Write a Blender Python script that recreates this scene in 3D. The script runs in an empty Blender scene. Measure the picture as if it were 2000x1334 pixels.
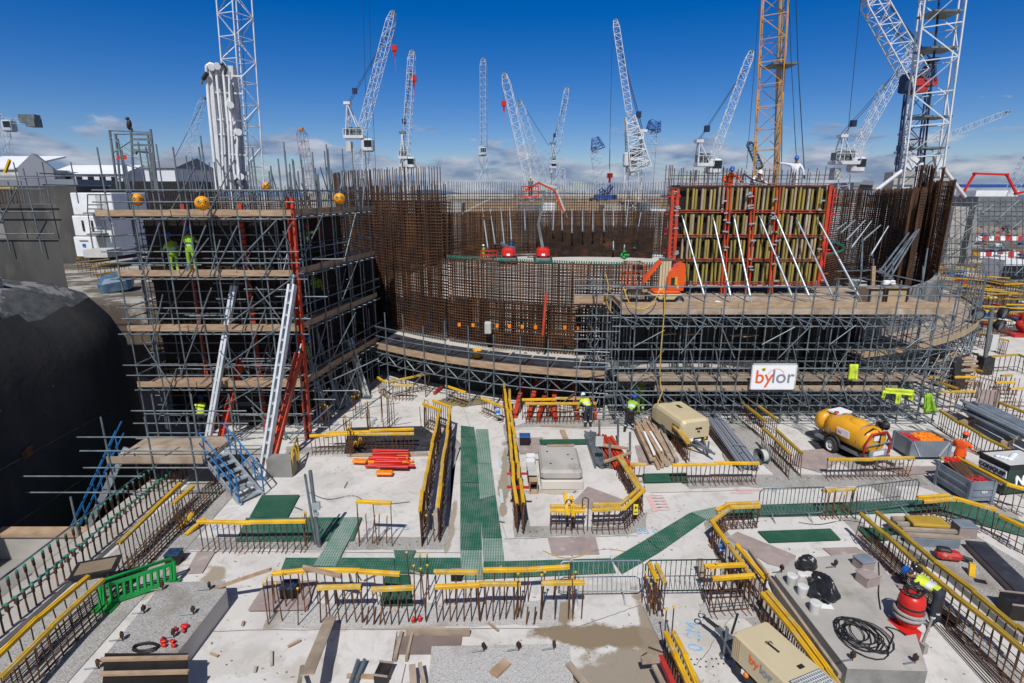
import bpy,math,random
from mathutils import Vector,Matrix,Quaternion
R=random.Random(7)
SC=bpy.context.scene
COL=SC.collection
PI=math.pi
F=1100.0;PITCH=math.radians(14.7);HC=10.0
cs,sn=math.cos(PITCH),math.sin(PITCH)
cam=bpy.data.cameras.new("camera");camo=bpy.data.objects.new("camera",cam);COL.objects.link(camo)
cam.sensor_width=36;cam.lens=F/2000*36;cam.clip_end=9000;cam.clip_start=.1
camo.location=(0,0,HC);camo.rotation_euler=(PI/2-PITCH,0,0)
SC.camera=camo
SC.view_settings.view_transform='Standard';SC.view_settings.look='None'
SC.view_settings.exposure=0.0;SC.view_settings.gamma=1.0
SUN_EL=math.radians(53);SH_AZ=math.radians(9)
sd=Vector((-math.sin(SH_AZ)*math.cos(SUN_EL),-math.cos(SH_AZ)*math.cos(SUN_EL),math.sin(SUN_EL)))
sl=bpy.data.lights.new("sun",'SUN');sl.energy=4.35;sl.angle=math.radians(.5);sl.color=(1,.965,.92)
so=bpy.data.objects.new("sun",sl);COL.objects.link(so)
so.rotation_euler=(-sd).to_track_quat('-Z','Y').to_euler();so.location=(0,-20,60)
W_=bpy.data.worlds.new("World");SC.world=W_;W_.use_nodes=True
def build_world():
 nt=W_.node_tree;N=nt.nodes;L=nt.links
 bg=N['Background'];bg.inputs[1].default_value=0.055
 sky=N.new('ShaderNodeTexSky');sky.sky_type='NISHITA';sky.sun_disc=False
 sky.sun_elevation=SUN_EL;sky.sun_rotation=math.atan2(sd.x,sd.y)
 sky.air_density=1.0;sky.dust_density=.3;sky.ozone_density=3.0;sky.altitude=300
 tc=N.new('ShaderNodeTexCoord');sep=N.new('ShaderNodeSeparateXYZ');L.new(tc.outputs['Generated'],sep.inputs[0])
 gm=N.new('ShaderNodeHueSaturation');gm.inputs['Saturation'].default_value=1.55;gm.inputs['Hue'].default_value=.508
 L.new(sky.outputs[0],gm.inputs['Color'])
 vm=N.new('ShaderNodeVectorMath');vm.operation='MULTIPLY';vm.inputs[1].default_value=(1.15,1.2,1.52);L.new(gm.outputs[0],vm.inputs[0])
 zd=N.new('ShaderNodeMapRange');zd.inputs[1].default_value=.30;zd.inputs[2].default_value=.85;zd.inputs[3].default_value=1;zd.inputs[4].default_value=.5;L.new(sep.outputs[2],zd.inputs[0])  # sky overhead, out of view, dimmed to deepen the shadows
 vz=N.new('ShaderNodeVectorMath');vz.operation='SCALE';L.new(vm.outputs[0],vz.inputs[0]);L.new(zd.outputs[0],vz.inputs['Scale'])
 az=N.new('ShaderNodeMath');az.operation='ARCTAN2';L.new(sep.outputs[0],az.inputs[0]);L.new(sep.outputs[1],az.inputs[1])
 cmb=N.new('ShaderNodeCombineXYZ')
 a1=N.new('ShaderNodeMath');a1.operation='MULTIPLY';a1.inputs[1].default_value=5.2;L.new(az.outputs[0],a1.inputs[0])
 a2=N.new('ShaderNodeMath');a2.operation='MULTIPLY';a2.inputs[1].default_value=17;L.new(sep.outputs[2],a2.inputs[0])
 L.new(a1.outputs[0],cmb.inputs[0]);L.new(a2.outputs[0],cmb.inputs[1])
 n1=N.new('ShaderNodeTexNoise');n1.inputs['Scale'].default_value=1.35;n1.inputs['Detail'].default_value=9;n1.inputs['Roughness'].default_value=.56
 n1.inputs['Distortion'].default_value=.25
 L.new(cmb.outputs[0],n1.inputs['Vector'])
 band=N.new('ShaderNodeMapRange');band.inputs[1].default_value=.155;band.inputs[2].default_value=.035
 band.inputs[3].default_value=-.26;band.inputs[4].default_value=.13;L.new(sep.outputs[2],band.inputs[0])
 ad=N.new('ShaderNodeMath');ad.operation='ADD';L.new(n1.outputs[0],ad.inputs[0]);L.new(band.outputs[0],ad.inputs[1])
 rear_fill=N.new('ShaderNodeMapRange');rear_fill.inputs[1].default_value=.25;rear_fill.inputs[2].default_value=-.35;rear_fill.inputs[3].default_value=0;rear_fill.inputs[4].default_value=.36;L.new(sep.outputs[1],rear_fill.inputs[0])  # unseen clouds added behind the camera as neutral shadow fill
 a3=N.new('ShaderNodeMath');a3.operation='ADD';L.new(ad.outputs[0],a3.inputs[0]);L.new(rear_fill.outputs[0],a3.inputs[1]);ad=a3
 rp=N.new('ShaderNodeMapRange');rp.inputs[1].default_value=.49;rp.inputs[2].default_value=.57;rp.inputs[3].default_value=0;rp.inputs[4].default_value=.85
 L.new(ad.outputs[0],rp.inputs[0])
 n2=N.new('ShaderNodeTexNoise');n2.inputs['Scale'].default_value=2.6;n2.inputs['Detail'].default_value=6;L.new(cmb.outputs[0],n2.inputs['Vector'])
 cr=N.new('ShaderNodeValToRGB');cr.color_ramp.elements[0].position=.38;cr.color_ramp.elements[0].color=(2.9,4.2,7.0,1)
 cr.color_ramp.elements[1].position=.68;cr.color_ramp.elements[1].color=(9.6,10.2,11.6,1)
 L.new(n2.outputs[0],cr.inputs[0])
 mx=N.new('ShaderNodeMix');mx.data_type='RGBA';L.new(rp.outputs[0],mx.inputs[0]);L.new(vz.outputs[0],mx.inputs[6]);L.new(cr.outputs[0],mx.inputs[7])
 L.new(mx.outputs[2],bg.inputs[0])
build_world()
def ray(x,y):
 u=(x-1000)/F;v=(y-667)/F
 return Vector((u,cs-v*sn,-(sn+v*cs)))
def G(x,y,z=0.0):
 r=ray(x,y);t=(z-HC)/r.z
 return Vector((r.x*t,r.y*t,z))
def Q(x,y,D):
 r=ray(x,y);t=D/r.y
 return Vector((r.x*t,D,HC+r.z*t))
def pxof(X,Y,Z):
 z=Z-HC;fw=Y*cs-z*sn;dn=-(Y*sn+z*cs)
 return(1000+F*X/fw,667+F*dn/fw)
def root_loc(o):
 v=Vector((0,0,0))
 while o is not None:
  v+=o.location;o=o.parent
 return v
def tag(o,label=None,cat=None,group=None,kind=None):
 if label:o['label']=label
 if cat:o['category']=cat
 if group:o['group']=group
 if kind:o['kind']=kind
 return o
def thing(name,label,cat,loc=(0,0,0),group=None):
 o=bpy.data.objects.new(name,None);COL.objects.link(o);o.location=loc;o.empty_display_size=.2
 return tag(o,label,cat,group)
def copy_tree(o,parent=None):
 c=o.copy();COL.objects.link(c);c.parent=parent
 for ch in list(o.children):copy_tree(ch,c)
 return c
class MB:
 def __init__(s):s.v=[];s.f=[];s.sm=[]
 def add(s,vs,fs,smooth=False):
  b=len(s.v);s.v+=[tuple(p)for p in vs];s.f+=[[i+b for i in f]for f in fs];s.sm+=[smooth]*len(fs)
  return s
 def rod(s,a,b,r,n=6,r2=None,caps=True):
  a=Vector(a);b=Vector(b);d=b-a
  if d.length<1e-6:return s
  q=d.to_track_quat('Z','Y');r2=r if r2 is None else r2
  vs=[]
  for(p,rr)in((a,r),(b,r2)):
   for k in range(n):
    t=2*PI*(k+.5)/n
    vs.append(p+q@Vector((rr*math.cos(t),rr*math.sin(t),0)))
  fs=[[k,(k+1)%n,n+(k+1)%n,n+k]for k in range(n)]
  s.add(vs,fs,n>4)
  if caps:s.add(vs[:n],[list(range(n))[::-1]]);s.add(vs[n:],[list(range(n))])
  return s
 def tube(s,pts,r,n=6,closed=False):
  pts=[Vector(p)for p in pts];m=len(pts);rings=[]
  for i,p in enumerate(pts):
   if closed:d=pts[(i+1)%m]-pts[i-1]
   else:d=pts[min(i+1,m-1)]-pts[max(i-1,0)]
   q=d.to_track_quat('Z','Y')
   rings.append([p+q@Vector((r*math.cos(2*PI*k/n),r*math.sin(2*PI*k/n),0))for k in range(n)])
  vs=[v for rg in rings for v in rg];fs=[]
  for i in range(m if closed else m-1):
   j=(i+1)%m
   best=min(range(n),key=lambda o:(rings[i][0]-rings[j][o]).length)
   for k in range(n):
    fs.append([i*n+k,i*n+(k+1)%n,j*n+(k+1+best)%n,j*n+(k+best)%n])
  s.add(vs,fs,True)
  if not closed:s.add(rings[0],[list(range(n))[::-1]]);s.add(rings[-1],[list(range(n))])
  return s
 def hexa(s,p):
  return s.add(p,[[3,2,1,0],[4,5,6,7],[0,1,5,4],[1,2,6,5],[2,3,7,6],[3,0,4,7]])
 def box(s,c,sz,rz=0,rx=0,ry=0,bev=0):
  c=Vector(c);hx,hy,hz=sz[0]/2,sz[1]/2,sz[2]/2
  m=Matrix.Rotation(rz,3,'Z')@Matrix.Rotation(ry,3,'Y')@Matrix.Rotation(rx,3,'X')
  if bev>0:
   b=bev;vs=[]
   for(z,ins)in((-hz,b),(-hz+b,0),(hz-b,0),(hz,b)):
    for(sx,sy)in((-1,-1),(1,-1),(1,1),(-1,1)):
     X=hx-ins;Y=hy-ins
     if(sx*sy)>0:pr=[(sx*X,sy*(Y-b)),(sx*(X-b),sy*Y)]
     else:pr=[(sx*(X-b),sy*Y),(sx*X,sy*(Y-b))]
     if(sx,sy)==(-1,-1):pr=[(-X,-(Y-b)),(-(X-b),-Y)]
     if(sx,sy)==(1,-1):pr=[((X-b),-Y),(X,-(Y-b))]
     if(sx,sy)==(1,1):pr=[(X,Y-b),(X-b,Y)]
     if(sx,sy)==(-1,1):pr=[(-(X-b),Y),(-X,Y-b)]
     vs+=[c+m@Vector((q[0],q[1],z))for q in pr]
   fs=[list(range(8))[::-1],list(range(24,32))]
   for l in range(3):
    for k in range(8):fs.append([l*8+k,l*8+(k+1)%8,l*8+8+(k+1)%8,l*8+8+k])
   return s.add(vs,fs)
  p=[c+m@Vector(q)for q in((-hx,-hy,-hz),(hx,-hy,-hz),(hx,hy,-hz),(-hx,hy,-hz),(-hx,-hy,hz),(hx,-hy,hz),(hx,hy,hz),(-hx,hy,hz))]
  return s.hexa(p)
 def beam(s,a,b,w,h,roll=0):
  a=Vector(a);b=Vector(b);d=(b-a).normalized()
  up=Vector((0,0,1))if abs(d.z)<.95 else Vector((0,1,0))
  x=d.cross(up).normalized();y=x.cross(d).normalized()
  if roll:q=Quaternion(d,roll);x=q@x;y=q@y
  p=[]
  for e in(a,b):
   p+=[e-x*w/2-y*h/2,e+x*w/2-y*h/2,e+x*w/2+y*h/2,e-x*w/2+y*h/2]
  return s.add(p,[[0,1,2,3],[7,6,5,4],[0,4,5,1],[1,5,6,2],[2,6,7,3],[3,7,4,0]])
 def prism(s,poly,z0,z1):
  n=len(poly);vs=[(p[0],p[1],z0)for p in poly]+[(p[0],p[1],z1)for p in poly]
  ar=sum(poly[i][0]*poly[(i+1)%n][1]-poly[(i+1)%n][0]*poly[i][1]for i in range(n))
  idx=list(range(n))if ar>0 else list(range(n))[::-1]
  fs=[[n+i for i in idx],idx[::-1]]
  for k in range(n):
   i,j=idx[k],idx[(k+1)%n];fs.append([i,j,n+j,n+i])
  return s.add(vs,fs)
 def extr(s,prof,a,b,up=Vector((0,0,1))):
  a=Vector(a);b=Vector(b);d=(b-a).normalized();x=d.cross(up).normalized();y=x.cross(d).normalized();n=len(prof)
  vs=[a+x*p[0]+y*p[1]for p in prof]+[b+x*p[0]+y*p[1]for p in prof]
  fs=[[k,(k+1)%n,n+(k+1)%n,n+k]for k in range(n)]+[list(range(n))[::-1],[n+k for k in range(n)]]
  return s.add(vs,fs)
 def lathe(s,prof,c,n=16,axis=Vector((0,0,1))):
  c=Vector(c);q=Vector(axis).to_track_quat('Z','Y');vs=[]
  for(r,h)in prof:
   for k in range(n):vs.append(c+q@Vector((max(r,1e-4)*math.cos(2*PI*k/n),max(r,1e-4)*math.sin(2*PI*k/n),h)))
  fs=[]
  for i in range(len(prof)-1):
   for k in range(n):fs.append([i*n+k,i*n+(k+1)%n,(i+1)*n+(k+1)%n,(i+1)*n+k])
  return s.add(vs,fs,True)
 def sphere(s,c,r,n=12,sq=(1,1,1)):
  c=Vector(c);m=n//2;prof=[(r*math.sin(PI*i/m),-r*math.cos(PI*i/m))for i in range(m+1)]
  b=len(s.v);s.lathe(prof,(0,0,0),n)
  s.v[b:]=[(c.x+p[0]*sq[0],c.y+p[1]*sq[1],c.z+p[2]*sq[2])for p in s.v[b:]]
  return s
 def lattice(s,a,b,wa,wb,rc,rb,bays,side=None,full=True,twist=0):
  a=Vector(a);b=Vector(b);d=(b-a).normalized()
  ref=Vector(side)if side is not None else(Vector((0,1,0))if abs(d.y)<.9 else Vector((0,0,1)))
  x=d.cross(ref).normalized();y=x.cross(d).normalized()
  if twist:q=Quaternion(d,twist);x=q@x;y=q@y
  cr=[]
  for i in range(bays+1):
   t=i/bays;p=a.lerp(b,t);w=(wa+(wb-wa)*t)/2
   cr.append([p+x*w+y*w,p-x*w+y*w,p-x*w-y*w,p+x*w-y*w])
  for k in range(4):s.rod(cr[0][k],cr[-1][k],rc,4)
  for i in range(bays):
   for k in range(4):
    j=(k+1)%4
    if(i+k)%2:s.rod(cr[i][k],cr[i+1][j],rb,3,caps=False)
    else:s.rod(cr[i][j],cr[i+1][k],rb,3,caps=False)
    if full:s.rod(cr[i][k],cr[i][j],rb,3,caps=False)
  return s
 def mesh(s,name,off=Vector((0,0,0))):
  me=bpy.data.meshes.new(name);me.from_pydata([(p[0]-off[0],p[1]-off[1],p[2]-off[2])for p in s.v],[],s.f)
  me.polygons.foreach_set('use_smooth',s.sm);me.update()
  return me
 def build(s,name,m,parent=None,org=None):
  off=root_loc(parent)if parent is not None else Vector(org if org is not None else(0,0,0))
  me=s.mesh(name,off);me.materials.append(m)
  o=bpy.data.objects.new(name,me);COL.objects.link(o)
  if parent is not None:o.parent=parent
  elif org is not None:o.location=off
  return o
_unit={}
def rodobj(parent,name,a,b,r,m,n=8):
 key=(m.name,n)
 if key not in _unit:
  me=MB().rod((0,0,0),(0,0,1),1,n).mesh('rod');me.materials.append(m);_unit[key]=me
 o=bpy.data.objects.new(name,_unit[key]);COL.objects.link(o);o.parent=parent
 off=root_loc(parent);a=Vector(a)-off;b=Vector(b)-off;d=b-a
 o.matrix_local=Matrix.Translation(a)@d.to_track_quat('Z','Y').to_matrix().to_4x4()@Matrix.Diagonal((r,r,d.length,1))
 return o
CAMP=Vector((0,0,HC))
def rods(parent,name,segs,r,m,n=8,limit=100):
 """every rod a part of its own; past the limit the nearest ones, the rest one 'stuff' part"""
 segs=[(Vector(a),Vector(b))for a,b in segs]
 if len(segs)>limit:
  segs.sort(key=lambda s:-((s[0]-s[1]).length/(((s[0]+s[1])/2)-CAMP).length));rest=segs[limit:];segs=segs[:limit]
  mb=MB()
  for a,b in rest:mb.rod(a,b,r,min(n,5),caps=False)
  tag(mb.build(name,m,parent),kind='stuff')
 for a,b in segs:rodobj(parent,name,a,b,r,m,n)
def struct(name,mb,m,kind='structure'):return tag(mb.build(name,m),kind=kind)
def onum(n):
 T=['','','twenty','thirty','forty','fifty','sixty','seventy','eighty','ninety']
 if n<18:return ORD[n]
 n+=1
 if n==100:return 'hundredth'
 if n>100:return 'hundred and '+onum(n-101)
 if n<20:return{19:'nineteenth'}[n]
 return T[n//10][:-1]+'ieth' if n%10==0 else T[n//10]+' '+ORD[n%10-1]
ORD=['first','second','third','fourth','fifth','sixth','seventh','eighth','ninth','tenth','eleventh','twelfth','thirteenth','fourteenth','fifteenth','sixteenth','seventeenth','eighteenth']
def text_mesh(txt,size,m,name,parent,mat4,bold=0.0,shear=0,depth=.004,body_x=1):
 cu=bpy.data.curves.new('text','FONT');cu.body=txt;cu.size=size;cu.extrude=depth;cu.offset=bold;cu.shear=shear;cu.align_x='CENTER';cu.align_y='CENTER'
 cu.resolution_u=4
 t=bpy.data.objects.new('text',cu);COL.objects.link(t)
 dg=bpy.context.evaluated_depsgraph_get();me=bpy.data.meshes.new_from_object(t.evaluated_get(dg));bpy.data.objects.remove(t)
 off=root_loc(parent)if parent is not None else Vector((0,0,0))
 me.transform(Matrix.Translation(-off)@mat4@Matrix.Diagonal((body_x,1,1,1)));me.materials.clear();me.materials.append(m)
 o=bpy.data.objects.new(name,me);COL.objects.link(o)
 if parent is not None:o.parent=parent
 return o
def pm(name,c1,c2=None,sc=3.0,rough=.7,metal=0.0,bump=.0,bsc=None,lo=.35,hi=.65,detail=6,stretch=(1,1,1),wear=None,wsc=1.2,wlo=.58,whi=.66,spec=.4,trans=0):
 m=bpy.data.materials.new(name);m.use_nodes=True;N=m.node_tree.nodes;L=m.node_tree.links
 b=N['Principled BSDF'];b.inputs['Roughness'].default_value=rough;b.inputs['Metallic'].default_value=metal
 b.inputs['Specular IOR Level'].default_value=spec
 c1=tuple(c1)+(1,)
 if c2 is None:c2=tuple(x*.72 for x in c1[:3])
 c2=tuple(c2)+(1,)
 g=N.new('ShaderNodeNewGeometry');mp=N.new('ShaderNodeMapping');mp.inputs['Scale'].default_value=stretch;L.new(g.outputs['Position'],mp.inputs[0])
 n=N.new('ShaderNodeTexNoise');n.inputs['Scale'].default_value=sc;n.inputs['Detail'].default_value=detail;L.new(mp.outputs[0],n.inputs['Vector'])
 r=N.new('ShaderNodeMapRange');r.inputs[1].default_value=lo;r.inputs[2].default_value=hi;L.new(n.outputs[0],r.inputs[0])
 x=N.new('ShaderNodeMix');x.data_type='RGBA';L.new(r.outputs[0],x.inputs[0]);x.inputs[6].default_value=c1;x.inputs[7].default_value=c2
 out=x.outputs[2]
 if wear is not None:
  n2=N.new('ShaderNodeTexNoise');n2.inputs['Scale'].default_value=wsc;n2.inputs['Detail'].default_value=8;n2.inputs['Roughness'].default_value=.65;L.new(mp.outputs[0],n2.inputs['Vector'])
  r2=N.new('ShaderNodeMapRange');r2.inputs[1].default_value=wlo;r2.inputs[2].default_value=whi;L.new(n2.outputs[0],r2.inputs[0])
  x2=N.new('ShaderNodeMix');x2.data_type='RGBA';L.new(r2.outputs[0],x2.inputs[0]);L.new(out,x2.inputs[6]);x2.inputs[7].default_value=tuple(wear)+(1,)
  out=x2.outputs[2]
 L.new(out,b.inputs['Base Color'])
 if bump:
  bn=N.new('ShaderNodeTexNoise');bn.inputs['Scale'].default_value=bsc or sc*6;bn.inputs['Detail'].default_value=5;L.new(g.outputs['Position'],bn.inputs['Vector'])
  bp=N.new('ShaderNodeBump');bp.inputs['Strength'].default_value=bump;bp.inputs['Distance'].default_value=.02;L.new(bn.outputs[0],bp.inputs['Height']);L.new(bp.outputs[0],b.inputs['Normal'])
 return m
M={}
M['galv']=pm('galvanised_tube',(.235,.275,.30),(.14,.17,.19),2.5,.42,.5,wear=(.30,.22,.15),wsc=3,wlo=.66,whi=.72)
M['galv_bright']=pm('bright_steel',(.50,.56,.59),(.36,.42,.46),3,.38,.5)
M['rust']=pm('rusty_rebar',(.105,.046,.022),(.055,.026,.015),4,.85,.0,wear=(.20,.085,.03),wsc=1.1,wlo=.5,whi=.66)
M['rust_dark']=pm('dark_rebar',(.05,.027,.017),(.022,.014,.011),1.2,.9,.0,wear=(.12,.05,.02),wsc=.7,wlo=.52,whi=.7)
M['yellow']=pm('yellow_plastic',(.70,.42,.015),(.56,.31,.012),2.6,.5,wear=(.50,.43,.27),wsc=4.5,wlo=.58,whi=.68)
M['yellow_dirty']=pm('scuffed_yellow_plastic',(.60,.37,.03),(.44,.28,.035),3.5,.6,wear=(.46,.41,.31),wsc=6,wlo=.52,whi=.64)
M['yellow_old']=pm('dull_yellow_plastic',(.46,.30,.03),(.34,.22,.03),2.0,.55)
M['timber']=pm('pale_timber',(.43,.305,.20),(.30,.205,.13),2.5,.75,bump=.2,stretch=(1,1,5),wear=(.27,.2,.14),wsc=1.1,wlo=.58,whi=.7)
M['timber_grey']=pm('weathered_boards',(.36,.29,.22),(.25,.19,.14),2.2,.85,bump=.3,wear=(.45,.40,.33),wsc=.8,wlo=.52,whi=.7)
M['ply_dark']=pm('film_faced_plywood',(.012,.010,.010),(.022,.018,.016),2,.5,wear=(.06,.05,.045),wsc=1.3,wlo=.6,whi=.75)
M['ply_grey']=pm('greyed_plywood_sheet',(.34,.28,.26),(.27,.215,.20),1.7,.8,wear=(.42,.38,.36),wsc=3,wlo=.55,whi=.7)
M['orange_steel']=pm('orange_red_steel',(.56,.055,.018),(.38,.04,.02),3,.5,wear=(.23,.10,.07),wsc=3,wlo=.58,whi=.66)
M['red_steel']=pm('red_steel',(.50,.03,.025),(.34,.03,.03),3,.5,wear=(.45,.2,.15),wsc=4,wlo=.6,whi=.68)
M['rust_mid']=pm('weathered_rebar',(.082,.038,.019),(.040,.021,.013),2,.88,.0,wear=(.15,.065,.026),wsc=.8,wlo=.5,whi=.68)
M['silver']=pm('bare_silver_steel',(.66,.70,.73),(.5,.55,.58),3,.4,.25)
M['waling']=pm('worn_red_waling',(.42,.065,.025),(.18,.05,.03),2.5,.7,wear=(.26,.17,.10),wsc=2.2,wlo=.5,whi=.6)
M['white']=pm('white_paint',(.80,.81,.82),(.68,.70,.72),.8,.5)
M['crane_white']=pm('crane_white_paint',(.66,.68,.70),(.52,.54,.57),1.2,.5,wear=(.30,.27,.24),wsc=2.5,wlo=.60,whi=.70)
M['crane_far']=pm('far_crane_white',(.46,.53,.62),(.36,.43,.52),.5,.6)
M['crane_grey']=pm('crane_grey_machinery',(.16,.19,.20),(.09,.11,.12),1,.5)
M['crane_yellow']=pm('crane_yellow_paint',(.62,.30,.05),(.45,.20,.03),1,.5)
M['crane_rust']=pm('rusty_yellow_jib',(.38,.18,.07),(.20,.09,.05),1,.7)
M['navy']=pm('navy_crane_paint',(.012,.03,.10),(.01,.02,.06),1,.5)
M['blue']=pm('blue_paint',(.015,.15,.38),(.01,.10,.27),2,.45)
M['crane_blue']=pm('crane_blue_paint',(.02,.10,.38),(.02,.06,.22),2,.5)
M['red']=pm('red_plastic',(.60,.02,.015),(.48,.02,.015),3,.35)
M['black']=pm('black_rubber',(.014,.014,.016),(.03,.03,.032),4,.55)
M['black_gloss']=pm('black_bag',(.012,.013,.016),(.03,.032,.036),4,.22,bump=.9,bsc=9)
M['cable']=pm('black_cable',(.01,.011,.014),(.02,.02,.022),3,.45)
M['rope']=pm('steel_rope',(.02,.035,.07),(.015,.025,.05),1,.6)
M['blue_dull']=pm('dull_blue_clutter',(.02,.07,.16),(.01,.02,.04),14,.6,bump=.5)
M['green_plastic']=pm('green_plastic',(.01,.30,.06),(.008,.22,.045),2,.4)
M['cap_green']=pm('green_cap',(.02,.22,.15),(.02,.15,.12),3,.5)
M['beige']=pm('beige_machine_paint',(.55,.47,.30),(.49,.41,.26),.8,.42,wear=(.42,.36,.26),wsc=2,wlo=.62,whi=.8)
M['hivis']=pm('hi_vis_yellow_cloth',(.30,.56,.03),(.20,.40,.03),5,.8,bump=.4)
M['hivis_lemon']=pm('hi_vis_lemon_cloth',(.62,.74,.05),(.40,.52,.05),5,.8,bump=.4)
M['hivis_orange']=pm('hi_vis_orange_cloth',(.85,.11,.01),(.65,.07,.01),5,.8,bump=.4)
M['reflective']=pm('reflective_tape',(.6,.62,.62),(.5,.5,.5),5,.35)
M['white_cloth']=pm('white_overall_cloth',(.72,.74,.78),(.56,.58,.62),4,.9,bump=.4)
M['dark_cloth']=pm('dark_trousers',(.02,.024,.035),(.035,.04,.05),4,.9,bump=.3)
M['skin']=pm('skin',(.46,.24,.16),(.40,.20,.13),8,.55)
M['helmet_blue']=pm('blue_helmet',(.01,.12,.50),(.01,.10,.42),3,.3)
M['helmet_orange']=pm('orange_red_helmet',(.80,.10,.02),(.7,.08,.02),3,.3)
M['helmet_white']=pm('white_helmet',(.75,.76,.76),(.65,.66,.66),3,.3)
M['helmet_yellow']=pm('yellow_helmet',(.75,.68,.05),(.65,.56,.05),3,.3)
M['lift_orange']=pm('lift_orange_paint',(.72,.10,.012),(.62,.08,.012),1.5,.38)
M['tank_yellow']=pm('tank_yellow_plastic',(.70,.35,.02),(.60,.28,.02),1.5,.35,wear=(.50,.34,.12),wsc=2.2,wlo=.6,whi=.72)
M['clip_orange']=pm('orange_plastic',(.85,.26,.01),(.72,.18,.01),6,.45)
M['ball']=pm('orange_yellow_ball',(.85,.36,.01),(.80,.28,.01),1,.35)
M['stillage_grey']=pm('grey_stillage_steel',(.20,.24,.28),(.14,.17,.21),2,.5,wear=(.28,.20,.14),wsc=3,wlo=.63,whi=.7)
M['skip_green']=pm('dark_green_skip_paint',(.012,.05,.035),(.01,.03,.025),2,.5)
M['concrete_dark']=pm('shade_darkened_concrete',(.026,.030,.034),(.014,.017,.021),.5,.9,bump=.8,bsc=4,wear=(.045,.043,.042),wsc=.35,wlo=.5,whi=.7,stretch=(1,1,.35))  # shade on these walls put into a near-black base colour
M['concrete']=pm('grey_concrete',(.42,.40,.365),(.33,.315,.29),.9,.85,bump=.25,wear=(.24,.225,.20),wsc=.8,wlo=.56,whi=.72)
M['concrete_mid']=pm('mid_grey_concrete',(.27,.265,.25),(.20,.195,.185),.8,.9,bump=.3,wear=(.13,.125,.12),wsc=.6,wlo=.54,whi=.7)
M['concrete_pale']=pm('pale_concrete',(.56,.53,.48),(.47,.445,.40),.5,.85,bump=.2,wear=(.30,.27,.23),wsc=.35,wlo=.57,whi=.68)
M['asphalt_mat']=pm('black_membrane',(.022,.024,.03),(.045,.048,.058),1.4,.6,wear=(.09,.095,.11),wsc=1.6,wlo=.55,whi=.75)
M['yard_mud']=pm('yard_mud',(.13,.105,.08),(.085,.07,.055),.35,.95,wear=(.36,.34,.30),wsc=.16,wlo=.52,whi=.58)
M['basin']=pm('shaded_basin_concrete',(.085,.083,.078),(.05,.05,.05),.5,.9,bump=.3,wear=(.16,.155,.145),wsc=.4,wlo=.54,whi=.7,stretch=(1,1,.4))  # shade of the basin walls put into the base colour
M['earth']=pm('site_ground',(.30,.24,.18),(.22,.18,.14),.08,.95,wear=(.38,.34,.29),wsc=.05)
M['sea']=pm('sea_water',(.05,.12,.22),(.04,.10,.19),.01,.3)
M['rock']=pm('mesh_netting',(.12,.13,.14),(.20,.21,.22),.6,.9)
M['wet']=pm('wet_silty_concrete',(.215,.165,.105),(.27,.215,.14),.9,.26,wear=(.40,.36,.29),wsc=.7,wlo=.60,whi=.66)
M['water_blue']=pm('blue_tarpaulin',(.09,.17,.26),(.05,.09,.15),2,.5)
M['mustard']=pm('mustard_formwork_timber',(.34,.26,.05),(.22,.18,.06),2.2,.7,stretch=(1,1,.4),wear=(.20,.18,.06),wsc=1.8,wlo=.5,whi=.66)
M['tan_panel']=pm('tan_mesh_panel',(.42,.32,.19),(.34,.25,.15),2,.8)
M['paint_blue']=pm('blue_spray_paint',(.18,.42,.68),(.38,.50,.60),6,.8,lo=.4,hi=.6)
M['paint_pale']=pm('faded_blue_paint',(.42,.52,.60),(.52,.55,.56),5,.8)
M['paint_red']=pm('red_spray_paint',(.66,.36,.35),(.60,.45,.43),9,.8)
M['sign_orange']=pm('sign_orange_letter',(.72,.12,.03),(.70,.11,.03),1,.5)
M['sign_grey']=pm('sign_grey_letter',(.22,.24,.28),(.20,.22,.26),1,.5)
M['sign_white']=pm('sign_white_panel',(.80,.81,.84),(.78,.79,.82),1,.4)
M['sign_blue']=pm('sign_blue_panel',(.02,.16,.50),(.02,.15,.46),1,.4)
M['sign_yellow']=pm('sign_yellow_panel',(.72,.62,.04),(.68,.58,.04),1,.4)
M['white_plastic']=pm('matt_white_plastic',(.62,.62,.60),(.50,.50,.48),4,.7)
M['hose_grey']=pm('grey_hose',(.34,.32,.30),(.24,.23,.22),12,.6)
M['hose_yellow']=pm('yellow_hose',(.66,.42,.04),(.55,.34,.04),2,.5)
M['tent']=pm('white_tent_fabric',(.74,.76,.78),(.64,.66,.69),.1,.6)
M['grey_clad']=pm('grey_cladding',(.22,.24,.28),(.18,.20,.24),.2,.6)
M['pipe']=pm('grey_white_pipe',(.55,.56,.54),(.43,.44,.42),1,.6)
M['glass']=pm('dark_glass',(.01,.015,.02),(.02,.03,.035),2,.08)
M['tyre']=pm('tyre_rubber',(.02,.02,.02),(.035,.033,.03),6,.8)
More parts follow.
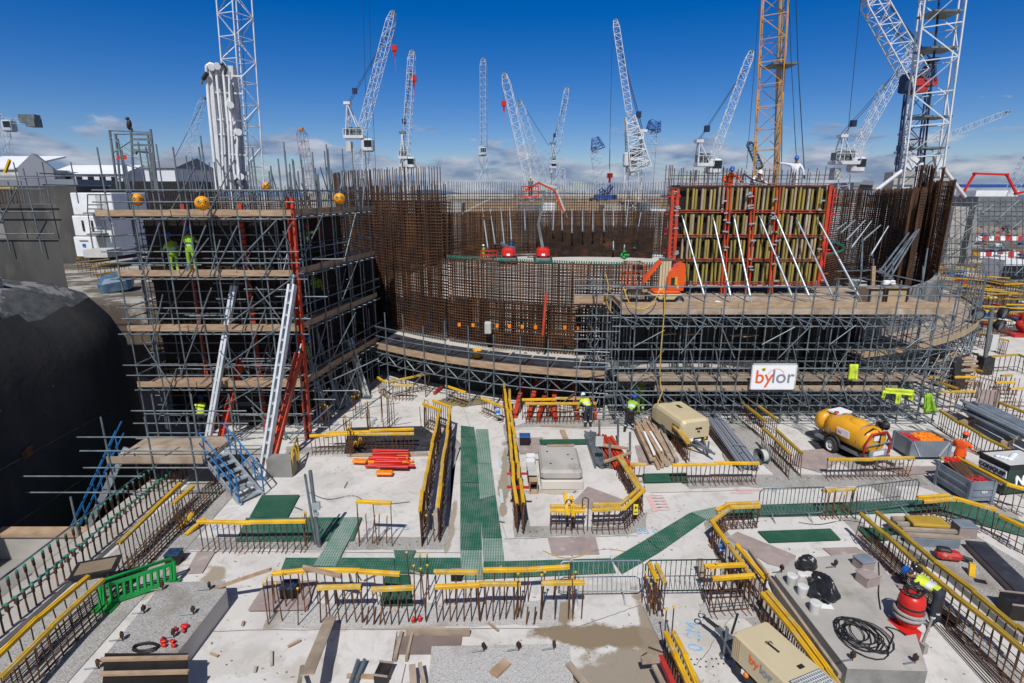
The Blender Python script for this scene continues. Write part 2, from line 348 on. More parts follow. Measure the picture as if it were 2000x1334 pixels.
def agg_mat(name,base,dark,light,sc=28):
 m=bpy.data.materials.new(name);m.use_nodes=True;N=m.node_tree.nodes;L=m.node_tree.links;b=N['Principled BSDF'];b.inputs['Roughness'].default_value=.9
 g=N.new('ShaderNodeNewGeometry');v=N.new('ShaderNodeTexVoronoi');v.inputs['Scale'].default_value=sc;L.new(g.outputs['Position'],v.inputs['Vector'])
 sx=N.new('ShaderNodeSeparateColor');L.new(v.outputs['Color'],sx.inputs[0])
 cr=N.new('ShaderNodeValToRGB');e=cr.color_ramp.elements;e[0].position=0;e[0].color=dark+(1,);e[1].position=1;e[1].color=light+(1,)
 k=cr.color_ramp.elements.new(.3);k.color=base+(1,);k=cr.color_ramp.elements.new(.75);k.color=base+(1,)
 L.new(sx.outputs[0],cr.inputs[0])
 n=N.new('ShaderNodeTexNoise');n.inputs['Scale'].default_value=.9;n.inputs['Detail'].default_value=6;L.new(g.outputs['Position'],n.inputs['Vector'])
 r=N.new('ShaderNodeMapRange');r.inputs[1].default_value=.55;r.inputs[2].default_value=.72;L.new(n.outputs[0],r.inputs[0])
 x=N.new('ShaderNodeMix');x.data_type='RGBA';L.new(r.outputs[0],x.inputs[0]);L.new(cr.outputs[0],x.inputs[6]);x.inputs[7].default_value=(base[0]*.62,base[1]*.56,base[2]*.48,1)
 L.new(x.outputs[2],b.inputs['Base Color'])
 bp=N.new('ShaderNodeBump');bp.inputs['Strength'].default_value=.7;bp.inputs['Distance'].default_value=.015;L.new(v.outputs['Distance'],bp.inputs['Height']);L.new(bp.outputs[0],b.inputs['Normal'])
 return m
M['agg']=agg_mat('exposed_aggregate_concrete',(.34,.33,.31),(.17,.165,.155),(.48,.47,.45),48)
M['agg_pale']=agg_mat('pale_exposed_aggregate',(.44,.43,.41),(.25,.25,.25),(.56,.55,.54),50)
WETC=(.235,.185,.12)
STAINS=[(1185,1242,1.6,.42,1,WETC),(1225,1315,1.2,.75,.9,(.27,.225,.165)),(1105,1195,.25,.4,.9,WETC),(900,785,1.6,.55,1,(.25,.205,.12)),(418,1122,.38,.42,.9,(.31,.26,.18)),(300,1120,.7,1.5,.8,(.33,.28,.20)),(985,930,.18,2.6,.9,(.30,.25,.18)),(880,1030,.14,1.6,.8,(.30,.25,.18)),(1262,1220,.2,1.2,.9,(.27,.22,.16)),(1090,960,1.2,.25,.7,(.33,.28,.21)),(715,1222,2.4,.12,.7,(.32,.28,.21)),(1700,900,1.5,.7,.5,(.36,.32,.26)),(600,1310,.7,.5,.45,(.40,.36,.30)),(1500,930,2.5,.2,.5,(.36,.32,.26)),(1390,1235,.6,.5,.4,(.42,.38,.32)),(470,1290,.9,.5,.4,(.44,.41,.36)),(640,940,1.4,.7,.35,(.42,.40,.36)),(1160,1150,1.4,.3,.35,(.42,.39,.34))]
def slab_mat():
 m=bpy.data.materials.new('site_slab_concrete');m.use_nodes=True;N=m.node_tree.nodes;L=m.node_tree.links;b=N['Principled BSDF'];b.inputs['Roughness'].default_value=.82
 g=N.new('ShaderNodeNewGeometry')
 def noise(sc,det,ro,lo,hi,dist=0):
  n=N.new('ShaderNodeTexNoise');n.inputs['Scale'].default_value=sc;n.inputs['Detail'].default_value=det;n.inputs['Roughness'].default_value=ro;n.inputs['Distortion'].default_value=dist
  L.new(g.outputs['Position'],n.inputs['Vector']);r=N.new('ShaderNodeMapRange');r.inputs[1].default_value=lo;r.inputs[2].default_value=hi;L.new(n.outputs[0],r.inputs[0]);return r.outputs[0]
 def mix(f,a,bcol):
  x=N.new('ShaderNodeMix');x.data_type='RGBA';L.new(f,x.inputs[0])
  if isinstance(a,tuple):x.inputs[6].default_value=a+(1,)
  else:L.new(a,x.inputs[6])
  x.inputs[7].default_value=bcol+(1,);return x.outputs[2]
 c=mix(noise(.45,5,.6,.35,.65),(.60,.585,.56),(.52,.505,.48))
 c=mix(noise(1.7,8,.7,.50,.72,.6),c,(.39,.37,.34));c=mix(noise(.28,7,.7,.54,.72,.8),c,(.46,.44,.41))
 c=mix(noise(.6,9,.72,.60,.70,1.2),c,(.38,.33,.27))
 c=mix(noise(3.2,6,.6,.62,.78),c,(.66,.64,.60))
 c=mix(noise(14,5,.7,.64,.74),c,(.36,.34,.31))
 wn=N.new('ShaderNodeTexNoise');wn.inputs['Scale'].default_value=1.1;wn.inputs['Detail'].default_value=9;wn.inputs['Roughness'].default_value=.62;L.new(g.outputs['Position'],wn.inputs['Vector'])
 rough_in=None
 for(x,y,rx,ry,k,col)in STAINS:
  p=G(x,y);mp=N.new('ShaderNodeMapping');mp.vector_type='POINT';mp.inputs['Location'].default_value=(-p.x/rx,-p.y/ry,0);mp.inputs['Scale'].default_value=(1/rx,1/ry,0);L.new(g.outputs['Position'],mp.inputs[0])
  ln=N.new('ShaderNodeVectorMath');ln.operation='LENGTH';L.new(mp.outputs[0],ln.inputs[0])
  ma=N.new('ShaderNodeMath');ma.operation='MULTIPLY_ADD';L.new(wn.outputs[0],ma.inputs[0]);ma.inputs[1].default_value=2.4;L.new(ln.outputs['Value'],ma.inputs[2])
  r=N.new('ShaderNodeMapRange');r.inputs[1].default_value=2.22;r.inputs[2].default_value=2.0;r.inputs[3].default_value=0;r.inputs[4].default_value=k;L.new(ma.outputs[0],r.inputs[0]);c=mix(r.outputs[0],c,col)
  if rough_in is None:rough_in=r.outputs[0]
  else:mm=N.new('ShaderNodeMath');mm.operation='MAXIMUM';L.new(rough_in,mm.inputs[0]);L.new(r.outputs[0],mm.inputs[1]);rough_in=mm.outputs[0]
 rr=N.new('ShaderNodeMapRange');rr.inputs[3].default_value=.82;rr.inputs[4].default_value=.35;L.new(rough_in,rr.inputs[0]);L.new(rr.outputs[0],b.inputs['Roughness'])
 L.new(c,b.inputs['Base Color'])
 n=N.new('ShaderNodeTexNoise');n.inputs['Scale'].default_value=40;n.inputs['Detail'].default_value=4;L.new(g.outputs['Position'],n.inputs['Vector'])
 bp=N.new('ShaderNodeBump');bp.inputs['Strength'].default_value=.25;bp.inputs['Distance'].default_value=.01;L.new(n.outputs[0],bp.inputs['Height']);L.new(bp.outputs[0],b.inputs['Normal'])
 return m
M['slab']=slab_mat()
def grate_mat(name,g1,g2,hole,sc):
 m=bpy.data.materials.new(name);m.use_nodes=True;N=m.node_tree.nodes;L=m.node_tree.links;b=N['Principled BSDF'];b.inputs['Roughness'].default_value=.65
 g=N.new('ShaderNodeNewGeometry');br=N.new('ShaderNodeTexBrick');br.offset=0;br.inputs['Scale'].default_value=sc
 br.inputs['Brick Width'].default_value=.5;br.inputs['Row Height'].default_value=.5;br.inputs['Mortar Size'].default_value=.11;br.inputs['Mortar Smooth'].default_value=.2
 br.inputs['Color1'].default_value=hole+(1,);br.inputs['Color2'].default_value=hole+(1,)
 L.new(g.outputs['Position'],br.inputs['Vector'])
 n=N.new('ShaderNodeTexNoise');n.inputs['Scale'].default_value=1.6;n.inputs['Detail'].default_value=7;L.new(g.outputs['Position'],n.inputs['Vector'])
 r=N.new('ShaderNodeMapRange');r.inputs[1].default_value=.42;r.inputs[2].default_value=.62;L.new(n.outputs[0],r.inputs[0]);n.inputs['Roughness'].default_value=.7
 x=N.new('ShaderNodeMix');x.data_type='RGBA';L.new(r.outputs[0],x.inputs[0]);x.inputs[6].default_value=g1+(1,);x.inputs[7].default_value=g2+(1,)
 L.new(x.outputs[2],br.inputs['Mortar']);L.new(br.outputs['Color'],b.inputs['Base Color'])
 return m
M['grate']=grate_mat('green_grating',(.025,.14,.085),(.12,.20,.16),(.01,.05,.035),7)
M['grate_dark']=grate_mat('dark_green_grating',(.015,.09,.05),(.05,.12,.085),(.006,.06,.03),7)
M['grate_pale']=grate_mat('pale_dusty_grating',(.18,.30,.24),(.30,.37,.33),(.06,.12,.09),7)
def sheet(pts,z,name,m,kind='structure'):
 mb=MB();mb.add([(p[0],p[1],z)for p in pts],[list(range(len(pts)))])
 if sum(pts[i][0]*pts[(i+1)%len(pts)][1]-pts[(i+1)%len(pts)][0]*pts[i][1]for i in range(len(pts)))<0:mb.f[0].reverse()
 return struct(name,mb,m,kind)
def rough(pts,z,amp=.05,step=.22,seed=0):
 rr=random.Random(seed);out=[];n=len(pts)
 for i in range(n):
  a=Vector(pts[i]);b=Vector(pts[(i+1)%n]);m=max(1,int((b-a).length/step));d=(b-a);s=Vector((-d.y,d.x,0)).normalized();o=0
  for k in range(m):
   o=o*.6+rr.gauss(0,amp)if k else 0
   out.append(a+d*k/m+s*o)
 return out
def gp(pts,z):return[G(x,y,z)for x,y in pts]
struct('ground',MB().prism([(-2500,-60),(2500,-60),(2500,2600),(-2500,2600)],-6,-3.2),M['earth'])
struct('sea',MB().prism([(-6000,2600.5),(6000,2600.5),(6000,7000),(-6000,7000)],-8,-4),M['sea'])
EDGE=-12.9
CX,CY=8.0,48.0
struct('concrete_slab',MB().prism([(EDGE,2),(70,2),(140,130),(-13,130),(-13,26),(EDGE,22)],-2.2,0),M['slab'])
struct('raised_ground',MB().prism([(-150,40),(-19.5,38),(-24,180),(-400,260)],-3,2.6),M['yard_mud'])
def ringpoly(r,n=96,a0=0,a1=2*PI):return[(CX+r*math.cos(a0+(a1-a0)*k/n),CY+r*math.sin(a0+(a1-a0)*k/n))for k in range(n+(0 if abs(a1-a0-2*PI)<1e-6 else 1))]
struct('ring_floor',MB().prism(ringpoly(22.4),0.002,2.2),M['concrete_pale'])
struct('inner_floor',MB().prism(ringpoly(17),2.203,3.2),M['concrete_pale'])
mb=MB();hp=[(-3000,0)]+[(-3000+100*k,18+16*math.sin(k*.37)+10*math.sin(k*.91))for k in range(30)]+[(0,5),(200,12),(380,22),(520,16),(700,3)]
for i in range(len(hp)-1):
 (x0,h0),(x1,h1)=hp[i],hp[i+1];y=5200
 mb.hexa([(x0,y,-5),(x1,y,-5),(x1,y+600,-5),(x0,y+600,-5),(x0,y+200,h0+4),(x1,y+200,h1+4),(x1,y+400,h1+4),(x0,y+400,h0+4)])
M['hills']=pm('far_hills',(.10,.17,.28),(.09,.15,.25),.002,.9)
struct('hills',mb,M['hills'])
strips=[([(352,1050),(838,1048),(822,1000),(857,985),(902,870),(885,850),(882,1000),(878,1050),(862,1074),(355,1074)],M['agg']),([(983,830),(1000,820),(1013,900),(1035,1028),(1200,1028),(1245,1005),(1265,1000),(1262,1035),(1225,1045),(1005,1050)],M['agg']),([(535,1180),(1095,1172),(1090,1222),(512,1230)],M['agg_pale']),([(1270,935),(1480,928),(1800,925),(1990,1005),(1995,1020),(1790,948),(1270,955)],M['agg']),([(1375,1020),(1400,1010),(1500,1150),(1640,1330),(1570,1334),(1440,1190),(1385,1060)],M['agg']),([(1050,815),(1260,812),(1262,832),(1000,835)],M['agg']),([(560,872),(830,872),(838,886),(555,888)],M['agg']),([(1640,1010),(1672,1010),(2000,1320),(2000,1334),(1950,1334)],M['agg']),([(1365,1180),(1460,1175),(1478,1205),(1372,1212)],M['agg_pale']),([(1405,820),(1440,812),(1580,945),(1535,950)],M['agg']),([(1825,880),(1845,875),(2000,955),(2000,975)],M['agg']),([(1255,1180),(1275,1178),(1330,1260),(1370,1334),(1330,1334)],M['agg']),([(1545,830),(1560,826),(1760,960),(1750,985)],M['agg']),]
for i,(p,m)in enumerate(strips):sheet(rough(gp(p,.004),0,.02,.25,i),.003+.0011*i,'aggregate_strip',m)
struct('edge_kicker',MB().prism([(EDGE,5),(EDGE+1.25,5),(EDGE+1.25,22),(EDGE,22)],.002,.14),M['concrete'])
sheet([(EDGE+1.4,5),(EDGE+3.6,5),(EDGE+3.3,21),(EDGE+1.4,21)],.0205,'aggregate_strip',M['agg'])
for k,(x0,y0,x1,y1)in enumerate(((345,1076,900,1080),(985,1052,1245,1046),(1270,962,1800,948),(380,1232,1100,1226),(905,795,990,1052),(1440,1188,1360,1300),(1000,838,1260,836),(560,890,850,890),(1125,1226,1255,1180),(1255,1182,1330,1334))):
 a=G(x0,y0,.021);b=G(x1,y1,.021);pts=[a.lerp(b,i/14)+Vector((R.gauss(0,.008),R.gauss(0,.012),0))for i in range(15)];mb=MB();w=Vector((-(b-a).y,(b-a).x,0)).normalized()*.008
 mb.add([p-w for p in pts]+[p+w for p in pts],[[i+1,i,15+i,16+i]for i in range(14)]if False else[[i,i+1,16+i,15+i]for i in range(14)]);struct('slab_joint',mb,M['concrete_mid'])
sheet(gp([(680,835),(825,832),(845,846),(838,880),(672,886)],.026),.026,'membrane_sheet',M['asphalt_mat'])
sheet(gp([(1578,861),(1663,859),(1700,890),(1608,892)],.026),.026,'membrane_sheet',M['asphalt_mat'])
mb=MB()
for(x0,y0,x1,y1,n)in((680,1064,815,1060,9),(1500,938,1610,936,8),(1545,950,1590,985,6),(1570,945,1620,985,6),(1020,1036,1060,1036,4),(1350,1290,1440,1288,10),(1355,1300,1450,1298,9)):
 for k in range(n):
  p=G(x0+(x1-x0)*k/(n-1)+R.uniform(-2,2),y0+(y1-y0)*k/(n-1)+R.choice((-2.5,2.5)),.016);mb.lathe([(.022,0),(.0,.001)],p,8)
struct('socket_holes',mb,M['black'],'stuff')
def floor_text(txt,x,y,size,m,rot=0,label=''):
 p=G(x,y,.02);o=text_mesh(txt,size,m,'painted_mark',None,Matrix.Translation(p)@Matrix.Rotation(rot,4,'Z'),bold=0,depth=.001)
 tag(o,label,'painted mark','survey marks sprayed on the slab')
floor_text('0',711,1266,.62,M['paint_blue'],.1,'blue sprayed ring mark left of the number 42 on the foreground slab')
floor_text('42.',736,1252,.60,M['paint_blue'],.9,'blue sprayed number 42 slanting on the foreground slab')
floor_text('0 76',776,1030,.42,M['paint_blue'],0,'blue sprayed 0 76 behind the short bars by the long rebar pair')
floor_text('0 SM',1357,1242,.46,M['paint_blue'],1.35,'blue sprayed letters and ring in front of the big beige generator')
floor_text('0 74',437,1030,.42,M['paint_blue'],0,'blue sprayed digits behind the left end of the horizontal cap rails')
floor_text('0 8',1605,920,.36,M['paint_blue'],0,'faint blue sprayed digits by the drilled strip right of the steel tubes')
floor_text('88 0',1265,1038,.40,M['paint_blue'],.0,'blue sprayed digits beside the slanting green walkway')
floor_text('0',1513,958,.34,M['paint_blue'],0,'small blue ring mark behind the crowd barrier')
mb=MB();p=[G(1262,968,.02),G(1272,966,.02),G(1284,998,.02),G(1276,1000,.02)];mb.add(p,[[3,2,1,0]])
for k in range(5):
 a=G(1283+k*3,972+k*6,.02);mb.box(a,(.5,.04,.001),.1);mb.box(a+Vector((.05,.16,0)),(.4,.03,.001),-.1)
tag(mb.build('painted_mark',M['paint_red']),'red sprayed stripe and scribble on the pale slab beside the yellow sign','painted mark','survey marks sprayed on the slab')
mb=MB()
for(x,y,w,d)in((1465,957,.9,.12),(1448,962,.7,.08)):mb.box(G(x,y,.02),(w,d,.001))
tag(mb.build('painted_mark',M['paint_red']),'faint red sprayed dashes behind the crowd barriers','painted mark','survey marks sprayed on the slab')
for(x0,y0,x1,y1,lb)in((975,893,977,912,'upper pale blue wide dash beside the green walkway'),(978,955,981,982,'lower pale blue wide dash beside the green walkway')):
 mb=MB();mb.add([G(x0-3,y0,.02),G(x0+3,y0,.02),G(x1+3,y1,.02),G(x1-3,y1,.02)],[[3,2,1,0]]);tag(mb.build('painted_mark',M['paint_pale']),lb,'painted mark','survey marks sprayed on the slab')
def mat_piece(pts,m,z,label):
 p=gp(pts,z);mb=MB().prism([(q.x,q.y)for q in p],z-.012,z);o=mb.build('walkway_mat',m);tag(o,label,'mat','green grating mats laid as walkways')
mats=[([(900,831),(926,834),(929,853),(900,852)],'grate','short bright green mat at the far end of the long walkway'),([(900,853),(929,854),(937,942),(899,942)],'grate','bright green mat in the upper left lane of the long walkway'),([(899,943),(937,943),(941,1073),(899,1073)],'grate','green mat in the lower left lane of the long walkway'),([(929,838),(953,838),(960,905),(933,905)],'grate_pale','dusty green mat in the upper right lane of the long walkway'),([(933,906),(960,906),(968,966),(937,975)],'grate_pale','dusty mat with a torn corner in the right lane of the long walkway'),([(937,976),(968,967),(980,1050),(942,1050)],'grate','green mat in the lower right lane of the long walkway'),([(942,1051),(980,1051),(985,1096),(944,1096)],'grate_pale','pale worn mat at the near end of the right lane'),([(899,1074),(940,1074),(943,1131),(901,1131)],'grate_pale','pale worn mat crossing the near end of the left lane'),([(558,1089),(770,1089),(771,1119),(548,1115)],'grate','green mat lying left behind the near rebar row'),([(771,1089),(899,1089),(900,1121),(772,1119)],'grate','green mat lying just left of the walkway crossing'),([(944,1097),(1193,1090),(1203,1118),(944,1130)],'grate','green mat running right from the walkway crossing'),([(1195,1092),(1262,1053),(1291,1076),(1215,1120)],'grate','lower mat of the slanting green walkway'),([(1263,1052),(1348,1001),(1379,1014),(1292,1075)],'grate','upper mat of the slanting green walkway'),([(1350,1000),(1398,990),(1408,1008),(1381,1015)],'grate_pale','small dusty mat joining the slanting walkway to the far strip'),([(1410,988),(1600,982),(1606,1006),(1420,1010)],'grate','green mat under the left crowd barrier of the right walkway'),([(1601,982),(1800,976),(1812,998),(1607,1006)],'grate','green mat under the right crowd barrier of the right walkway'),([(1801,977),(1880,980),(2010,1022),(2030,1055),(1900,1020),(1813,999)],'grate','green mat bending to the right edge of the slab'),([(1480,1037),(1622,1032),(1643,1054),(1503,1059)],'grate_dark','single green mat lying apart behind the grey plywood sheets'),([(511,967),(585,966),(562,1009),(487,1010)],'grate_dark','dark green mat at the foot of the stair'),([(481,1011),(707,1010),(690,1055),(460,1056)],'grate','wide green mat behind the bars left of the steel post'),([(672,1010),(703,1011),(655,1106),(612,1104)],'grate_pale','dusty mat crossing towards the near rebar row'),([(769,1074),(812,1074),(806,1088),(771,1088)],'grate','tiny green mat end right of the dusty crossing mat'),([(752,1122),(800,1122),(806,1182),(742,1182)],'grate_dark','dark green mat under the bars of the near rebar row'),([(1255,925),(1340,923),(1345,942),(1258,942)],'grate_dark','dark green mat piece behind the two cap rails in the middle'),([(1053,858),(1172,857),(1174,866),(1055,868)],'grate_dark','narrow green mat behind the stacked concrete blocks'),([(1675,1030),(1735,1030),(1765,1050),(1700,1058)],'grate_dark','dark green mat between the slanting rebar rows on the right'),]
for i,(p,m,lb)in enumerate(mats):mat_piece(p,M[m],.038+.0017*i,lb)
def ply(pts,m,z,label,th=.018):
 p=gp(pts,z);o=MB().prism([(q.x,q.y)for q in p],z-th,z).build('plywood_sheet',m);tag(o,label,'plywood sheet','plywood sheets lying on the slab')
plys=[([(1070,1050),(1163,1047),(1171,1082),(1078,1084)],'ply_grey','grey rectangular plywood sheet in front of the short cap rails'),([(1118,981),(1148,950),(1216,975),(1188,1005)],'ply_grey','tilted grey plywood sheet behind the hooked bars'),([(1421,1050),(1440,1038),(1555,1085),(1546,1112),(1500,1100)],'ply_grey','long grey plywood sheet beside the slanting rebar row'),([(1607,1070),(1672,1068),(1722,1097),(1640,1097)],'ply_grey','small grey plywood sheet left of the slanting rails'),([(484,1192),(520,1135),(620,1133),(612,1150),(600,1190)],'ply_grey','grey plywood sheet beneath the near left bars'),([(362,1120),(385,1078),(420,1077),(395,1118)],'ply_grey','narrow plywood strip beside the blue lidded box'),([(1010,855),(1060,854),(1065,884),(1015,886)],'ply_grey','plywood sheet beneath the small boxes by the stacked blocks'),([(1240,870),(1290,868),(1315,905),(1250,908)],'ply_grey','plywood sheet under the round timber stack'),([(1560,880),(1612,876),(1650,893),(1605,922),(1540,905)],'ply_grey','creamy worn plywood sheet beside the black membrane'),([(1410,885),(1470,890),(1480,903),(1420,905)],'ply_grey','worn plywood sheet between compressor and blue tubes'),([(1725,910),(1830,910),(1836,922),(1760,928)],'ply_grey','brown plywood sheet behind the grey stillage'),([(1700,1150),(1740,1120),(1790,1165),(1740,1170)],'ply_grey','plywood sheet behind the vacuum cleaner'),]
for i,(p,m,lb)in enumerate(plys):ply(p,M[m],.031+.0019*i+(.045 if i==4 else 0),lb)
sheet(rough([Vector((33,40,0)),Vector((140,50,0)),Vector((140,128,0)),Vector((-12,128,0)),Vector((-12,78,0)),Vector((20,78,0))],0,.5,2,5),.05,'yard_ground',M['yard_mud'])
CAPPROF=[(a*.86,b*.86)for a,b in[(-.062,-.105),(-.062,-.012),(-.05,0),(-.018,0),(-.014,.02),(.014,.02),(.018,0),(.05,0),(.062,-.012),(.062,-.105),(.05,-.105),(.05,-.02),(-.05,-.02),(-.05,-.105)]]
SHORT=[('in the left line of the long pair beside the walkway','on left long line by the walkway'),('in the right line of the long pair beside the walkway','on right long line by the walkway'),('in the left line of the rusty pair in the middle','on left line of the rusty middle pair'),('in the right line of the rusty pair in the middle','on right line of the rusty middle pair'),('in the left slanting line between compressor and tank','on left slant between compressor and tank'),('in the right slanting line between compressor and tank','on right slant between compressor and tank'),('in the left line of the long slanting pair at the right','on left line of the right slanting pair'),('in the right line of the long slanting pair at the right','on right line of the right slanting pair'),('on the slant beside the big generator','beside the big generator'),('of the left edge, long rail line','of the left edge')]
ROWG='rows of rusty starter bars'
def seglen(p):return[(p[i+1]-p[i]).length for i in range(len(p)-1)]
def along(p,t):
 for i,l in enumerate(seglen(p)):
  if t<=l or i==len(p)-2:return p[i].lerp(p[i+1],t/l if l else 0),(p[i+1]-p[i]).normalized()
  t-=l
def row(desc,px,h=1.0,sp=.21,caps=True,seg=1.55,m='rust',r=.0150,base=0.0,tie=True,kick=True,cm='yellow',extra=0.0,wpts=None,capdesc=None,skip=()):
 p=[G(x,y,base+h)for x,y in px]if wpts is None else[Vector((a,b,base+h))for a,b in wpts]
 sp=sp*.82 if base==0 and sp<.29 else sp
 tot=sum(seglen(p));c=p[0].lerp(p[-1],.5);c.z=base
 t=thing('rebar_row','rusty starter bars '+desc,'rebar',c,ROWG)
 n=max(2,int(tot/sp));segs=[];ties=[]
 for k in range(n+1):
  q,d=along(p,tot*k/n)
  if any(a<k/n<b for a,b in skip):continue
  lean=Vector((R.gauss(0,.022),R.gauss(0,.022),0));top=Vector((q.x,q.y,base+h-.03))+lean*.6+Vector((0,0,extra*R.random()))
  bt=Vector((q.x,q.y,base-.02))-lean
  segs.append((bt,top))
 rods(t,'bar',segs,r,M[m],6)
 if kick:
  fs=[]
  for(bt,top)in segs[::1]:
   q,d=along(p,0);s=Vector((-d.y,d.x,0));fs.append((bt+Vector((0,0,.035)),bt+Vector((0,0,.03))-Vector((R.uniform(-.03,.03),.0,0))+Vector((.0,.0,0))+(s*-.2 if abs(d.x)>.6 else d*.14)))
  rods(t,'bent_foot',fs,r,M[m],6)
 if tie:
  for zz in(.07,.26):
   mb=MB();mb.tube([Vector((q.x,q.y,base+zz))+Vector((.02,-.02,0))for q in p],r*.8,5);mb.build('tie_bar',M[m],t)
 if caps:
  k=0;sl_=seglen(p);cnt=[max(1,round(l/seg))for l in sl_];N_=sum(cnt)
  for i,l in enumerate(sl_):
   d=(p[i+1]-p[i]).normalized()
   for j in range(cnt[i]):
    a=p[i]+d*(l*j/cnt[i]-.02);b=p[i]+d*(l*(j+1)/cnt[i]+.035)
    za=R.uniform(-.025,.025);zb=R.uniform(-.025,.025);a.z+=za+(.016 if j%2 else 0);b.z+=zb+(.016 if j%2 else 0)
    sg=Vector((R.gauss(0,.012),R.gauss(0,.012),0));a+=sg;b+=Vector((R.gauss(0,.02),R.gauss(0,.02),0));o=MB().extr(CAPPROF,a,b,Vector((R.gauss(0,.07),R.gauss(0,.07),1))).build('cap_rail',M['yellow_dirty' if cm=='yellow' and R.random()<.4 else cm],None,(a+b)/2);k+=1
    cdn=capdesc or desc
    for u,v in SHORT:cdn=cdn.replace(u,v)
    if N_==1:lb='yellow cap rail '+cdn
    else:
     w=('nearest' if k==1 else 'farthest' if k==N_ else ORD[k-1])if abs(p[-1].y-p[0].y)>abs(p[-1].x-p[0].x)and p[-1].y>p[0].y else('farthest' if k==1 else 'nearest' if k==N_ else ORD[k-1])if abs(p[-1].y-p[0].y)>abs(p[-1].x-p[0].x)else('leftmost' if k==1 else 'rightmost' if k==N_ else ORD[k-1]+' from left')
     if w in ORD:w=w+(' from near' if p[-1].y>p[0].y else ' from far')
     lb=w+' yellow cap rail '+cdn
    tag(o,lb,'cap rail','yellow cap rails')
 return t
def pins(desc,pts,h,r=.0150,cap=True,m='rust',cname='mushroom_cap',base=0.0):
 p=[G(x,y,base)for x,y in pts];c=sum(p,Vector())/len(p)
 t=thing('starter_bars',desc,'rebar',c,'groups of loose starter bars')
 for q in p:
  hh=h*R.uniform(.94,1.06);l=Vector((R.gauss(0,.02),R.gauss(0,.02),0));tp=q+l+Vector((0,0,hh))
  rodobj(t,'bar',q-l-Vector((0,0,.02)),tp,r,M[m],6)
  if cap:MB().lathe([(.016,-.04),(.02,0),(.036,.004),(.034,.02),(.012,.032),(0,.033)],tp,10).build(cname,M['yellow'],t)
 return t
row('left of the tall steel post',[(388,1017),(592,1017)],.93,.2,tie=False)
row('under a little gate of three tall bars',[(696,978),(762,978)],1.48,.42,tie=False,kick=False)
pins('short capped bars standing behind the three tall gate bars',[(703,1060),(718,1058),(731,1062),(742,1057),(757,1061)],.92)
pins('short capped bars right of the steel post foot',[(596,1066),(603,1060),(612,1064),(598,1057)],.95)
row('in the left line of the long pair beside the walkway',[(820,998),(838,893),(859,797),(828,786)],1.19,.16,seg=1.3)
row('in the right line of the long pair beside the walkway',[(855,990),(864,905),(880,793),(847,780)],1.19,.16,seg=1.3)
pins('pair of capped bars at the near end of the long pair',[(835,1064),(848,1058)],.95)
row('in the left line of the rusty pair in the middle',[(1010,981),(1003,933),(996,850),(988,774),(981,735)],1.08,.12,seg=1.3,r=.015)
row('in the right line of the rusty pair in the middle',[(1023,981),(1014,933),(1005,850),(997,800),(994,760)],1.08,.12,seg=1.3,r=.015)
row('left of the hooked bars, front line',[(1076,995),(1140,995)],.72,.2)
row('left of the hooked bars, back line',[(1076,986),(1140,986)],.72,.28,kick=False)
row('at the near side of the plywood corner, front line',[(1158,993),(1222,991),(1257,957),(1228,912),(1214,892)],.78,.2,capdesc='round the plywood corner, outer line')
row('at the near side of the plywood corner, back line',[(1160,984),(1213,982),(1246,953),(1221,912),(1208,893)],.78,.2,kick=False,capdesc='round the plywood corner, inner line')
row('beside the heap of red tubes',[(1231,904),(1259,904)],.8,.17)
row('in the front of the near row, first from left',[(622,1143),(704,1143)],1.06,.21,tie=False,kick=False,r=.017,capdesc='in the near row front line above the small brown board')
row('in the front of the near row, second from left',[(727,1147),(808,1142)],1.06,.21,tie=False,kick=False,r=.017,capdesc='in the near row front line over the dark green mat')
row('in the front of the near row, third from left',[(850,1141),(933,1141)],1.06,.2,tie=False,kick=False,r=.017,capdesc='in the near row front line left of the pale mat')
row('in the front of the near row, fourth from left',[(935,1139),(1017,1136)],1.06,.2,tie=False,kick=False,r=.017,capdesc='in the near row front line right of the pale mat')
row('in the front of the near row, rightmost',[(1058,1136),(1139,1135)],1.06,.3,tie=False,kick=False,r=.017,capdesc='in the near row front line before the crowd barrier')
row('in the back of the near row, left end',[(530,1117),(592,1111),(698,1113),(780,1119)],1.0,.25,kick=False,tie=False,r=.016,capdesc='in near row back line left of the tall posts')
row('in the back of the near row, behind the third rail',[(850,1114),(929,1114)],1.0,.26,kick=False,tie=False,r=.016,capdesc='in the near row back line at the walkway end')
row('in the back of the near row, fourth',[(945,1112),(1025,1108)],1.0,.26,kick=False,tie=False,r=.016,capdesc='in the near row back line right of the walkway end')
row('in the back of the near row, right end',[(1032,1109),(1111,1104)],1.0,.3,kick=False,tie=False,r=.016,capdesc='in the near row back line at its right end')
pins('tall capped bars at the left end of the near row',[(524,1218),(529,1208),(537,1196),(550,1215),(560,1190),(586,1222),(597,1196)],1.1)
pins('tall capped bars in the middle of the near row',[(801,1174),(830,1216),(835,1210),(824,1184),(838,1172),(812,1200)],1.42,.015)
pins('tall capped bars right of the middle of the near row',[(1010,1212),(1012,1205),(1057,1210),(1060,1202),(1117,1212),(1120,1204),(1112,1180)],1.25,.015)
pins('capped bars in front of the small brown board',[(640,1216),(660,1186),(700,1184),(710,1216),(754,1184)],.95)
for xs,lb in(((716,730,742),'three short rusty stubs by the leaning plank foot'),((1028,1043),'two curved rusty stubs at the right of the near row')):
 t=thing('rebar_stubs',lb,'rebar',G(xs[0],1215),'groups of loose starter bars')
 for x in xs:b=G(x,1220);rodobj(t,'bar',b,b+Vector((.04,.15,.38)),.02,M['rust'],6)
pins('crowded capped bars between the two near crowd barriers',[(1262,1195),(1268,1205),(1275,1190),(1281,1203),(1287,1196),(1255,1178)],.95)
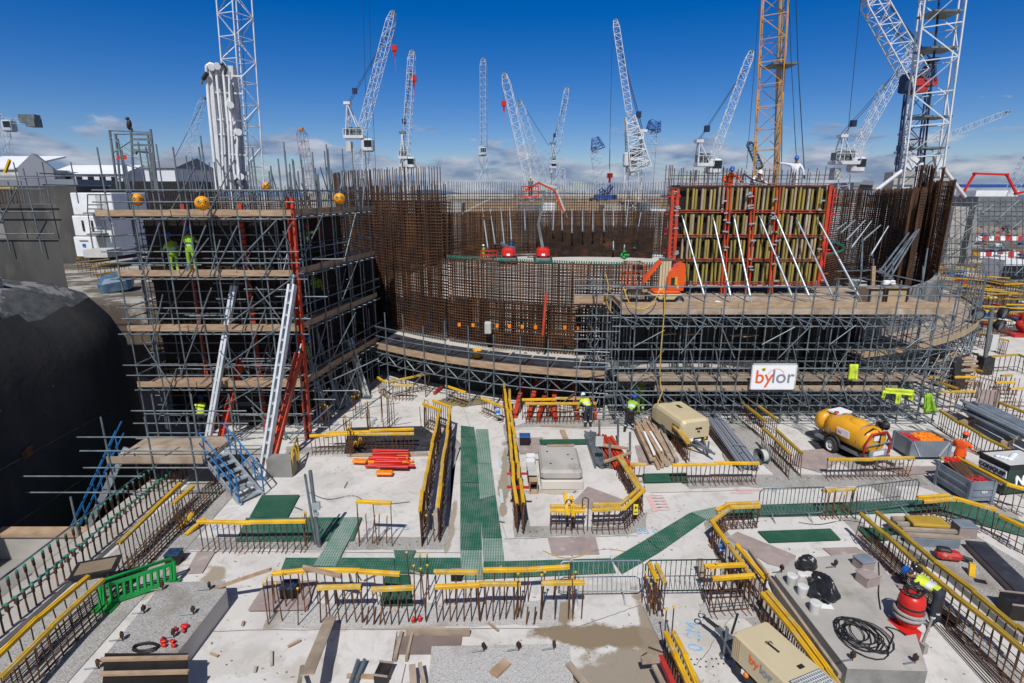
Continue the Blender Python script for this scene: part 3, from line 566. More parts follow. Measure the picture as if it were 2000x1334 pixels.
row('beneath the left of two tilted short rails',[(1268,1100),(1283,1130)],1.05,.22,kick=False)
row('beneath the right of two tilted short rails',[(1284,1102),(1300,1134)],1.05,.22,kick=False)
row('in front of the dark barrier, back line',[(1378,1101),(1455,1098)],1.05,.28,kick=False)
row('in front of the dark barrier, front line',[(1391,1126),(1470,1120)],1.05,.2)
pins('capped bars left of the rails by the dark barrier',[(1376,1178),(1384,1184),(1390,1172),(1468,1196),(1480,1205),(1488,1190)],1.05)
row('at the near edge left of the big generator, left line',[(1302,1232),(1322,1278),(1350,1345)],.75,.17)
row('at the near edge left of the big generator, right line',[(1317,1232),(1338,1278),(1368,1345)],.75,.17)
pins('tall pair of capped bars left of the big generator',[(1296,1266),(1310,1262)],1.1)
row('at the far corner of the long slanting line, outer',[(1484,987),(1426,990),(1391,1016),(1420,1056)],.80,.19,capdesc='at the blue sign corner, outer line')
row('at the far corner of the long slanting line, inner',[(1483,980),(1421,983),(1402,996)],.80,.22,kick=False,capdesc='at the blue sign corner, inner line')
row('in the middle of the long slanting line, outer',[(1427,1066),(1465,1120)],.85,.19,capdesc='on the slant between sign and block, outer line')
row('in the middle of the long slanting line, inner',[(1438,1064),(1494,1128)],.85,.19,kick=False,capdesc='on the slant between sign and block, inner line')
row('along the generator side of the right block, outer',[(1492,1157),(1545,1225),(1602,1300),(1640,1350)],.85,.2,capdesc='on the slant beside the big generator, outer line')
row('along the generator side of the right block, inner',[(1500,1152),(1556,1222),(1618,1305),(1650,1350)],.85,.2,kick=False,capdesc='on the slant beside the big generator, inner line')
row('in front of the blue tube bundle',[(1315,905),(1480,902)],.80,.2,seg=1.5)
row('beside the beige compressor, left line',[(1303,815),(1322,838),(1344,866)],.85,.2)
row('beside the beige compressor, right line',[(1308,812),(1327,838),(1349,862)],.85,.2,kick=False)
row('in the left slanting line between compressor and tank, far half',[(1450,784),(1496,820)],.95,.19,cm='yellow_old')
row('in the right slanting line between compressor and tank, far half',[(1467,779),(1519,817)],.95,.19,cm='yellow_old')
row('in the left slanting line between compressor and tank, near half',[(1491,835),(1545,886)],.98,.17,cm='yellow_old')
row('in the right slanting line between compressor and tank, near half',[(1518,838),(1568,882)],.98,.17,cm='yellow_old')
row('in front of the yellow tank trailer',[(1618,895),(1784,893)],.78,.19)
row('on the left side of the yellow tank trailer',[(1606,812),(1640,835),(1673,853)],.8,.2)
row('between the two far crowd barriers',[(1608,956),(1668,953)],.95,.22)
pins('tall bars between the two far crowd barriers',[(1612,1017),(1625,1014),(1641,1018),(1655,1012),(1668,1015)],1.0)
row('right of the far crowd barriers, back line',[(1793,969),(1852,966)],.7,.22,kick=False)
row('right of the far crowd barriers, front line',[(1804,976),(1864,971),(1945,994)],.85,.22,seg=1.4)
row('at the right edge before the bent green mat',[(1953,1003),(2008,1030)],.85,.22)
row('in the left line of the long slanting pair at the right',[(1682,1002),(1730,1042),(1786,1092),(1860,1155),(1938,1213),(2010,1275)],.98,.24,seg=1.7,r=.014,cm='yellow_old')
row('in the right line of the long slanting pair at the right',[(1713,1000),(1767,1043),(1828,1095),(1902,1152),(1990,1222),(2020,1250)],.98,.26,seg=1.7,r=.014,cm='yellow_old')
row('behind the worker in orange',[(1838,801),(1915,848),(2010,893)],.85,.2,cm='yellow_old')
row('right of the blue grey stillage',[(1838,893),(1870,892),(1968,944),(2015,955)],.95,.22)
row('behind the black membrane with two parallel rails',[(606,849),(700,845),(806,845)],.8,.2)
row('behind the black membrane, back line',[(640,842),(806,838)],.8,.35,kick=False)
row('by the curved scaffold, long raised rail',[(760,745),(836,728)],.9,.25)
row('by the curved scaffold, short front rail',[(766,751),(806,751)],.8,.2)
row('by the curved scaffold, bent left rail',[(738,735),(754,745)],.9,.2)
row('at the brown puddle, left rail',[(872,752),(910,764)],.75,.22)
row('at the brown puddle, right rail',[(941,776),(981,793)],.75,.22)
row('in front of the red beams, back line',[(1021,779),(1150,777)],.95,.25)
row('in front of the red beams, front line',[(1026,787),(1161,786)],.95,.2)
for k,(x,y)in enumerate(((700,808),(637,830),(683,868),(688,880),(636,780),(718,835),(755,825),(768,828),(830,832),(820,735),(832,740))):
 pins(['cluster of capped bars left of the membrane','capped bars at the tower foot','capped bars at the upper edge of the membrane','capped bars at the lower edge of the membrane','capped bars at the tower corner','capped bars behind the membrane','tall capped pair behind the long rebar pair','second tall capped pair behind the long rebar pair','capped bars at the far end of the long rebar pair','tall capped bars at the curved scaffold','right tall capped bars at the curved scaffold'][k],[(x+R.uniform(-9,9),y+R.uniform(-6,14))for _ in range(6 if k!=7 else 3)],1.15 if k!=6 else 1.5)
def loose_rail(a,b,lb,cm='yellow'):
 tag(MB().extr(CAPPROF,a,b).build('cap_rail',M[cm],None,(a+b)/2),lb,'cap rail','yellow cap rails')
loose_rail(G(398,1011,.25),G(362,1043,.10),'loose yellow rail slipped down left of the horizontal rails')
loose_rail(G(374,1000,.5),G(350,1030,.08),'second loose yellow rail slipped down left of the horizontal rails')
loose_rail(G(1108,1006,.75),G(1104,962,1.1),'upright tilted yellow rail over the hooked bars, left')
loose_rail(G(1120,1008,.78),G(1116,968,1.05),'upright tilted pale rail marked F over the hooked bars')
tag(text_mesh('F',.17,M['black'],'letter_mark',None,Matrix.Translation(Q(1118.5,980,G(1120,1008,.78).y-.02))@Matrix.Rotation(1.2,4,'X'),depth=.002),'black letter F marked on the pale upright rail','painted mark')
loose_rail(G(694,862,.7),G(691,872,.05),'leaning yellow rail propped under the two parallel rails')
loose_rail(G(703,855,.8),G(700,872,.05),'second leaning yellow rail under the two parallel rails')
loose_rail(G(1718,835,.02)+Vector((-3.2,-1.6,0)),G(1745,860,.02)+Vector((-3.2,-1.6,0)),'yellow rail lying along the black membrane by the tank')
def hooked(x,y,h,lb):
 b=G(x,y);t=thing('hooked_bar',lb,'rebar',b);pts=[b,b+Vector((0,0,h))]+[b+Vector((-.09+.09*math.cos(a),0,h+.09*math.sin(a)))for a in(.5,1.0,1.57,2.1,2.6,3.14)]+[b+Vector((-.18,0,h-.22))]
 MB().tube(pts,.018,8).build('bar',M['rust'],t)
hooked(1115,1037,.98,'hooked rusty bar beside the upright rail');hooked(1147,1037,1.05,'tallest hooked rusty bar right of the upright rail')
def coupler(par_lb,pts,h,name='coupler_bar'):
 root=thing('coupler_bar',par_lb[0],'rebar',(0,0,0),'coupler bars with green caps')
 a=MB().rod((0,0,-.02),(0,0,h*.66),.022,8);a.build('bar',M['rust'],root)
 c=MB().lathe([(.022,h*.62),(.036,h*.64),(.036,h*.93),(.02,h*.95)],(0,0,0),10).build('coupler_sleeve',M['rust_dark'],root)
 MB().lathe([(.037,h*.92),(.037,h),(.02,h+.012),(0,h+.012)],(0,0,0),10).build('green_cap',M['cap_green'],c)
 for i,p in enumerate(pts):
  o=root if i==0 else copy_tree(root);o.location=p;par=par_lb[0]%onum(i);o.rotation_euler=(R.gauss(0,.03),R.gauss(0,.03),R.random()*6);o['label']=par
n1=46;coupler(['tall green capped coupler bar, %s from near in the outer edge row'],[Vector((EDGE+.32,7.2+.27*k,.14))for k in range(n1)],.62)
coupler(['tall green capped coupler bar, %s from near in the inner edge row'],[Vector((EDGE+1.12,5.4+.23*k,.14))for k in range(58)],.62)
coupler(['short stubby green capped coupler, %s from near between the edge rows'],[Vector((EDGE+.55+.0*k,7.3+.27*k,.14))for k in range(45)],.20)
row('in the slanting line along the left slab edge, near part',[(0,1322),(100,1220),(200,1129)],.92,.24,r=.014,tie=True,kick=True,capdesc='on the near part of the left edge, right line')
row('in the outer slanting line along the left slab edge, near part',[(-10,1284),(70,1207),(165,1128)],.92,.3,r=.014,kick=False,capdesc='on the near part of the left edge, left line')
row('in the slanting line along the left slab edge, far part',[(232,1060),(350,944)],.92,.22,r=.014,capdesc='on the far part of the left edge, long rail line')
row('in the short slanting line by the scaffold step platform',[(338,981),(373,949)],.92,.22,r=.014,kick=False,capdesc='beside the step platform, short line')
row('without rails continuing the left slanting line',[(200,1129),(232,1100),(345,990)],.82,.22,caps=False,r=.014)
row('without rails under the step platform',[(345,1000),(400,945),(455,900)],.8,.2,caps=False,r=.014)
mb=MB()
for k in range(7):
 y0=6;mb.rod((EDGE+2.2+.13*k,y0,.05+.01*k),(EDGE+2.1+.11*k,20,.05+.01*k),.013,5)
tag(mb.build('long_bars',M['rust_dark']),'bundle of long dark bars lying along the left edge strip','rebar')
mb=MB()
for k in range(9):
 a=G(1820+8*k,1215+3*k,.05+.012*k);b=G(1985+8*k,1400,.05+.012*k);mb.rod(a,b,.013,5)
for k in range(8):
 a=G(1676+5*k,1045+1*k,.05+.01*k);b=G(1850+6*k,1225,.05+.01*k);mb.rod(a,b,.012,5)
tag(mb.build('long_bars',M['rust_dark']),'bundle of long rusty bars lying along the right slanting rails','rebar')
def cage(name,label,cat,r0,a0,a1,z0,z1,zs,sp,hsp,m,rb=.016,off=.32,zvar=0,z1b=None,spike=0.0,hm=None,vlim=100):
 """curved cage: two skins of vertical bars with curved horizontals"""
 n=int(abs(a1-a0)*r0/sp)
 am=(a0+a1)/2;base=Vector((CX+r0*math.cos(am),CY+r0*math.sin(am),z0));t=thing(name,label,cat,base)
 def P(r,a,z):return Vector((CX+r*math.cos(a),CY+r*math.sin(a),z))
 segs=[]
 for k in range(n+1):
  a=a0+(a1-a0)*k/n;ztop=z1 if z1b is None else z1+(z1b-z1)*k/n
  for s,r in((0,r0),(1,r0-off)):
   sp_=spike+R.uniform(-.06,.06)+(-.9 if(s==1 and spike>.8)else 0)
   j=R.gauss(0,.0012);segs.append((P(r,a,z0-.02),P(r+R.gauss(0,.02),a+j,ztop+sp_)))
 rods(t,'vertical_bar',segs,rb,M[m],5,vlim)
 nh=int((z1-z0)/hsp);mb=MB();hs=[]
 arc=max(6,int(abs(a1-a0)*14))
 for s,r in((0,r0+.03),(1,r0-off-.03)):
  for i in range(nh+1):
   z=z0+.1+(z1-z0-.15)*i/nh
   mb.tube([P(r+R.uniform(-.008,.008),a0+(a1-a0)*k/arc,z+R.uniform(-.015,.015)+(0 if z1b is None else(z1b-z1)*k/arc*i/nh))for k in range(arc+1)],rb*.95,4)
 tag(mb.build('curved_bar',M[hm or m],t),kind='stuff')
 return t
def ang(X,Y):return math.atan2(Y-CY,X-CX)
A=math.radians
cage('rebar_cage','low curved rebar wall with green capped tops in front of the ring floor','rebar cage',21.5,A(-122),A(-92.5),2.2,6.75,.16,.15,.15,'rust_mid',.026,.42)
cage('rebar_cage','tall curved rebar wall at the left of the ring with a fringe of long spikes','rebar cage',21.6,A(-168),A(-122.6),2.2,10.0,.16,.19,.165,'rust_mid',.024,.42,spike=1.35)
cage('rebar_cage','far curved rebar wall at the back of the ring, dense lower band','rebar cage',20.6,A(16),A(160),3.2,8.0,.16,.2,.17,'rust_mid',.036,.5)
cage('rebar_cage','thin spiked rebar screen standing behind the dense back wall of the ring','rebar cage',22.6,A(40),A(168),2.2,10.05,.2,.30,.34,'rust_dark',.026,.5,spike=1.25)
cage('rebar_cage','high curved rebar wall at the right of the ring behind the formwork','rebar cage',21.3,A(-44),A(28),2.2,10.1,.16,.17,.16,'rust_mid',.028,.42,spike=.25)
cage('rebar_cage','inner curved rebar wall with green caps behind the propped formwork','rebar cage',17.3,A(-60),A(4),3.2,6.3,.16,.18,.15,'rust_mid',.03,.4)
cage('rebar_cage','end of the high rebar wall by the crates, beside the scaffold','rebar cage',22.6,A(-38),A(-17),2.2,10.5,.16,.16,.2,'rust_mid',.022,.7,spike=.3)
cage('rebar_cage','narrow column of bars rising above the right end of the ring','rebar cage',22.1,A(-31),A(-28),6.0,11.3,.16,.07,.6,'rust',.018,.5,spike=.3)
cage('rebar_cage','second narrow column of bars rising at the right end of the ring','rebar cage',22.0,A(-22),A(-18),6.0,11.6,.16,.07,.6,'rust',.018,.5,spike=.3)
cage('rebar_cage','dense rebar band low behind the red boom lifts','rebar cage',15.5,A(62),A(110),3.2,6.6,.16,.16,.13,'rust_dark',.04,.4)
cage('rebar_cage','inner layer of bars behind the tall left rebar wall','rebar cage',20.6,A(-170),A(-124),2.2,9.6,.16,.17,.17,'rust_dark',.022,.4)
cage('rebar_cage','dense lower layer of bars standing behind the low rebar wall','rebar cage',20.7,A(-124),A(-93),2.2,4.5,.16,.13,.45,'rust_mid',.03,.25)
mb=MB()
for k in range(95):
 a=A(-122)+A(29.5)*k/94;p=Vector((CX+21.5*math.cos(a),CY+21.5*math.sin(a),6.76));mb.rod(p,p+Vector((0,0,.13)),.035,6)
tag(mb.build('bar_caps',M['cap_green']),'green plastic caps along the top of the low curved rebar wall','bar caps',kind='stuff')
mb=MB()
for k in range(80):
 a=A(-60)+A(64)*k/79;p=Vector((CX+17.3*math.cos(a),CY+17.3*math.sin(a),6.32));mb.rod(p,p+Vector((0,0,.12)),.035,6)
tag(mb.build('bar_caps',M['cap_green']),'green plastic caps along the inner curved rebar wall','bar caps',kind='stuff')
def prop(lb,a,b,r=.045,m='galv_bright',grp='raking props in the ring',name='raking_prop'):
 a=Vector(a);b=Vector(b);t=thing(name,lb,'prop',a,grp);d=(b-a)
 rodobj(t,'outer_tube',a+d*.02,a+d*.62,r,M[m],8);rodobj(t,'inner_tube',a+d*.6,b,r*.72,M[m],8)
 MB().box(a+Vector((0,0,.03)),(.26,.26,.05)).rod(a+Vector((0,0,.05)),a+Vector((0,0,.16)),.05,6).build('foot_plate',M['galv'],t)
 return t
for k,(x0,y0,x1,y1)in enumerate(((953,486,942,405),(967,477,957,408),(985,478,978,405),(999,470,995,405),(1026,450,1024,408),(1117,455,1117,408),(1138,452,1138,408),(1158,452,1158,408),(1180,452,1179,408),(1198,488,1198,406),(1219,488,1226,408),(1239,485,1252,415),(1080,450,1081,410),(1098,450,1097,410))):
 D=62;prop(ORD[k]+' slim steel prop from the left against the far rebar wall',Q(x0,y0,D),Q(x1,y1,D+4),.075)
for k,(x0,y0,x1,y1)in enumerate(((1632,450,1654,434),(1642,455,1670,430),(1652,470,1690,430),(1662,485,1702,432),(1685,470,1720,440),(1700,500,1735,442))):
 prop(ORD[k]+' slim steel prop from the left inside the high right rebar wall',Q(x0,y0,44-k),Q(x1,y1,45-k),.06)
for k,(x0,y0,x1,y1)in enumerate(((1718,530,1775,455),(1724,535,1785,455),(1730,540,1790,450),(1737,545,1795,448),(1800,560,1812,485),(1682,530,1685,470))):
 prop(ORD[k]+' tube of the raking bundle against the end rebar wall by the crates',Q(x0,y0,28),Q(x1,y1,30),.05,'galv')
def arcP(r,a,z):return Vector((CX+r*math.cos(a),CY+r*math.sin(a),z))
a0,a1=A(-142),A(-99.0)
t=thing('curved_scaffold','curved tube scaffold walkway in front of the low rebar wall','scaffold',arcP(23.4,A(-112),0))
st=[];ld=[];br=[]
NS=14
for k in range(NS+1):
 a=a0+(a1-a0)*k/NS
 st.append((arcP(24.4,a,0),arcP(24.4,a,3.75+R.uniform(-.2,.45))));st.append((arcP(22.6,a,.0),arcP(22.6,a,2.1)))
 for z in(1.9,1.35):ld.append((arcP(24.9,a,z),arcP(22.5,a,z)))
 br.append((arcP(24.4,a,1.9),arcP(22.7,a,1.2)))
 if k<NS:
  b=a0+(a1-a0)*(k+1)/NS
  for z in(3.25,2.75,1.85,1.32):ld.append((arcP(24.45,a-.005,z),arcP(24.45,b+.005,z)))
  ld.append((arcP(22.65,a,1.6),arcP(22.65,b,1.6)))
  m_=(a+b)/2;br.append((arcP(24.4,a,1.86),arcP(24.4,m_,1.32)));br.append((arcP(24.4,m_,1.32),arcP(24.4,b,1.86)))
  br.append((arcP(23.5,a,1.86),arcP(23.5,m_,1.32)));br.append((arcP(23.5,m_,1.32),arcP(23.5,b,1.86)))
  if k%3==0:br.append((arcP(24.4,a,.05),arcP(24.4,b,1.3)))
rods(t,'standard',st,.03,M['galv']);rods(t,'ledger',ld,.027,M['galv']);rods(t,'brace',br,.026,M['galv'])
for k in range(NS):
 a=a0+(a1-a0)*k/NS;b=a0+(a1-a0)*(k+1)/NS
 MB().hexa([arcP(24.3,a,2.06),arcP(24.3,b,2.06),arcP(22.5,b,2.06),arcP(22.5,a,2.06),arcP(24.3,a,2.1),arcP(24.3,b,2.1),arcP(22.5,b,2.1),arcP(22.5,a,2.1)]).build('deck_board',M['timber_grey'],t)
 MB().hexa([arcP(24.34,a,2.0),arcP(24.34,b,2.0),arcP(24.30,b,2.0),arcP(24.30,a,2.0),arcP(24.34,a,2.34),arcP(24.34,b,2.34),arcP(24.30,b,2.34),arcP(24.30,a,2.34)]).build('toe_board',M['timber'],t)
mb=MB()
for k in range(NS):
 a=a0+(a1-a0)*(k+.04)/NS;b=a0+(a1-a0)*(k+.97)/NS
 mb.hexa([arcP(24.0,a,2.204),arcP(24.0,b,2.204),arcP(22.2,b,2.204),arcP(22.2,a,2.204),arcP(24.0,a,2.23),arcP(24.0,b,2.23),arcP(22.2,b,2.23),arcP(22.2,a,2.23)])
tag(mb.build('black_matting',M['asphalt_mat']),'black matting laid along the curved scaffold walkway','matting')
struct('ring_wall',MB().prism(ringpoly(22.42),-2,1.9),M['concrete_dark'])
bp_=G(932,697,2.36);tag(MB().lathe([(.0,0),(.19,0),(.22,.3),(.235,.3),(.235,.36),(.2,.36),(.18,.1),(0,.08)],bp_,16).build('bucket',M['tank_yellow'],None,bp_),'yellow bucket on the curved scaffold walkway','bucket')
for k,(x,y,x2,y2,r)in enumerate(((903,748,925,722,.33),(972,760,990,738,.30))):
 a=G(x,y,r);b=a+Vector((1.0,2.4,.25));t=thing('pipe',['left','right'][k]+' pale drain pipe poking out beneath the curved scaffold','pipe',a,'pale drain pipes')
 mb=MB();d=(b-a).normalized();mb.lathe([(r*.93,.0),(r,0),(r,2.6),(r*.93,2.6),(r*.93,0)],a,20,d);mb.build('barrel',M['pipe'],t)
M['wall_top']=pm('painted_light_rough_wall_top',(.035,.04,.045),(.07,.075,.08),3,.95,bump=1.0,bsc=5,wear=(.20,.20,.20),wsc=.7,wlo=.53,whi=.58)  # dark base and pale patches paint cast shadow and sunlit spots
def left_wall():
 pts=[(-16.5,9),(-16.5,21.5),(-16.6,23.0),(-17.0,24.2),(-17.9,25.2),(-19.3,25.9),(-21,26.2),(-34,26.4),(-34,9)]
 q_=[]
 for i in range(len(pts)):
  a=Vector((*pts[i],0));b=Vector((*pts[(i+1)%len(pts)],0));m_=max(1,int((b-a).length/.7))
  q_+=[tuple(a.lerp(b,k/m_))[:2]for k in range(m_)]
 pts=q_;c=Vector((-24,17,0));mb=MB();rings=[]
 for(ins,z)in((0,-3.2),(0,2.2),(.08,3.8),(.35,4.9),(.85,5.75),(1.6,6.3),(2.6,6.6),(3.4,6.68)):
  rg=[]
  for(x,y)in pts:
   nz=(math.sin(y*1.9+x)+math.sin(y*.83+2*z)*1.3+math.sin(x*1.4+y*3.1))*(.09 if z>5 else .025)
   rg.append((x-ins+nz*.5 if x>-33 else x,y if y<10 else(y-(ins if y>19 else 0)+nz),z+(nz*1.3 if z>5 else 0)))
  rings.append(rg)
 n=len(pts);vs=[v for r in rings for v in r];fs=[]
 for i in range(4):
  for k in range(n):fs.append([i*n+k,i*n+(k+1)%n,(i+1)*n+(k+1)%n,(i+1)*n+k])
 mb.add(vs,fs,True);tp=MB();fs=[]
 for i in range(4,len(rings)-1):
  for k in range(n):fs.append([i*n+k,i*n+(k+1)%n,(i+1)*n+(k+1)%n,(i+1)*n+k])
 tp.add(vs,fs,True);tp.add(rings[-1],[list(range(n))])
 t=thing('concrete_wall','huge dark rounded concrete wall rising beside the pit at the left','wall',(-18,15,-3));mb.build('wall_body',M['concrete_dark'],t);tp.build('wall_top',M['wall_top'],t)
 b2=MB();
 for(x,y)in((90,832),(130,870)):pass
 p=Vector((-16.46,17.6,1.5));MB().hexa([p+Vector(q)for q in((0,-.25,-.2),(.03,-.25,-.2),(.03,.25,-.1),(0,.25,-.1),(0,-.3,.1),(.03,-.3,.1),(.03,.2,.25),(0,.2,.25))]).build('repair_patch',M['rust'],t)
 for zz in(-.6,1.4):MB().beam((-16.5,9.2,zz),(-16.5,21.4,zz),.05,.03).build('pour_line',M['basin'],t)
 for(dy,z)in((15.2,4.0),(17,3.2),(18.6,2.4),(16.1,2.1),(19.2,3.3),(14.4,1.2),(17.6,.6),(20.4,1.9),(19.6,.2)):
  MB().rod((-16.5,dy,z),(-16.47,dy,z),.05,8).build('tie_hole',M['black'],t)
left_wall()
t=thing('concrete_block','rough concrete step on top of the dark rounded wall','concrete',(-19,20,6.7))
MB().box((-21.4,18.6,6.75),(5.2,4.2,.6),.02,bev=.05).build('step',M['agg'],t)
t=thing('concrete_building','weathered concrete basin wall behind the dark rounded wall','building',(-22,27,0))
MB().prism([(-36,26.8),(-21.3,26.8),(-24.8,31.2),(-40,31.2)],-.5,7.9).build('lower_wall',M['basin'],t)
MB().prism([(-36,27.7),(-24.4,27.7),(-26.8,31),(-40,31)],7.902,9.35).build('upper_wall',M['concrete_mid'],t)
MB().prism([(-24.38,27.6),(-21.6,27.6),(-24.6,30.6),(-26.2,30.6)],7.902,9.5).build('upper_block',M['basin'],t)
t=thing('guard_scaffold','tube guard rails standing on the weathered basin wall at the left','scaffold',(-22,25,8.5),'guard rails');segs=[];lg=[]
for k in range(7):x=-31+1.5*k;segs.append(((x,26.6,7.3),(x-.1,26.6,11.0+.5*R.random())));segs.append(((x+.4,30.9,9.5),(x+.4,30.9,11.6)))
for z in(8.2,9.2,10.2,10.7):lg.append(((-33,26.55,z),(-21.2,26.55,z)))
for z in(10.4,10.9):lg.append(((-33,30.9,z),(-21.2,30.9,z)));lg.append(((-21.4,26.6,z),(-21.4,31,z)))
rods(t,'standard',segs,.03,M['galv']);rods(t,'ledger',lg,.028,M['galv'])
rods(t,'brace',[((-24,26.5,8.2),(-22.5,26.5,10.2)),((-27,26.5,8.2),(-25.5,26.5,10.2))],.028,M['galv'])
for k,(x,y)in enumerate(((-26.8,26.6),(-25,26.6),(-23,26.6))):
 loose_rail(Vector((x,y,10.95)),Vector((x+.35,y,11.5)),ORD[k]+' tilted yellow rail from the left on the guard rails above the basin')
for k,(y,w)in enumerate(((28.2,-36),(29.2,-37),(30.2,-38))):row('on the basin wall, %s line'%ORD[k],None,.95,.35,wpts=[(w,y),(-24.2-.7*k,y)],base=9.35,kick=False,r=.018,seg=2.2,cm='yellow_old')
rods(t,'standard',[((-33+.75*k,28.6+(k%3),9.3),(-33+.75*k,28.6+(k%3),10.6+.5*(k%2)))for k in range(13)],.03,M['galv'])
sheet([(-16.4,6),(EDGE,6),(EDGE,22),(-16.4,22)],-2.55,'pit_floor',M['grate_dark'])
t=thing('pit_wall','pale boarded concrete wall standing in the pit below the edge bars','wall',(-14.8,14.4,-2.5));MB().box((-14.7,15.8,-1.5),(3.3,.3,2.1)).build('wall_face',M['concrete'],t);MB().box((-14.7,15.78,-.40),(3.34,.42,.12)).build('coping_board',M['timber'],t)
MB().box((-14.7,13.2,-1.9),(3.3,5.1,1.2)).build('lower_step',M['concrete_mid'],t)
t=thing('guard_scaffold','tube guard rail at the slab edge above the pit','scaffold',(EDGE,14,0),'guard rails')
rods(t,'standard',[((EDGE-.12,y,-1.5),(EDGE-.12,y,1.35))for y in(9.6,12.1,14.9,16.4,17.8)],.03,M['galv'])
rods(t,'ledger',[((EDGE-.06,7,.55),(EDGE-.06,18.5,.55)),((EDGE-.06,7,-.15),(EDGE-.06,18.5,-.15)),((-16.3,17.0,.9),(EDGE+.6,17.0,.9)),((-16.3,17.0,.3),(EDGE+.6,17.0,.3))],.028,M['galv'])
def zat(y,D):r=ray(1000,y);return HC+r.z/r.y*D
TX0,TX1,TY0,TY1=-15.2,-8.6,21.8,29.4
def RX_(y):return TX1+(y-TY0)*.185
LV=[2.37,4.72,6.92,9.2]
t=thing('scaffold_tower','tall tube scaffold tower with timber toe boards around the dark core at the left','scaffold',(TX1,TY0,0))
st=[];ld=[];br=[];tr=[]
fx=[-15.2,-14.25,-13.2,-12.2,-11.35,-10.35,-9.5,-8.6]
ry=[21.8,23.0,24.2,25.4,26.6,27.8,29.2]
def top():return 10.75+R.choice((.1,.3,.5,.9,1.3,1.0))
for i,x in enumerate(fx):
 st.append(((x,TY0,0),(x-.03,TY0,top())));st.append(((x+.1,TY0+1.15,0),(x+.1,TY0+1.15,top())))
 if i%2==0:st.append(((x+.25,TY1,2),(x+.2,TY1,top())))
for y in ry[1:]:
 X_=RX_(y);st.append(((X_,y,0),(X_,y,top())));st.append(((X_-.55,y+.3,0),(X_-.55,y+.3,top())));st.append(((X_-1.15,y+.05,0),(X_-1.15,y+.05,top())));st.append(((TX0,y,0),(TX0,y,top())))
for _ in range(14):x=R.uniform(TX0,TX1);y=R.choice((24.5,26,27.6));st.append(((x,y,9),(x,y,10.6+R.random()*1.2)))
for z in LV:
 for dz in(-.13,.5,.93):
  e0=R.uniform(.1,.6);e1=R.uniform(.05,.9)
  ld.append(((TX0-e0,TY0-.05,z+dz),(TX1+e1,TY0-.05,z+dz)))
  ld.append(((TX1,TY0-R.uniform(.1,.5),z+dz),(RX_(TY1+.4)+.05,TY1+.4,z+dz)));ld.append(((TX1-1.15,TY0+1,z+dz),(RX_(TY1)-1.15,TY1,z+dz)))
  ld.append(((TX0-.05,TY0,z+dz),(TX0-.05,TY1,z+dz)))
  if dz>0:ld.append(((TX0,TY1,z+dz),(TX1,TY1,z+dz)))
 ld.append(((TX0,TY0+1.2,z-.13),(TX1,TY0+1.2,z-.13)));ld.append(((TX1-1.2,TY0,z-.13),(RX_(TY1)-1.2,TY1,z-.13)))
 for dz,yy in((1.45,TY0+1.15),(1.0,TY0+1.2),(.5,TY0+1.2)):ld.append(((TX0-.2,yy,z+dz-2.25),(TX1-.3,yy,z+dz-2.25)))
 x=TX0
 while x<TX1:tr.append(((x,TY0-.22,z-.08),(x,TY0+1.35,z-.08)));x+=.55
 y=TY0+.5
 while y<TY1:tr.append(((RX_(y)-1.3,y,z-.08),(RX_(y)+.22,y,z-.08)));y+=.6
for z in(.35,1.2):ld.append(((TX0,TY0-.05,z),(TX1+.4,TY0-.05,z)));ld.append(((TX1+.05,TY0,z),(RX_(TY1)+.05,TY1,z)))
for(x0,y0,x1,y1)in((446,632,592,529),(392,750,568,622),(400,812,575,716),(430,885,590,770),(277,537,312,435),(365,530,402,440),(297,670,318,575),(375,662,413,562),(352,735,387,640),(310,820,345,720),(480,700,520,600),(350,500,365,420),(560,640,500,560),(455,520,540,430),(300,905,420,840)):
 br.append((Q(x0,y0,TY0-.14),Q(x1,y1,TY0-.14)))
for(y0,z0,y1,z1)in((22,7.0,24.5,9.2),(25,4.8,27.4,6.9),(22.2,2.4,24,4.6),(26,7,27.5,9.1),(23,.2,25.5,2.3)):br.append(((RX_(y0)+.1,y0,z0),(RX_(y1)+.1,y1,z1)))
for(x0,y0,x1,y1,D)in((637,722,695,610,24.6),(662,798,705,700,24.4),(600,765,740,700,23.5),(560,870,650,790,21.5),(575,900,770,755,22)):br.append((Q(x0,y0,D),Q(x1,y1,D+(.5 if D>22 else 0))))
for k in range(34):
 z=R.choice([.2]+LV);x=R.uniform(TX0,TX1-.6);s_=R.choice((-1,1));yy=TY0+R.choice((-.1,1.1,1.25));br.append(((x,yy,z),(x+s_*R.uniform(.5,1.6),yy,z+R.uniform(1.3,2.1))))
for k in range(26):
 z=R.choice([.2]+LV);y=R.uniform(TY0+.4,TY1-1);o_=R.choice((.08,-.6,-1.1));y2=y+R.choice((-1,1))*R.uniform(.4,1.3);br.append(((RX_(y)+o_,y,z),(RX_(y2)+o_,y2,z+R.uniform(1.2,2.0))))
for k in range(40):
 z=R.choice(LV)+R.uniform(-2,.9);y=TY0+R.uniform(.2,1.3);x=R.uniform(TX0,TX1);ld.append(((x,y,z),(x+R.uniform(.8,2.2),y,z+R.uniform(-.03,.03))))
rods(t,'standard',st,.0285,M['galv']);rods(t,'ledger',ld,.026,M['galv']);rods(t,'transom',tr,.024,M['galv'],6);rods(t,'brace',br,.026,M['galv'])
mb=MB()
for(a,b)in st:
 for z in LV:
  if a[2]<z<b[2]:mb.box((a[0],a[1]-.01,z-.12),(.10,.10,.09),R.random());mb.box((a[0],a[1]-.01,z+.92),(.09,.1,.08),R.random())
tag(mb.build('coupler',M['galv'],t),kind='stuff')
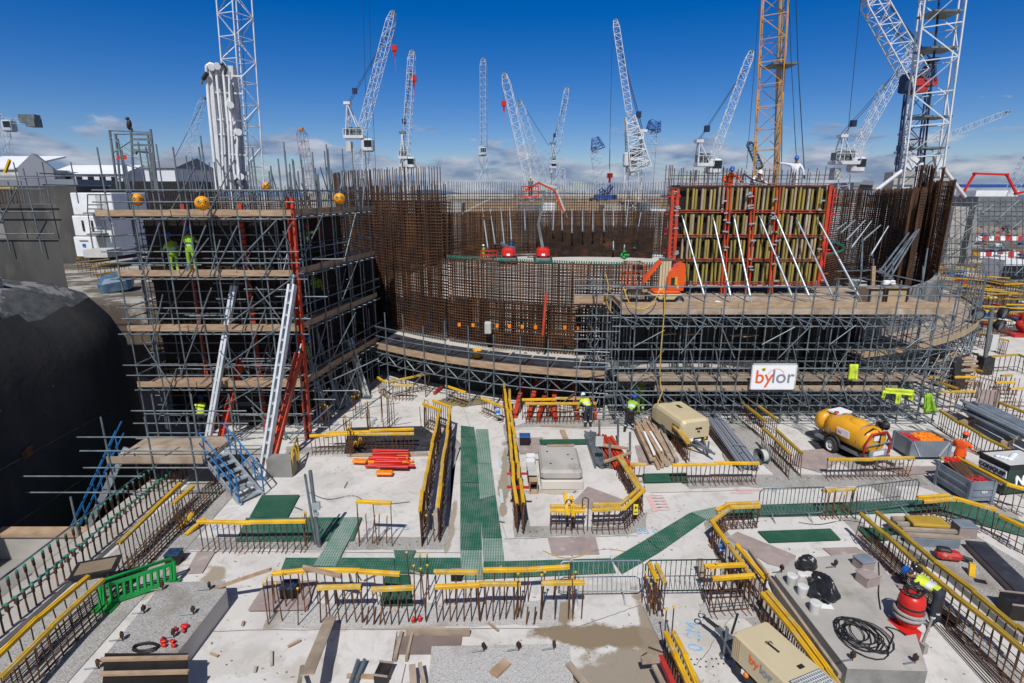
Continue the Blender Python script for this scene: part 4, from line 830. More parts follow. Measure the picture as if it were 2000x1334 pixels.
for li,z in enumerate(LV):
 xs=[TX0-(.55 if li==3 else .1),-12.9,-10.6,TX1+(.2 if li==3 else .05)]
 for k in range(3):
  if li==2 and k==1:dz=.0
  MB().box(((xs[k]+xs[k+1])/2,TY0+.02+.05*(k%2),z+.1+.015*(k%2)),(xs[k+1]-xs[k]+(.1 if k else 0),.04,.23)).build('toe_board',M['timber'],t)
 ys=[TY0+.3,23.9,26.6,TY1+(.5 if li==3 else .1)]
 for k in range(3):MB().beam((RX_(ys[k])-.02-.05*(k%2),ys[k],z+.1+.015*(k%2)),(RX_(ys[k+1])-.02-.05*(k%2),ys[k+1]+.1,z+.1+.015*(k%2)),.04,.23).build('toe_board',M['timber'],t)
 for k in range(5):
  MB().box(((TX0+TX1)/2-.05,TY0+.18+.235*k,z-.03),(TX1-TX0,.225,.04)).build('deck_board',M['timber'],t)
  MB().beam((RX_(TY0+1.3)-.16-.235*k,TY0+1.3,z-.03),(RX_(TY1)-.16-.235*k,TY1,z-.03),.225,.04).build('deck_board',M['timber'],t)
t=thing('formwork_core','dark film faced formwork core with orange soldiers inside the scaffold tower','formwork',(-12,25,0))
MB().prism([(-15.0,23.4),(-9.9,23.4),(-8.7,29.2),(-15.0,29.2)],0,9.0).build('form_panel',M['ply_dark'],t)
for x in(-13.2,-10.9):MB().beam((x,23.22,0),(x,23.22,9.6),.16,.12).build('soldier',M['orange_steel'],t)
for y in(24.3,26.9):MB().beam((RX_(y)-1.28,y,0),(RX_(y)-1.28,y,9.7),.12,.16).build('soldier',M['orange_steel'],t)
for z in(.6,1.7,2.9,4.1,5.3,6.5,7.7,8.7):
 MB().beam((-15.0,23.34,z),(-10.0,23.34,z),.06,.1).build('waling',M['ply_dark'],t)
t=thing('rebar_cage','rebar cage rising through the top of the scaffold tower','rebar cage',(-12,25,8.9));vs=[];hs=[]
for k in range(48):x=-14.8+.11*k;vs+=[((x,23.5,8.8),(x,23.5,9.95+.25*R.random())),((x,27.6,8.8),(x,27.6,10.1+.3*R.random()))]
for k in range(26):y=23.5+.16*k;vs+=[((RX_(y)-.9,y,8.8),(RX_(y)-.9,y,10.0+.25*R.random()))]
for z in(9.1,9.3,9.5,9.7):hs+=[((-14.3,23.45,z),(-9.3,23.45,z)),((-14.3,27.65,z),(-9.3,27.65,z)),((-9.35,23.4,z),(-9.35,27.7,z))]
rods(t,'vertical_bar',vs,.018,M['rust_dark'],5);rods(t,'horizontal_bar',hs,.016,M['rust_dark'],5)
t=thing('rebar_cage','rebar cage seen through the lifts of the scaffold tower','rebar cage',(-12,23,0));vs=[];hs=[]
for k in range(18):x=-15.0+.3*k;vs.append(((x,23.15,0),(x,23.15,9)))
for k in range(40):hs.append(((-15.0,23.1,.3+.22*k),(-9.9,23.1,.3+.22*k)))
for k in range(20):yv=23.2+.28*k;vs.append(((RX_(yv)-.95,yv,0),(RX_(yv)-.95,yv,9)))
for k in range(40):hs.append(((RX_(23.1)-.93,23.1,.3+.22*k),(RX_(28.8)-.93,28.8,.3+.22*k)))
rods(t,'vertical_bar',vs,.016,M['rust_dark'],5);rods(t,'horizontal_bar',hs,.014,M['rust_dark'],5)
t=thing('shade_filler_wall','added black wall standing in for deep shade between tower and tall rebar wall','wall',(-7.5,31,0));MB().prism([(-9.5,30.0),(-7.4,30.0),(-8.4,34.5),(-13,34.5)],0,6.6).build('wall_face',M['ply_dark'],t)  # extra black block added to fill the shadowed gap
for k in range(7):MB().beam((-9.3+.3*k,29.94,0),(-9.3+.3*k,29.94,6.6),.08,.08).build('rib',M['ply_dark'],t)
def raker(lb,a,b,w,m,two=True,holes=True):
 a=Vector(a);b=Vector(b);t=thing('raking_strut',lb,'strut',a,'heavy raking struts of the tower');d=(b-a).normalized();s=d.cross(Vector((0,0,1))).normalized()
 for sgn in(-1,1):MB().beam(a+s*sgn*w*.34,b+s*sgn*w*.34,w*.3,w*.7).build('channel',m,t)
 mb=MB();n=int((b-a).length/(w*1.6))
 for k in range(n):p=a.lerp(b,(k+.5)/n);mb.beam(p-s*w*.3,p+s*w*.3,w*.45,w*.2)
 mb.build('batten_plates',m,t);MB().box(a,(w*1.6,w*1.6,.05)).rod(a,a+d*.4,w*.22,8).build('foot_plate',M['galv'],t)
 rodobj(t,'screw',b,b+d*.4,w*.2,M['galv'],8)
raker('left silver raking strut against the front of the tower',G(403,878,.05),Q(457,558,22.6),.30,M['silver'])
raker('right silver raking strut against the tower corner',G(514,930,.05),Q(571,556,21.6),.30,M['silver'])
raker('low blue grey strut at the right side of the tower, nearest',G(640,815,.05),Q(604,700,23.4),.2,M['stillage_grey'])
raker('left orange raking strut low on the tower front',G(428,872,.05),Q(470,702,22.9),.26,M['orange_steel'])
raker('right orange raking strut low at the tower corner',G(525,926,.05),Q(584,690,21.7),.28,M['orange_steel'])
raker('blue grey raking strut against the right side of the tower',G(663,796,.05),Q(620,652,25.2),.28,M['stillage_grey'])
raker('grey perforated raking strut farther back on the right side of the tower',G(716,775,.05),Q(681,662,27.6),.30,M['pipe'])
raker('short grey strut beside the perforated raking strut',G(700,776,.05),Q(680,720,27.4),.24,M['pipe'])
t=thing('steel_soldier','orange steel soldier standing upright at the tower corner','soldier',G(601,850));a=Q(603,858,21.95);b=Q(566,385,22.05);a.z=0
for sx in(-.1,.1):MB().beam(a+Vector((sx,0,0)),b+Vector((sx,0,0)),.07,.2).build('channel',M['orange_steel'],t)
MB().beam(a+Vector((0,.07,0)),b+Vector((0,.07,0)),.14,.03).build('web',M['orange_steel'],t)
for k,(x,y,D,r,z)in enumerate(((395,397,21.2,.26,0),(663,388,24.5,.235,0),(521,365,26.5,.215,0),(268,390,23.2,.24,0))):
 c=Q(x,y,D);tt=thing('scare_ball',['largest orange bird scaring ball with ringed eyes on the tower front rail','orange ball above the right side of the tower','small yellow orange ball above the middle of the tower rail','orange ball half hidden at the left end of the tower rail'][k],'ball',c,'orange bird scaring balls')
 MB().sphere(c,r,20).build('balloon',M['ball'],tt);dr=(CAMP-c).normalized();s=Vector((0,0,1)).cross(dr).normalized();u=dr.cross(s)
 for e in(-.42,.42):
  n_=(dr+s*e*1.1+u*.25).normalized()
  for rr,mm,ex in((.34,'black',1.0),(.26,'yellow',1.012),(.16,'black',1.024)):MB().lathe([(rr*r,r*math.cos(math.asin(rr))*ex),(rr*r*.5,r*(math.cos(math.asin(rr*.5))+.002)*ex),(0,r*1.001*ex)],c,14,n_).build('eye_ring',M[mm],tt)
 n_=(dr-u*.35).normalized();MB().lathe([(.1*r,r*.995),(0,r*1.03)],c,3,n_).build('beak_mark',M['black'],tt)
 rodobj(tt,'tether',c-Vector((0,0,r)),c-Vector((0,0,r+.25)),.006,M['black'],4)
t=thing('alloy_tower','small aluminium access tower standing on the scaffold top at the far left','access tower',Q(262,372,26));D=26
P_=lambda x,y,d=0:Q(x,y,D+d)
for(x0,y0,x1,y1,d)in((214,254,230,372,0),(256,258,262,372,0),(294,252,308,372,0),(226,262,236,372,1.6),(289,262,300,372,1.6)):rodobj(t,'post',P_(x1,y1,d),P_(x0,y0,d),.05,M['galv'],8)
for(x0,y0,x1,y1)in((214,255,296,258),(217,268,256,296),(222,298,258,274),(222,290,300,322),(228,318,300,335),(258,336,226,352),(256,262,222,262)):rodobj(t,'rail',P_(x0,y0),P_(x1,y1),.025,M['galv'],6)
for k,y in enumerate((262,272,283,293)):MB().beam(P_(259,y),P_(294,y+.5),.06,.09).build('rung',M['crane_grey'],t)
MB().tube([P_(264,300),P_(268,294),P_(290,296),P_(296,302),P_(306,372)],.08,8).build('curved_guard',M['crane_grey'],t)
MB().hexa([P_(226,312),P_(248,311),P_(248,311,.5),P_(226,312,.5),P_(230,304),P_(247,302),P_(247,302,.5),P_(230,304,.5)]).build('red_bag',M['orange_steel'],t)
t0=P_(254,254);b=MB()
def ell(mb,c,s,n=10,tilt=0):
 b0=len(mb.v);mb.sphere((0,0,0),1,n);m_=Matrix.Rotation(tilt,3,'Y')
 mb.v[b0:]=[tuple(Vector(c)+m_@Vector((p[0]*s[0],p[1]*s[1],p[2]*s[2])))for p in mb.v[b0:]]
ell(b,t0+Vector((0,0,.22)),(.10,.11,.22),12,.15);ell(b,t0+Vector((-.03,0,.46)),(.075,.08,.085));ell(b,t0+Vector((.05,0,.08)),(.05,.06,.17),8,-.4)
b.rod(t0+Vector((-.1,0,.46)),t0+Vector((-.17,0,.44)),.02,6,.004);b.rod(t0+Vector((-.03,0,.06)),t0+Vector((-.03,0,-.04)),.012,5);b.rod(t0+Vector((.03,0,.06)),t0+Vector((.03,0,-.04)),.012,5)
tag(b.build('bird',M['black'],None,t0),'black bird perched on the aluminium tower','bird')
t=thing('placing_boom','white folded concrete placing boom standing behind the scaffold tower','concrete boom',Q(455,372,31));D=31
for(x0,y0,x1,y1,w,dd,m)in((411,132,433,375,.30,0,'crane_white'),(424,128,447,375,.22,.2,'crane_white'),(439,128,458,375,.26,.45,'crane_white'),(452,130,466,375,.34,.7,'crane_white')):
 MB().beam(Q(x1,y1,D+dd),Q(x0,y0,D+dd),w,w*1.3).build('boom_arm',M[m],t)
MB().hexa([Q(452,375,D+1),Q(486,375,D+1),Q(486,375,D+1.5),Q(452,375,D+1.5),Q(447,140,D+1),Q(463,138,D+1),Q(463,138,D+1.5),Q(447,140,D+1.5)]).build('boom_panel',M['crane_white'],t)
for(pts,r)in(([(403,128),(407,200),(424,375)],.075),([(420,124),(432,240),(438,375)],.07),([(434,126),(446,250),(452,375)],.065),([(448,140),(449,205),(459,375)],.06),([(465,255),(463,300),(470,375)],.07),([(404,128),(410,124),(420,127),(423,140)],.07)):
 MB().tube([Q(x,y,D-.25)for x,y in pts],r,8).build('delivery_pipe',M['white'],t)
MB().tube([Q(427,126,D-.4),Q(436,125,D-.4),Q(441,135,D-.4),Q(439,146,D-.4)],.07,8).build('rubber_hose',M['black'],t)
MB().tube([Q(405,142,D-.4),Q(396,155,D-.4)],.10,8).build('end_hose',M['black'],t);MB().rod(Q(396,155,D-.4),Q(392,164,D-.4),.07,8).build('hose_tip',M['galv'],t)
for y in(146,180,233,262,300):MB().beam(Q(408+(y-130)*.09,y,D-.15),Q(470+(y-130)*.08,y+3,D+.6),.08,.08).build('pin_bracket',M['white'],t)
for(x,y)in((413,131),(424,129),(450,205),(466,258),(455,345),(470,345)):MB().rod(Q(x,y,D-.5),Q(x,y,D+1),.17,12).build('hinge_pin',M['white'],t)
for(a,b_)in(((452,165),(455,205)),((456,345),(475,368))):MB().rod(Q(*a,D-.3),Q(*b_,D-.3),.09,8).build('ram',M['crane_grey'],t)
t=thing('step_platform','low boarded scaffold platform at the tower foot','scaffold',(-12,18,0));PZ=1.15
st=[];ld=[]
for x in(-13.6,-12.15,-10.75):st+=[((x,17.4,-1 if x<-13 else 0),(x-.02,17.4,2.85)),((x+.3,19.6,0),(x+.3,19.6,2.85))]
for z in(PZ-.12,PZ+.5,PZ+1.0):ld+=[((-14.5,17.35,z),(-10.2,17.35,z)),((-14.2,19.65,z+.02),(-9.9,19.65,z+.02))]
ld+=[((-13.6,17.2,PZ-.1),(-13.6,19.9,PZ-.1)),((-10.7,17.2,PZ-.1),(-10.7,19.9,PZ-.1)),((-12.1,17.2,PZ-.1),(-12.1,19.9,PZ-.1)),((-14,17.35,.15),(-10,17.35,.15))]
rods(t,'standard',st,.03,M['galv']);rods(t,'ledger',ld,.027,M['galv'])
for k in range(9):MB().box((-12.1,17.55+.24*k,PZ),(3.2,.225,.045)).build('deck_board',M['timber_grey'],t)
MB().box((-12.1,17.44,PZ+.13),(3.25,.04,.24)).build('toe_board',M['timber_grey'],t)
def stair(lb,topc,botc,w,n):
 a=Vector(topc);b=Vector(botc);t=thing('stair',lb,'stair',b,'alloy stairs with blue handrails');d=(b-a);hd=Vector((d.x,d.y,0)).normalized();s=Vector((-hd.y,hd.x,0))
 for e in(-w/2,w/2):MB().beam(a+s*e,b+s*e,.05,.18).build('stringer',M['galv_bright'],t)
 for k in range(n):p=a.lerp(b,(k+.5)/n);MB().box(p,(.24,w,.04),math.atan2(hd.y,hd.x)).build('tread',M['galv_bright'],t)
 for e in(-w/2-.04,w/2+.04):
  for(h,r)in((1.0,.028),(.55,.024)):rodobj(t,'handrail',a+s*e+Vector((0,0,h)),b+s*e+Vector((0,0,h)),r,M['blue'],8)
  for k in range(3):p=a.lerp(b,(k+.4)/3)+s*e;rodobj(t,'baluster',p,p+Vector((0,0,1.0)),.024,M['blue'],8)
  rodobj(t,'end_post',b+s*e+Vector((0,0,.1)),b+s*e+Vector((0,0,1.0)),.026,M['blue'],8)
stair('alloy stair with blue handrails descending to the slab right of the step platform',(-10.5,18.2,PZ),(-8.75,17.0,.02),.8,6)
stair('alloy stair with blue handrails descending into the pit left of the step platform',(-13.75,18.3,PZ),(-15.6,17.5,-2.5),.8,10)
t=thing('barrier_panel','dull yellow plastic barrier panel standing at the strut foot','barrier',G(577,925));a=G(574,930);b=G(585,900)
MB().tube([a+Vector((0,0,.1)),a+Vector((0,0,.95)),b+Vector((0,0,.95)),b+Vector((0,0,.1))],.035,6,True).build('frame',M['yellow_old'],t)
for k in(.3,.6):p=a.lerp(b,k);MB().beam(p+Vector((0,0,.1)),p+Vector((0,0,.9)),.12,.03).build('slat',M['yellow_old'],t)
t=thing('concrete_upstand','pale concrete upstand at the foot of the right silver strut','concrete',G(545,930));p0=G(520,938);p1=G(572,930)
MB().box((p0+p1)/2+Vector((0,.3,.35)),((p1-p0).length,.5,.7)).build('upstand',M['concrete_mid'],t)
def post(x,y,h,r,lb,m='galv',name='steel_post'):
 b=G(x,y);t=thing(name,lb,'post',b);rodobj(t,'tube',b,b+Vector((-.05,0,h)),r,M[m],10);return t,b
t,b=post(624,1068,2.45,.055,'tall grey steel post standing left of the little gate of bars');rodobj(t,'second_tube',b+Vector((-.08,-.02,.1)),b+Vector((-.2,-.02,2.35)),.035,M['galv'],8);MB().box(b+Vector((.02,0,1.35)),(.22,.12,.22)).box(b+Vector((.02,-.05,1.1)),(.12,.1,.1)).build('clamp',M['galv_bright'],t)
SY0=23.5;DZ=5.3;SX0=Q(1205,712,SY0).x;SX1=Q(1845,660,SY0).x
t=thing('scaffold','long tube scaffold carrying the timber deck in front of the formwork','scaffold',(SX0,SY0,0))
xs=[Q(x,712,SY0).x for x in(1207,1236,1290,1336,1365,1404,1441,1487,1536,1572,1614,1650,1695,1732,1770,1810,1842)]
rowsY=[SY0,24.4,25.3,26.1]
st=[];ld=[];br=[];pl=[]
for x in xs:
 for j,y in enumerate(rowsY):st.append(((x+.02*j,y,0),(x+.02*j+.0,y,zat(548,SY0)if j==0 else DZ-.05)))
zl=[zat(y,SY0)for y in(821,807,791,771,763,733,719,682,637,620,577,560)]
for z in zl:
 ld.append(((SX0-R.uniform(.1,.5),SY0-.05,z),(SX1+R.uniform(0,.6),SY0-.05,z)))
 if z<5.1:
  ld.append(((SX0-.1,24.45,z+.03),(SX1,24.45,z+.03)))
  if int(z*10)%2:ld.append(((SX0-.1,26.15,z+.03),(SX1,26.15,z+.03)))
for x in xs:
 for z in(.5,1.45,2.3,3.4,4.95):pl.append(((x-.05,SY0-.25,z+.04),(x-.05,26.2,z+.04)))
 for z in(.9,1.2,1.7):pl.append(((x+.3,SY0-.35,z),(x+.3,25.9,z)))
for i,x in enumerate(xs[:-1]):
 x2=xs[i+1]
 for(z0,z1,yy)in((4.95,4.4,SY0-.1),):
  br+=[((x+.1,yy,z0),(x+.55,yy,z1)),((x+.55,yy,z1),(x+.75,yy,z0)),((x,yy,z0),(x+.8,yy-.0,z0-.35))]
 br+=[((x+.05,SY0-.12,1.6),(x+1.0,SY0-.3,.95)),((x+.1,SY0-.12,1.6),(x+.35,SY0-.2,.9)),((x,24.6,1.4),(x2,24.6,.5)),((x,SY0-.2,.6),(x+.7,SY0-.75,.05))]
for(x0,y0,x1,y1)in((1238,677,1298,645),(1488,673,1552,639),(1620,673,1672,635),(1232,760,1300,680),(1605,760,1662,677),(1272,675,1290,785),(1348,683,1367,785),(1398,683,1415,785),(1547,670,1575,790),(1625,675,1650,760),(1237,818,1290,788),(1435,700,1410,640),(1330,690,1370,640),(1520,700,1580,640),(1193,680,1202,790),(1760,755,1815,680),(1712,675,1745,770),(1770,680,1825,640)):
 br.append((Q(x0,y0,SY0-.15),Q(x1,y1,SY0-.15)))
rods(t,'standard',st,.029,M['galv']);rods(t,'ledger',ld,.026,M['galv']);rods(t,'transom',pl,.025,M['galv'],6);rods(t,'brace',br,.025,M['galv'],6)
mb=MB()
for x in xs:
 for z in zl:mb.box((x,SY0-.03,z),(.10,.11,.09),R.random())
tag(mb.build('coupler',M['galv'],t),kind='stuff')
for k in range(14):MB().box(((SX0+SX1)/2+.05,SY0+.18+.245*k,DZ),(SX1-SX0+.1,.237,.05)).build('deck_board',M['timber_grey'],t)
MB().box((13.0,28.0,DZ+.005),(12.2,2.4,.05)).build('deck_sheet',M['timber_grey'],t)
for(a,b,z,w)in((SX0+.1,8.9,0,.26),(8.93,13.9,0,.26),(13.93,SX1,0,.26),(SX0+.1,9.6,.27,.26),(9.63,14.6,.27,.26),(14.63,SX1,.27,.26)):
 MB().box(((a+b)/2,SY0+.05,DZ-.15+z),(b-a,.045,w)).build('toe_board',M['timber']if z>.1 else M['timber_grey'],t)
MB().box((SX0+.06,25,DZ+.12),(.045,2.8,.23)).build('toe_board',M['timber'],t)
for k in range(5):MB().box(((SX0+SX1)/2,SY0+.2+.24*k,zat(745,SY0)),(SX1-SX0-.3,.225,.04)).build('lower_board',M['timber_grey'],t)
MB().box((8.6,SY0+.03,zat(758,SY0)),(4.6,.04,.22)).build('toe_board',M['timber'],t);MB().box((14.2,SY0+.03,zat(758,SY0)),(5.6,.04,.22)).build('toe_board',M['timber'],t)
for(x,z)in((7,3.9),(8.1,3.9),(10.2,3.85),(10.7,3.82)):MB().box((x,24.6,z),(.8,.22,.04),.3).build('loose_board',M['timber'],t)
t=thing('added_shade_formwork_wall','added formwork wall coloured dark for the shade behind the long scaffold','formwork',(10,26.2,0))  # near-black panels added to paint the shade inside the scaffold
MB().box((10.6,26.5,2.55),(12.6,.3,5.1)).build('form_panel',M['ply_dark'],t)  # near-black panel of the added wall, stands in for shade
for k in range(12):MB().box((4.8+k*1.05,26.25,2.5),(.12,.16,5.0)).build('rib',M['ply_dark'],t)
t=thing('scaffold','narrow side scaffold with a boarded bracket at the left end of the timber deck','scaffold',(3.7,24,0));st=[];ld=[]
for y in(23.6,24.8,26.0):st+=[((3.6,y,0),(3.6,y,zat(545,24))),((4.15,y+.3,0),(4.15,y+.3,6.4))]
for z in(.5,1.2,1.9,2.6,3.4,4.2,4.9,5.8,6.2):ld+=[((3.55,23.2,z),(3.55,27,z)),((2.7,23.6,z+.05),(4.6,23.6,z+.05)),((2.9,25.6,z),(4.6,25.6,z))]
for k in range(9):ld.append(((3.6,23.7+.3*k,.3+.45*k),(4.1,24.4+.2*k,1.3+.45*k)))
rods(t,'standard',st,.028,M['galv']);rods(t,'ledger',ld,.025,M['galv'])
MB().box((3.4,24.6,5.5),(1.3,.05,.4)).box((4.2,24.6,5.4),(.05,2.0,.5)).build('toe_board',M['timber'],t);MB().box((3.6,25.6,5.25),(1.2,1.8,.05)).build('deck_board',M['timber'],t)
def hose(lb,pts,r,m,cat='hose',name='hose',closed=False):
 c=sum((Vector(p)for p in pts),Vector())/len(pts)
 P2=[Vector(p)for p in pts];out=[]
 for i in range(len(P2)-1):
  p0=P2[max(i-1,0)];p1=P2[i];p2=P2[i+1];p3=P2[min(i+2,len(P2)-1)]
  for k in range(5):
   s=k/5;out.append(.5*((2*p1)+(p2-p0)*s+(2*p0-5*p1+4*p2-p3)*s*s+(3*p1-p0-3*p2+p3)*s**3))
 out.append(P2[-1]);o=MB().tube(out,r,8).build(name,m,None,c);tag(o,lb,cat);return o
hose('yellow air hose hanging down the front of the long scaffold to the slab',[Q(1295,560,23.3),Q(1298,600,23.3),Q(1291,680,23.3),Q(1289,740,23.3),Q(1293,765,23.25),Q(1283,795,23.0),Q(1287,830,22.6),G(1294,850,.03),G(1292,875,.03)],.02,M['hose_yellow'])
hose('yellow hose looped over the guard rail beside the orange lift',[Q(1218,561,23.35),Q(1224,580,23.25),Q(1235,598,23.25),Q(1255,603,23.25),Q(1275,592,23.25),Q(1287,570,23.25),Q(1297,562,23.35)],.02,M['hose_yellow'])
hose('yellow hose hanging at the left end of the timber deck',[Q(1183,535,24.0),Q(1188,560,23.9),Q(1185,585,23.8),Q(1190,605,23.8),Q(1197,612,23.8)],.018,M['hose_yellow'])
wt=thing('curved_wall','pale grey curved concrete wall inside the bend of the right scaffold','wall',arcP(22.6,A(-50),3));mb=MB();n=24;aa0,aa1=A(-72),A(-30)
for k in range(n):
 a=aa0+(aa1-aa0)*k/n;b=aa0+(aa1-aa0)*(k+1)/n
 mb.hexa([arcP(22.75,a,0),arcP(22.75,b,0),arcP(22.45,b,0),arcP(22.45,a,0),arcP(22.75,a,5.2),arcP(22.75,b,5.2),arcP(22.45,b,5.2),arcP(22.45,a,5.2)])
mb.build('wall_face',M['concrete_mid'],wt)
t=thing('curved_scaffold','curved boarded scaffold sweeping round the right end of the wall','scaffold',arcP(24.4,A(-50),0));st=[];ld=[];br=[]
NS=18;a0,a1=A(-72),A(-22)
for k in range(NS+1):
 a=a0+(a1-a0)*k/NS
 st+=[(arcP(24.9,a,0),arcP(24.9,a,5.2+R.random()*.9)),(arcP(23.0,a,0),arcP(23.0,a,4.6+R.random()))]
 for z in(.8,1.8,2.8):ld.append((arcP(25.3,a,z),arcP(22.9,a,z)))
 br+=[(arcP(24.9,a,.9),arcP(23.2,a,2.7))]
 if k<NS:
  b=a0+(a1-a0)*(k+1)/NS
  for z in(.8,1.8,2.4,2.8,3.7,4.2):ld.append((arcP(24.95,a-.004,z),arcP(24.95,b+.004,z)))
  for z in(3.9,4.4):ld.append((arcP(23.0,a,z),arcP(23.0,b,z)))
  br+=[(arcP(24.95,a,.9),arcP(24.95,b,2.3)),(arcP(23.9,a,2.75),arcP(23.9,(a+b)/2,2.2))]
  MB().hexa([arcP(25.0,a,2.95),arcP(25.0,b,2.95),arcP(22.9,b,2.95),arcP(22.9,a,2.95),arcP(25.0,a,3.0),arcP(25.0,b,3.0),arcP(22.9,b,3.0),arcP(22.9,a,3.0)]).build('deck_board',M['timber_grey'],t)
  MB().hexa([arcP(25.05,a,2.9),arcP(25.05,b,2.9),arcP(25.01,b,2.9),arcP(25.01,a,2.9),arcP(25.05,a,3.18),arcP(25.05,b,3.18),arcP(25.01,b,3.18),arcP(25.01,a,3.18)]).build('toe_board',M['tan_panel'],t)
rods(t,'standard',st,.028,M['galv']);rods(t,'ledger',ld,.025,M['galv'],6);rods(t,'brace',br,.024,M['galv'],6)
t=thing('guard_scaffold','guard rails running back from the deck corner beside the tan crates','scaffold',(16,23,DZ),'guard rails');st=[];ld=[]
for(x0,y0,x1,y1)in((1680,540,1683,520),(1704,570,1706,505),(1742,560,1744,505),(1725,575,1729,520),(1800,570,1803,520),(1830,575,1833,540),(1632,560,1636,540)):st.append((Q(x0,y0+14,26),Q(x1,y1,26)))
for(x0,y0,x1,y1)in((1630,530,1700,528),(1700,528,1800,550),(1800,550,1880,575),(1630,545,1690,543),(1690,545,1790,562)):ld.append((Q(x0,y0,26),Q(x1,y1,26.4)))
rods(t,'standard',st,.03,M['galv']);rods(t,'ledger',ld,.027,M['galv'])
def crate(lb,x0,x1,y0,y1,D,dep,m,name='crate'):
 a=Q(x0,y1,D);b=Q(x1,y1,D);h=Q(x0,y0,D).z-a.z;t=thing(name,lb,'crate',a,'panels and crates on the deck');c=(a+b)/2+Vector((0,dep/2,h/2));w=b.x-a.x
 MB().box(c,(w,dep,h)).build('body',m,t)
 for e in(-1,1):MB().box(c+Vector((e*(w/2-.03),-dep/2-.02,0)),(.07,.04,h+.02)).build('corner_batten',M['ply_dark'],t)
 MB().box(c+Vector((0,-dep/2-.015,h/2-.04)),(w,.03,.07)).build('top_batten',M['ply_dark'],t)
crate('tan mesh sided crate on the deck, right one',1728,1770,563,592,24.6,.9,M['tan_panel'])
crate('brown crate on the deck left of the tan crate',1694,1724,564,592,24.6,.9,M['timber_grey'])
crate('grey open box behind the brown crate on the deck',1673,1695,550,568,26.3,.7,M['pipe'])
t=thing('timber_post','upright timber post standing behind the crates','post',Q(1704,565,26.0));MB().beam(Q(1704,568,26.0),Q(1706,520,26.0),.16,.1).build('post',M['timber'],t)
t=thing('rag_heap','white rags heaped on top of the brown crate','rags',Q(1745,556,25.2));mb=MB()
for k in range(9):mb.sphere(Q(1738+R.uniform(-8,10),552+R.uniform(-3,3),25.2),R.uniform(.08,.15),8,(1.3,1,.6))
mb.build('rags',M['white_cloth'],t)
t=thing('rag_heap','blue and white crumpled rag lying on the front of the deck','rags',G(1398,592,DZ+.05));mb=MB()
for k in range(12):mb.sphere(G(1384+2.4*k,590+R.uniform(-1,3),DZ+.07),R.uniform(.04,.09),8,(1.5,1,.5))
mb.build('rags',M['white_cloth'],t)
FY=26.8;FX0=Q(1322,500,FY).x;FX1=Q(1603,500,FY).x
zb=[5.72]+[zat(y,FY)for y in(553,508,461,413,361)]
t=thing('wall_formwork','tall wall formwork of mustard timber beams with orange steel walings','formwork',(FX0,FY,DZ))
MB().box(((FX0+FX1)/2,FY+1.15,(zb[0]+zb[-1])/2),(FX1-FX0,1.7,zb[-1]-zb[0])).build('form_panel',M['ply_dark'],t)
NB=32
zz=[zb[0]]+zb[2:]
low=MB()
for bi in range(4):
 for k in range(NB):
  x=FX0+.12+(FX1-FX0-.2)*(k+.5+(.22 if k%2 else-.1))/NB+R.uniform(-.03,.03)+bi*.02
  z0=zz[bi]+(.02 if bi else 0)+R.uniform(-.05,.08);z1=zz[bi+1]-.08+R.uniform(-.12,.0)
  m=M['mustard']if R.random()<.72 else(M['tan_panel']if R.random()<.4 else M['timber_grey'])
  y=FY-.03;w=.088;p=[(x-w/2,y),(x+w/2,y),(x+w/2,y+.14),(x-w/2,y+.14)]
  mb=MB();mb.hexa([(a,b,z0)for a,b in p]+[(a,b,z1-.06)for a,b in p]);mb.hexa([(a,b,z1-.06)for a,b in p]+[(x+(a-x)*.45,b,z1)for a,b in p])
  if bi:mb.build('timber_beam',m,t)
  else:low.add(mb.v,mb.f)
tag(low.build('timber_beam',M['mustard'],t),kind='stuff')
for z in zb[1:]+[zb[0]+.02]:
 for dz in(-.05,.07):MB().beam((FX0-.1,FY+.0,z+dz*.8),(FX1+.1,FY+.0,z+dz*.8),.10,.035).build('waling',M['waling'],t)
for k,(x0,x1)in enumerate(((1424,1411),(1472,1459),(1520,1504))):
 for s in(-.075,.075):MB().beam(Q(x1,572,FY-.1)+Vector((s,0,0)),Q(x0,366,FY-.1)+Vector((s,0,0)),.06,.12).build('soldier',M['orange_steel'],t)
for(x0,x1)in((1324,1316),(1314,1306)):MB().beam(Q(x1,508,FY-.15),Q(x0,370,FY-.15),.13,.16).build('soldier',M['orange_steel'],t)
mb=MB()
for k in range(16):y=375+9*k;a=Q(1308+.0*k,y,FY-.1);mb.beam(a,a+Vector((.28,0,0)),.05,.05)
mb.build('ladder_rungs',M['orange_steel'],t)
MB().beam((FX1+.03,FY-.05,zb[0]),(FX1-.03,FY-.05,zb[-1]),.14,.16).build('soldier',M['orange_steel'],t)
mb=MB()
for k in range(46):x=R.choice((1320,1322,1420,1416,1468,1464,1512,1516,1602,1606));y=R.uniform(370,560);a=Q(x+R.uniform(-3,3),y,FY-.2);mb.box(a,(R.uniform(.12,.3),.1,.06),0,0,R.uniform(-.2,.2))
tag(mb.build('clamps',M['galv_bright'],t),kind='stuff')
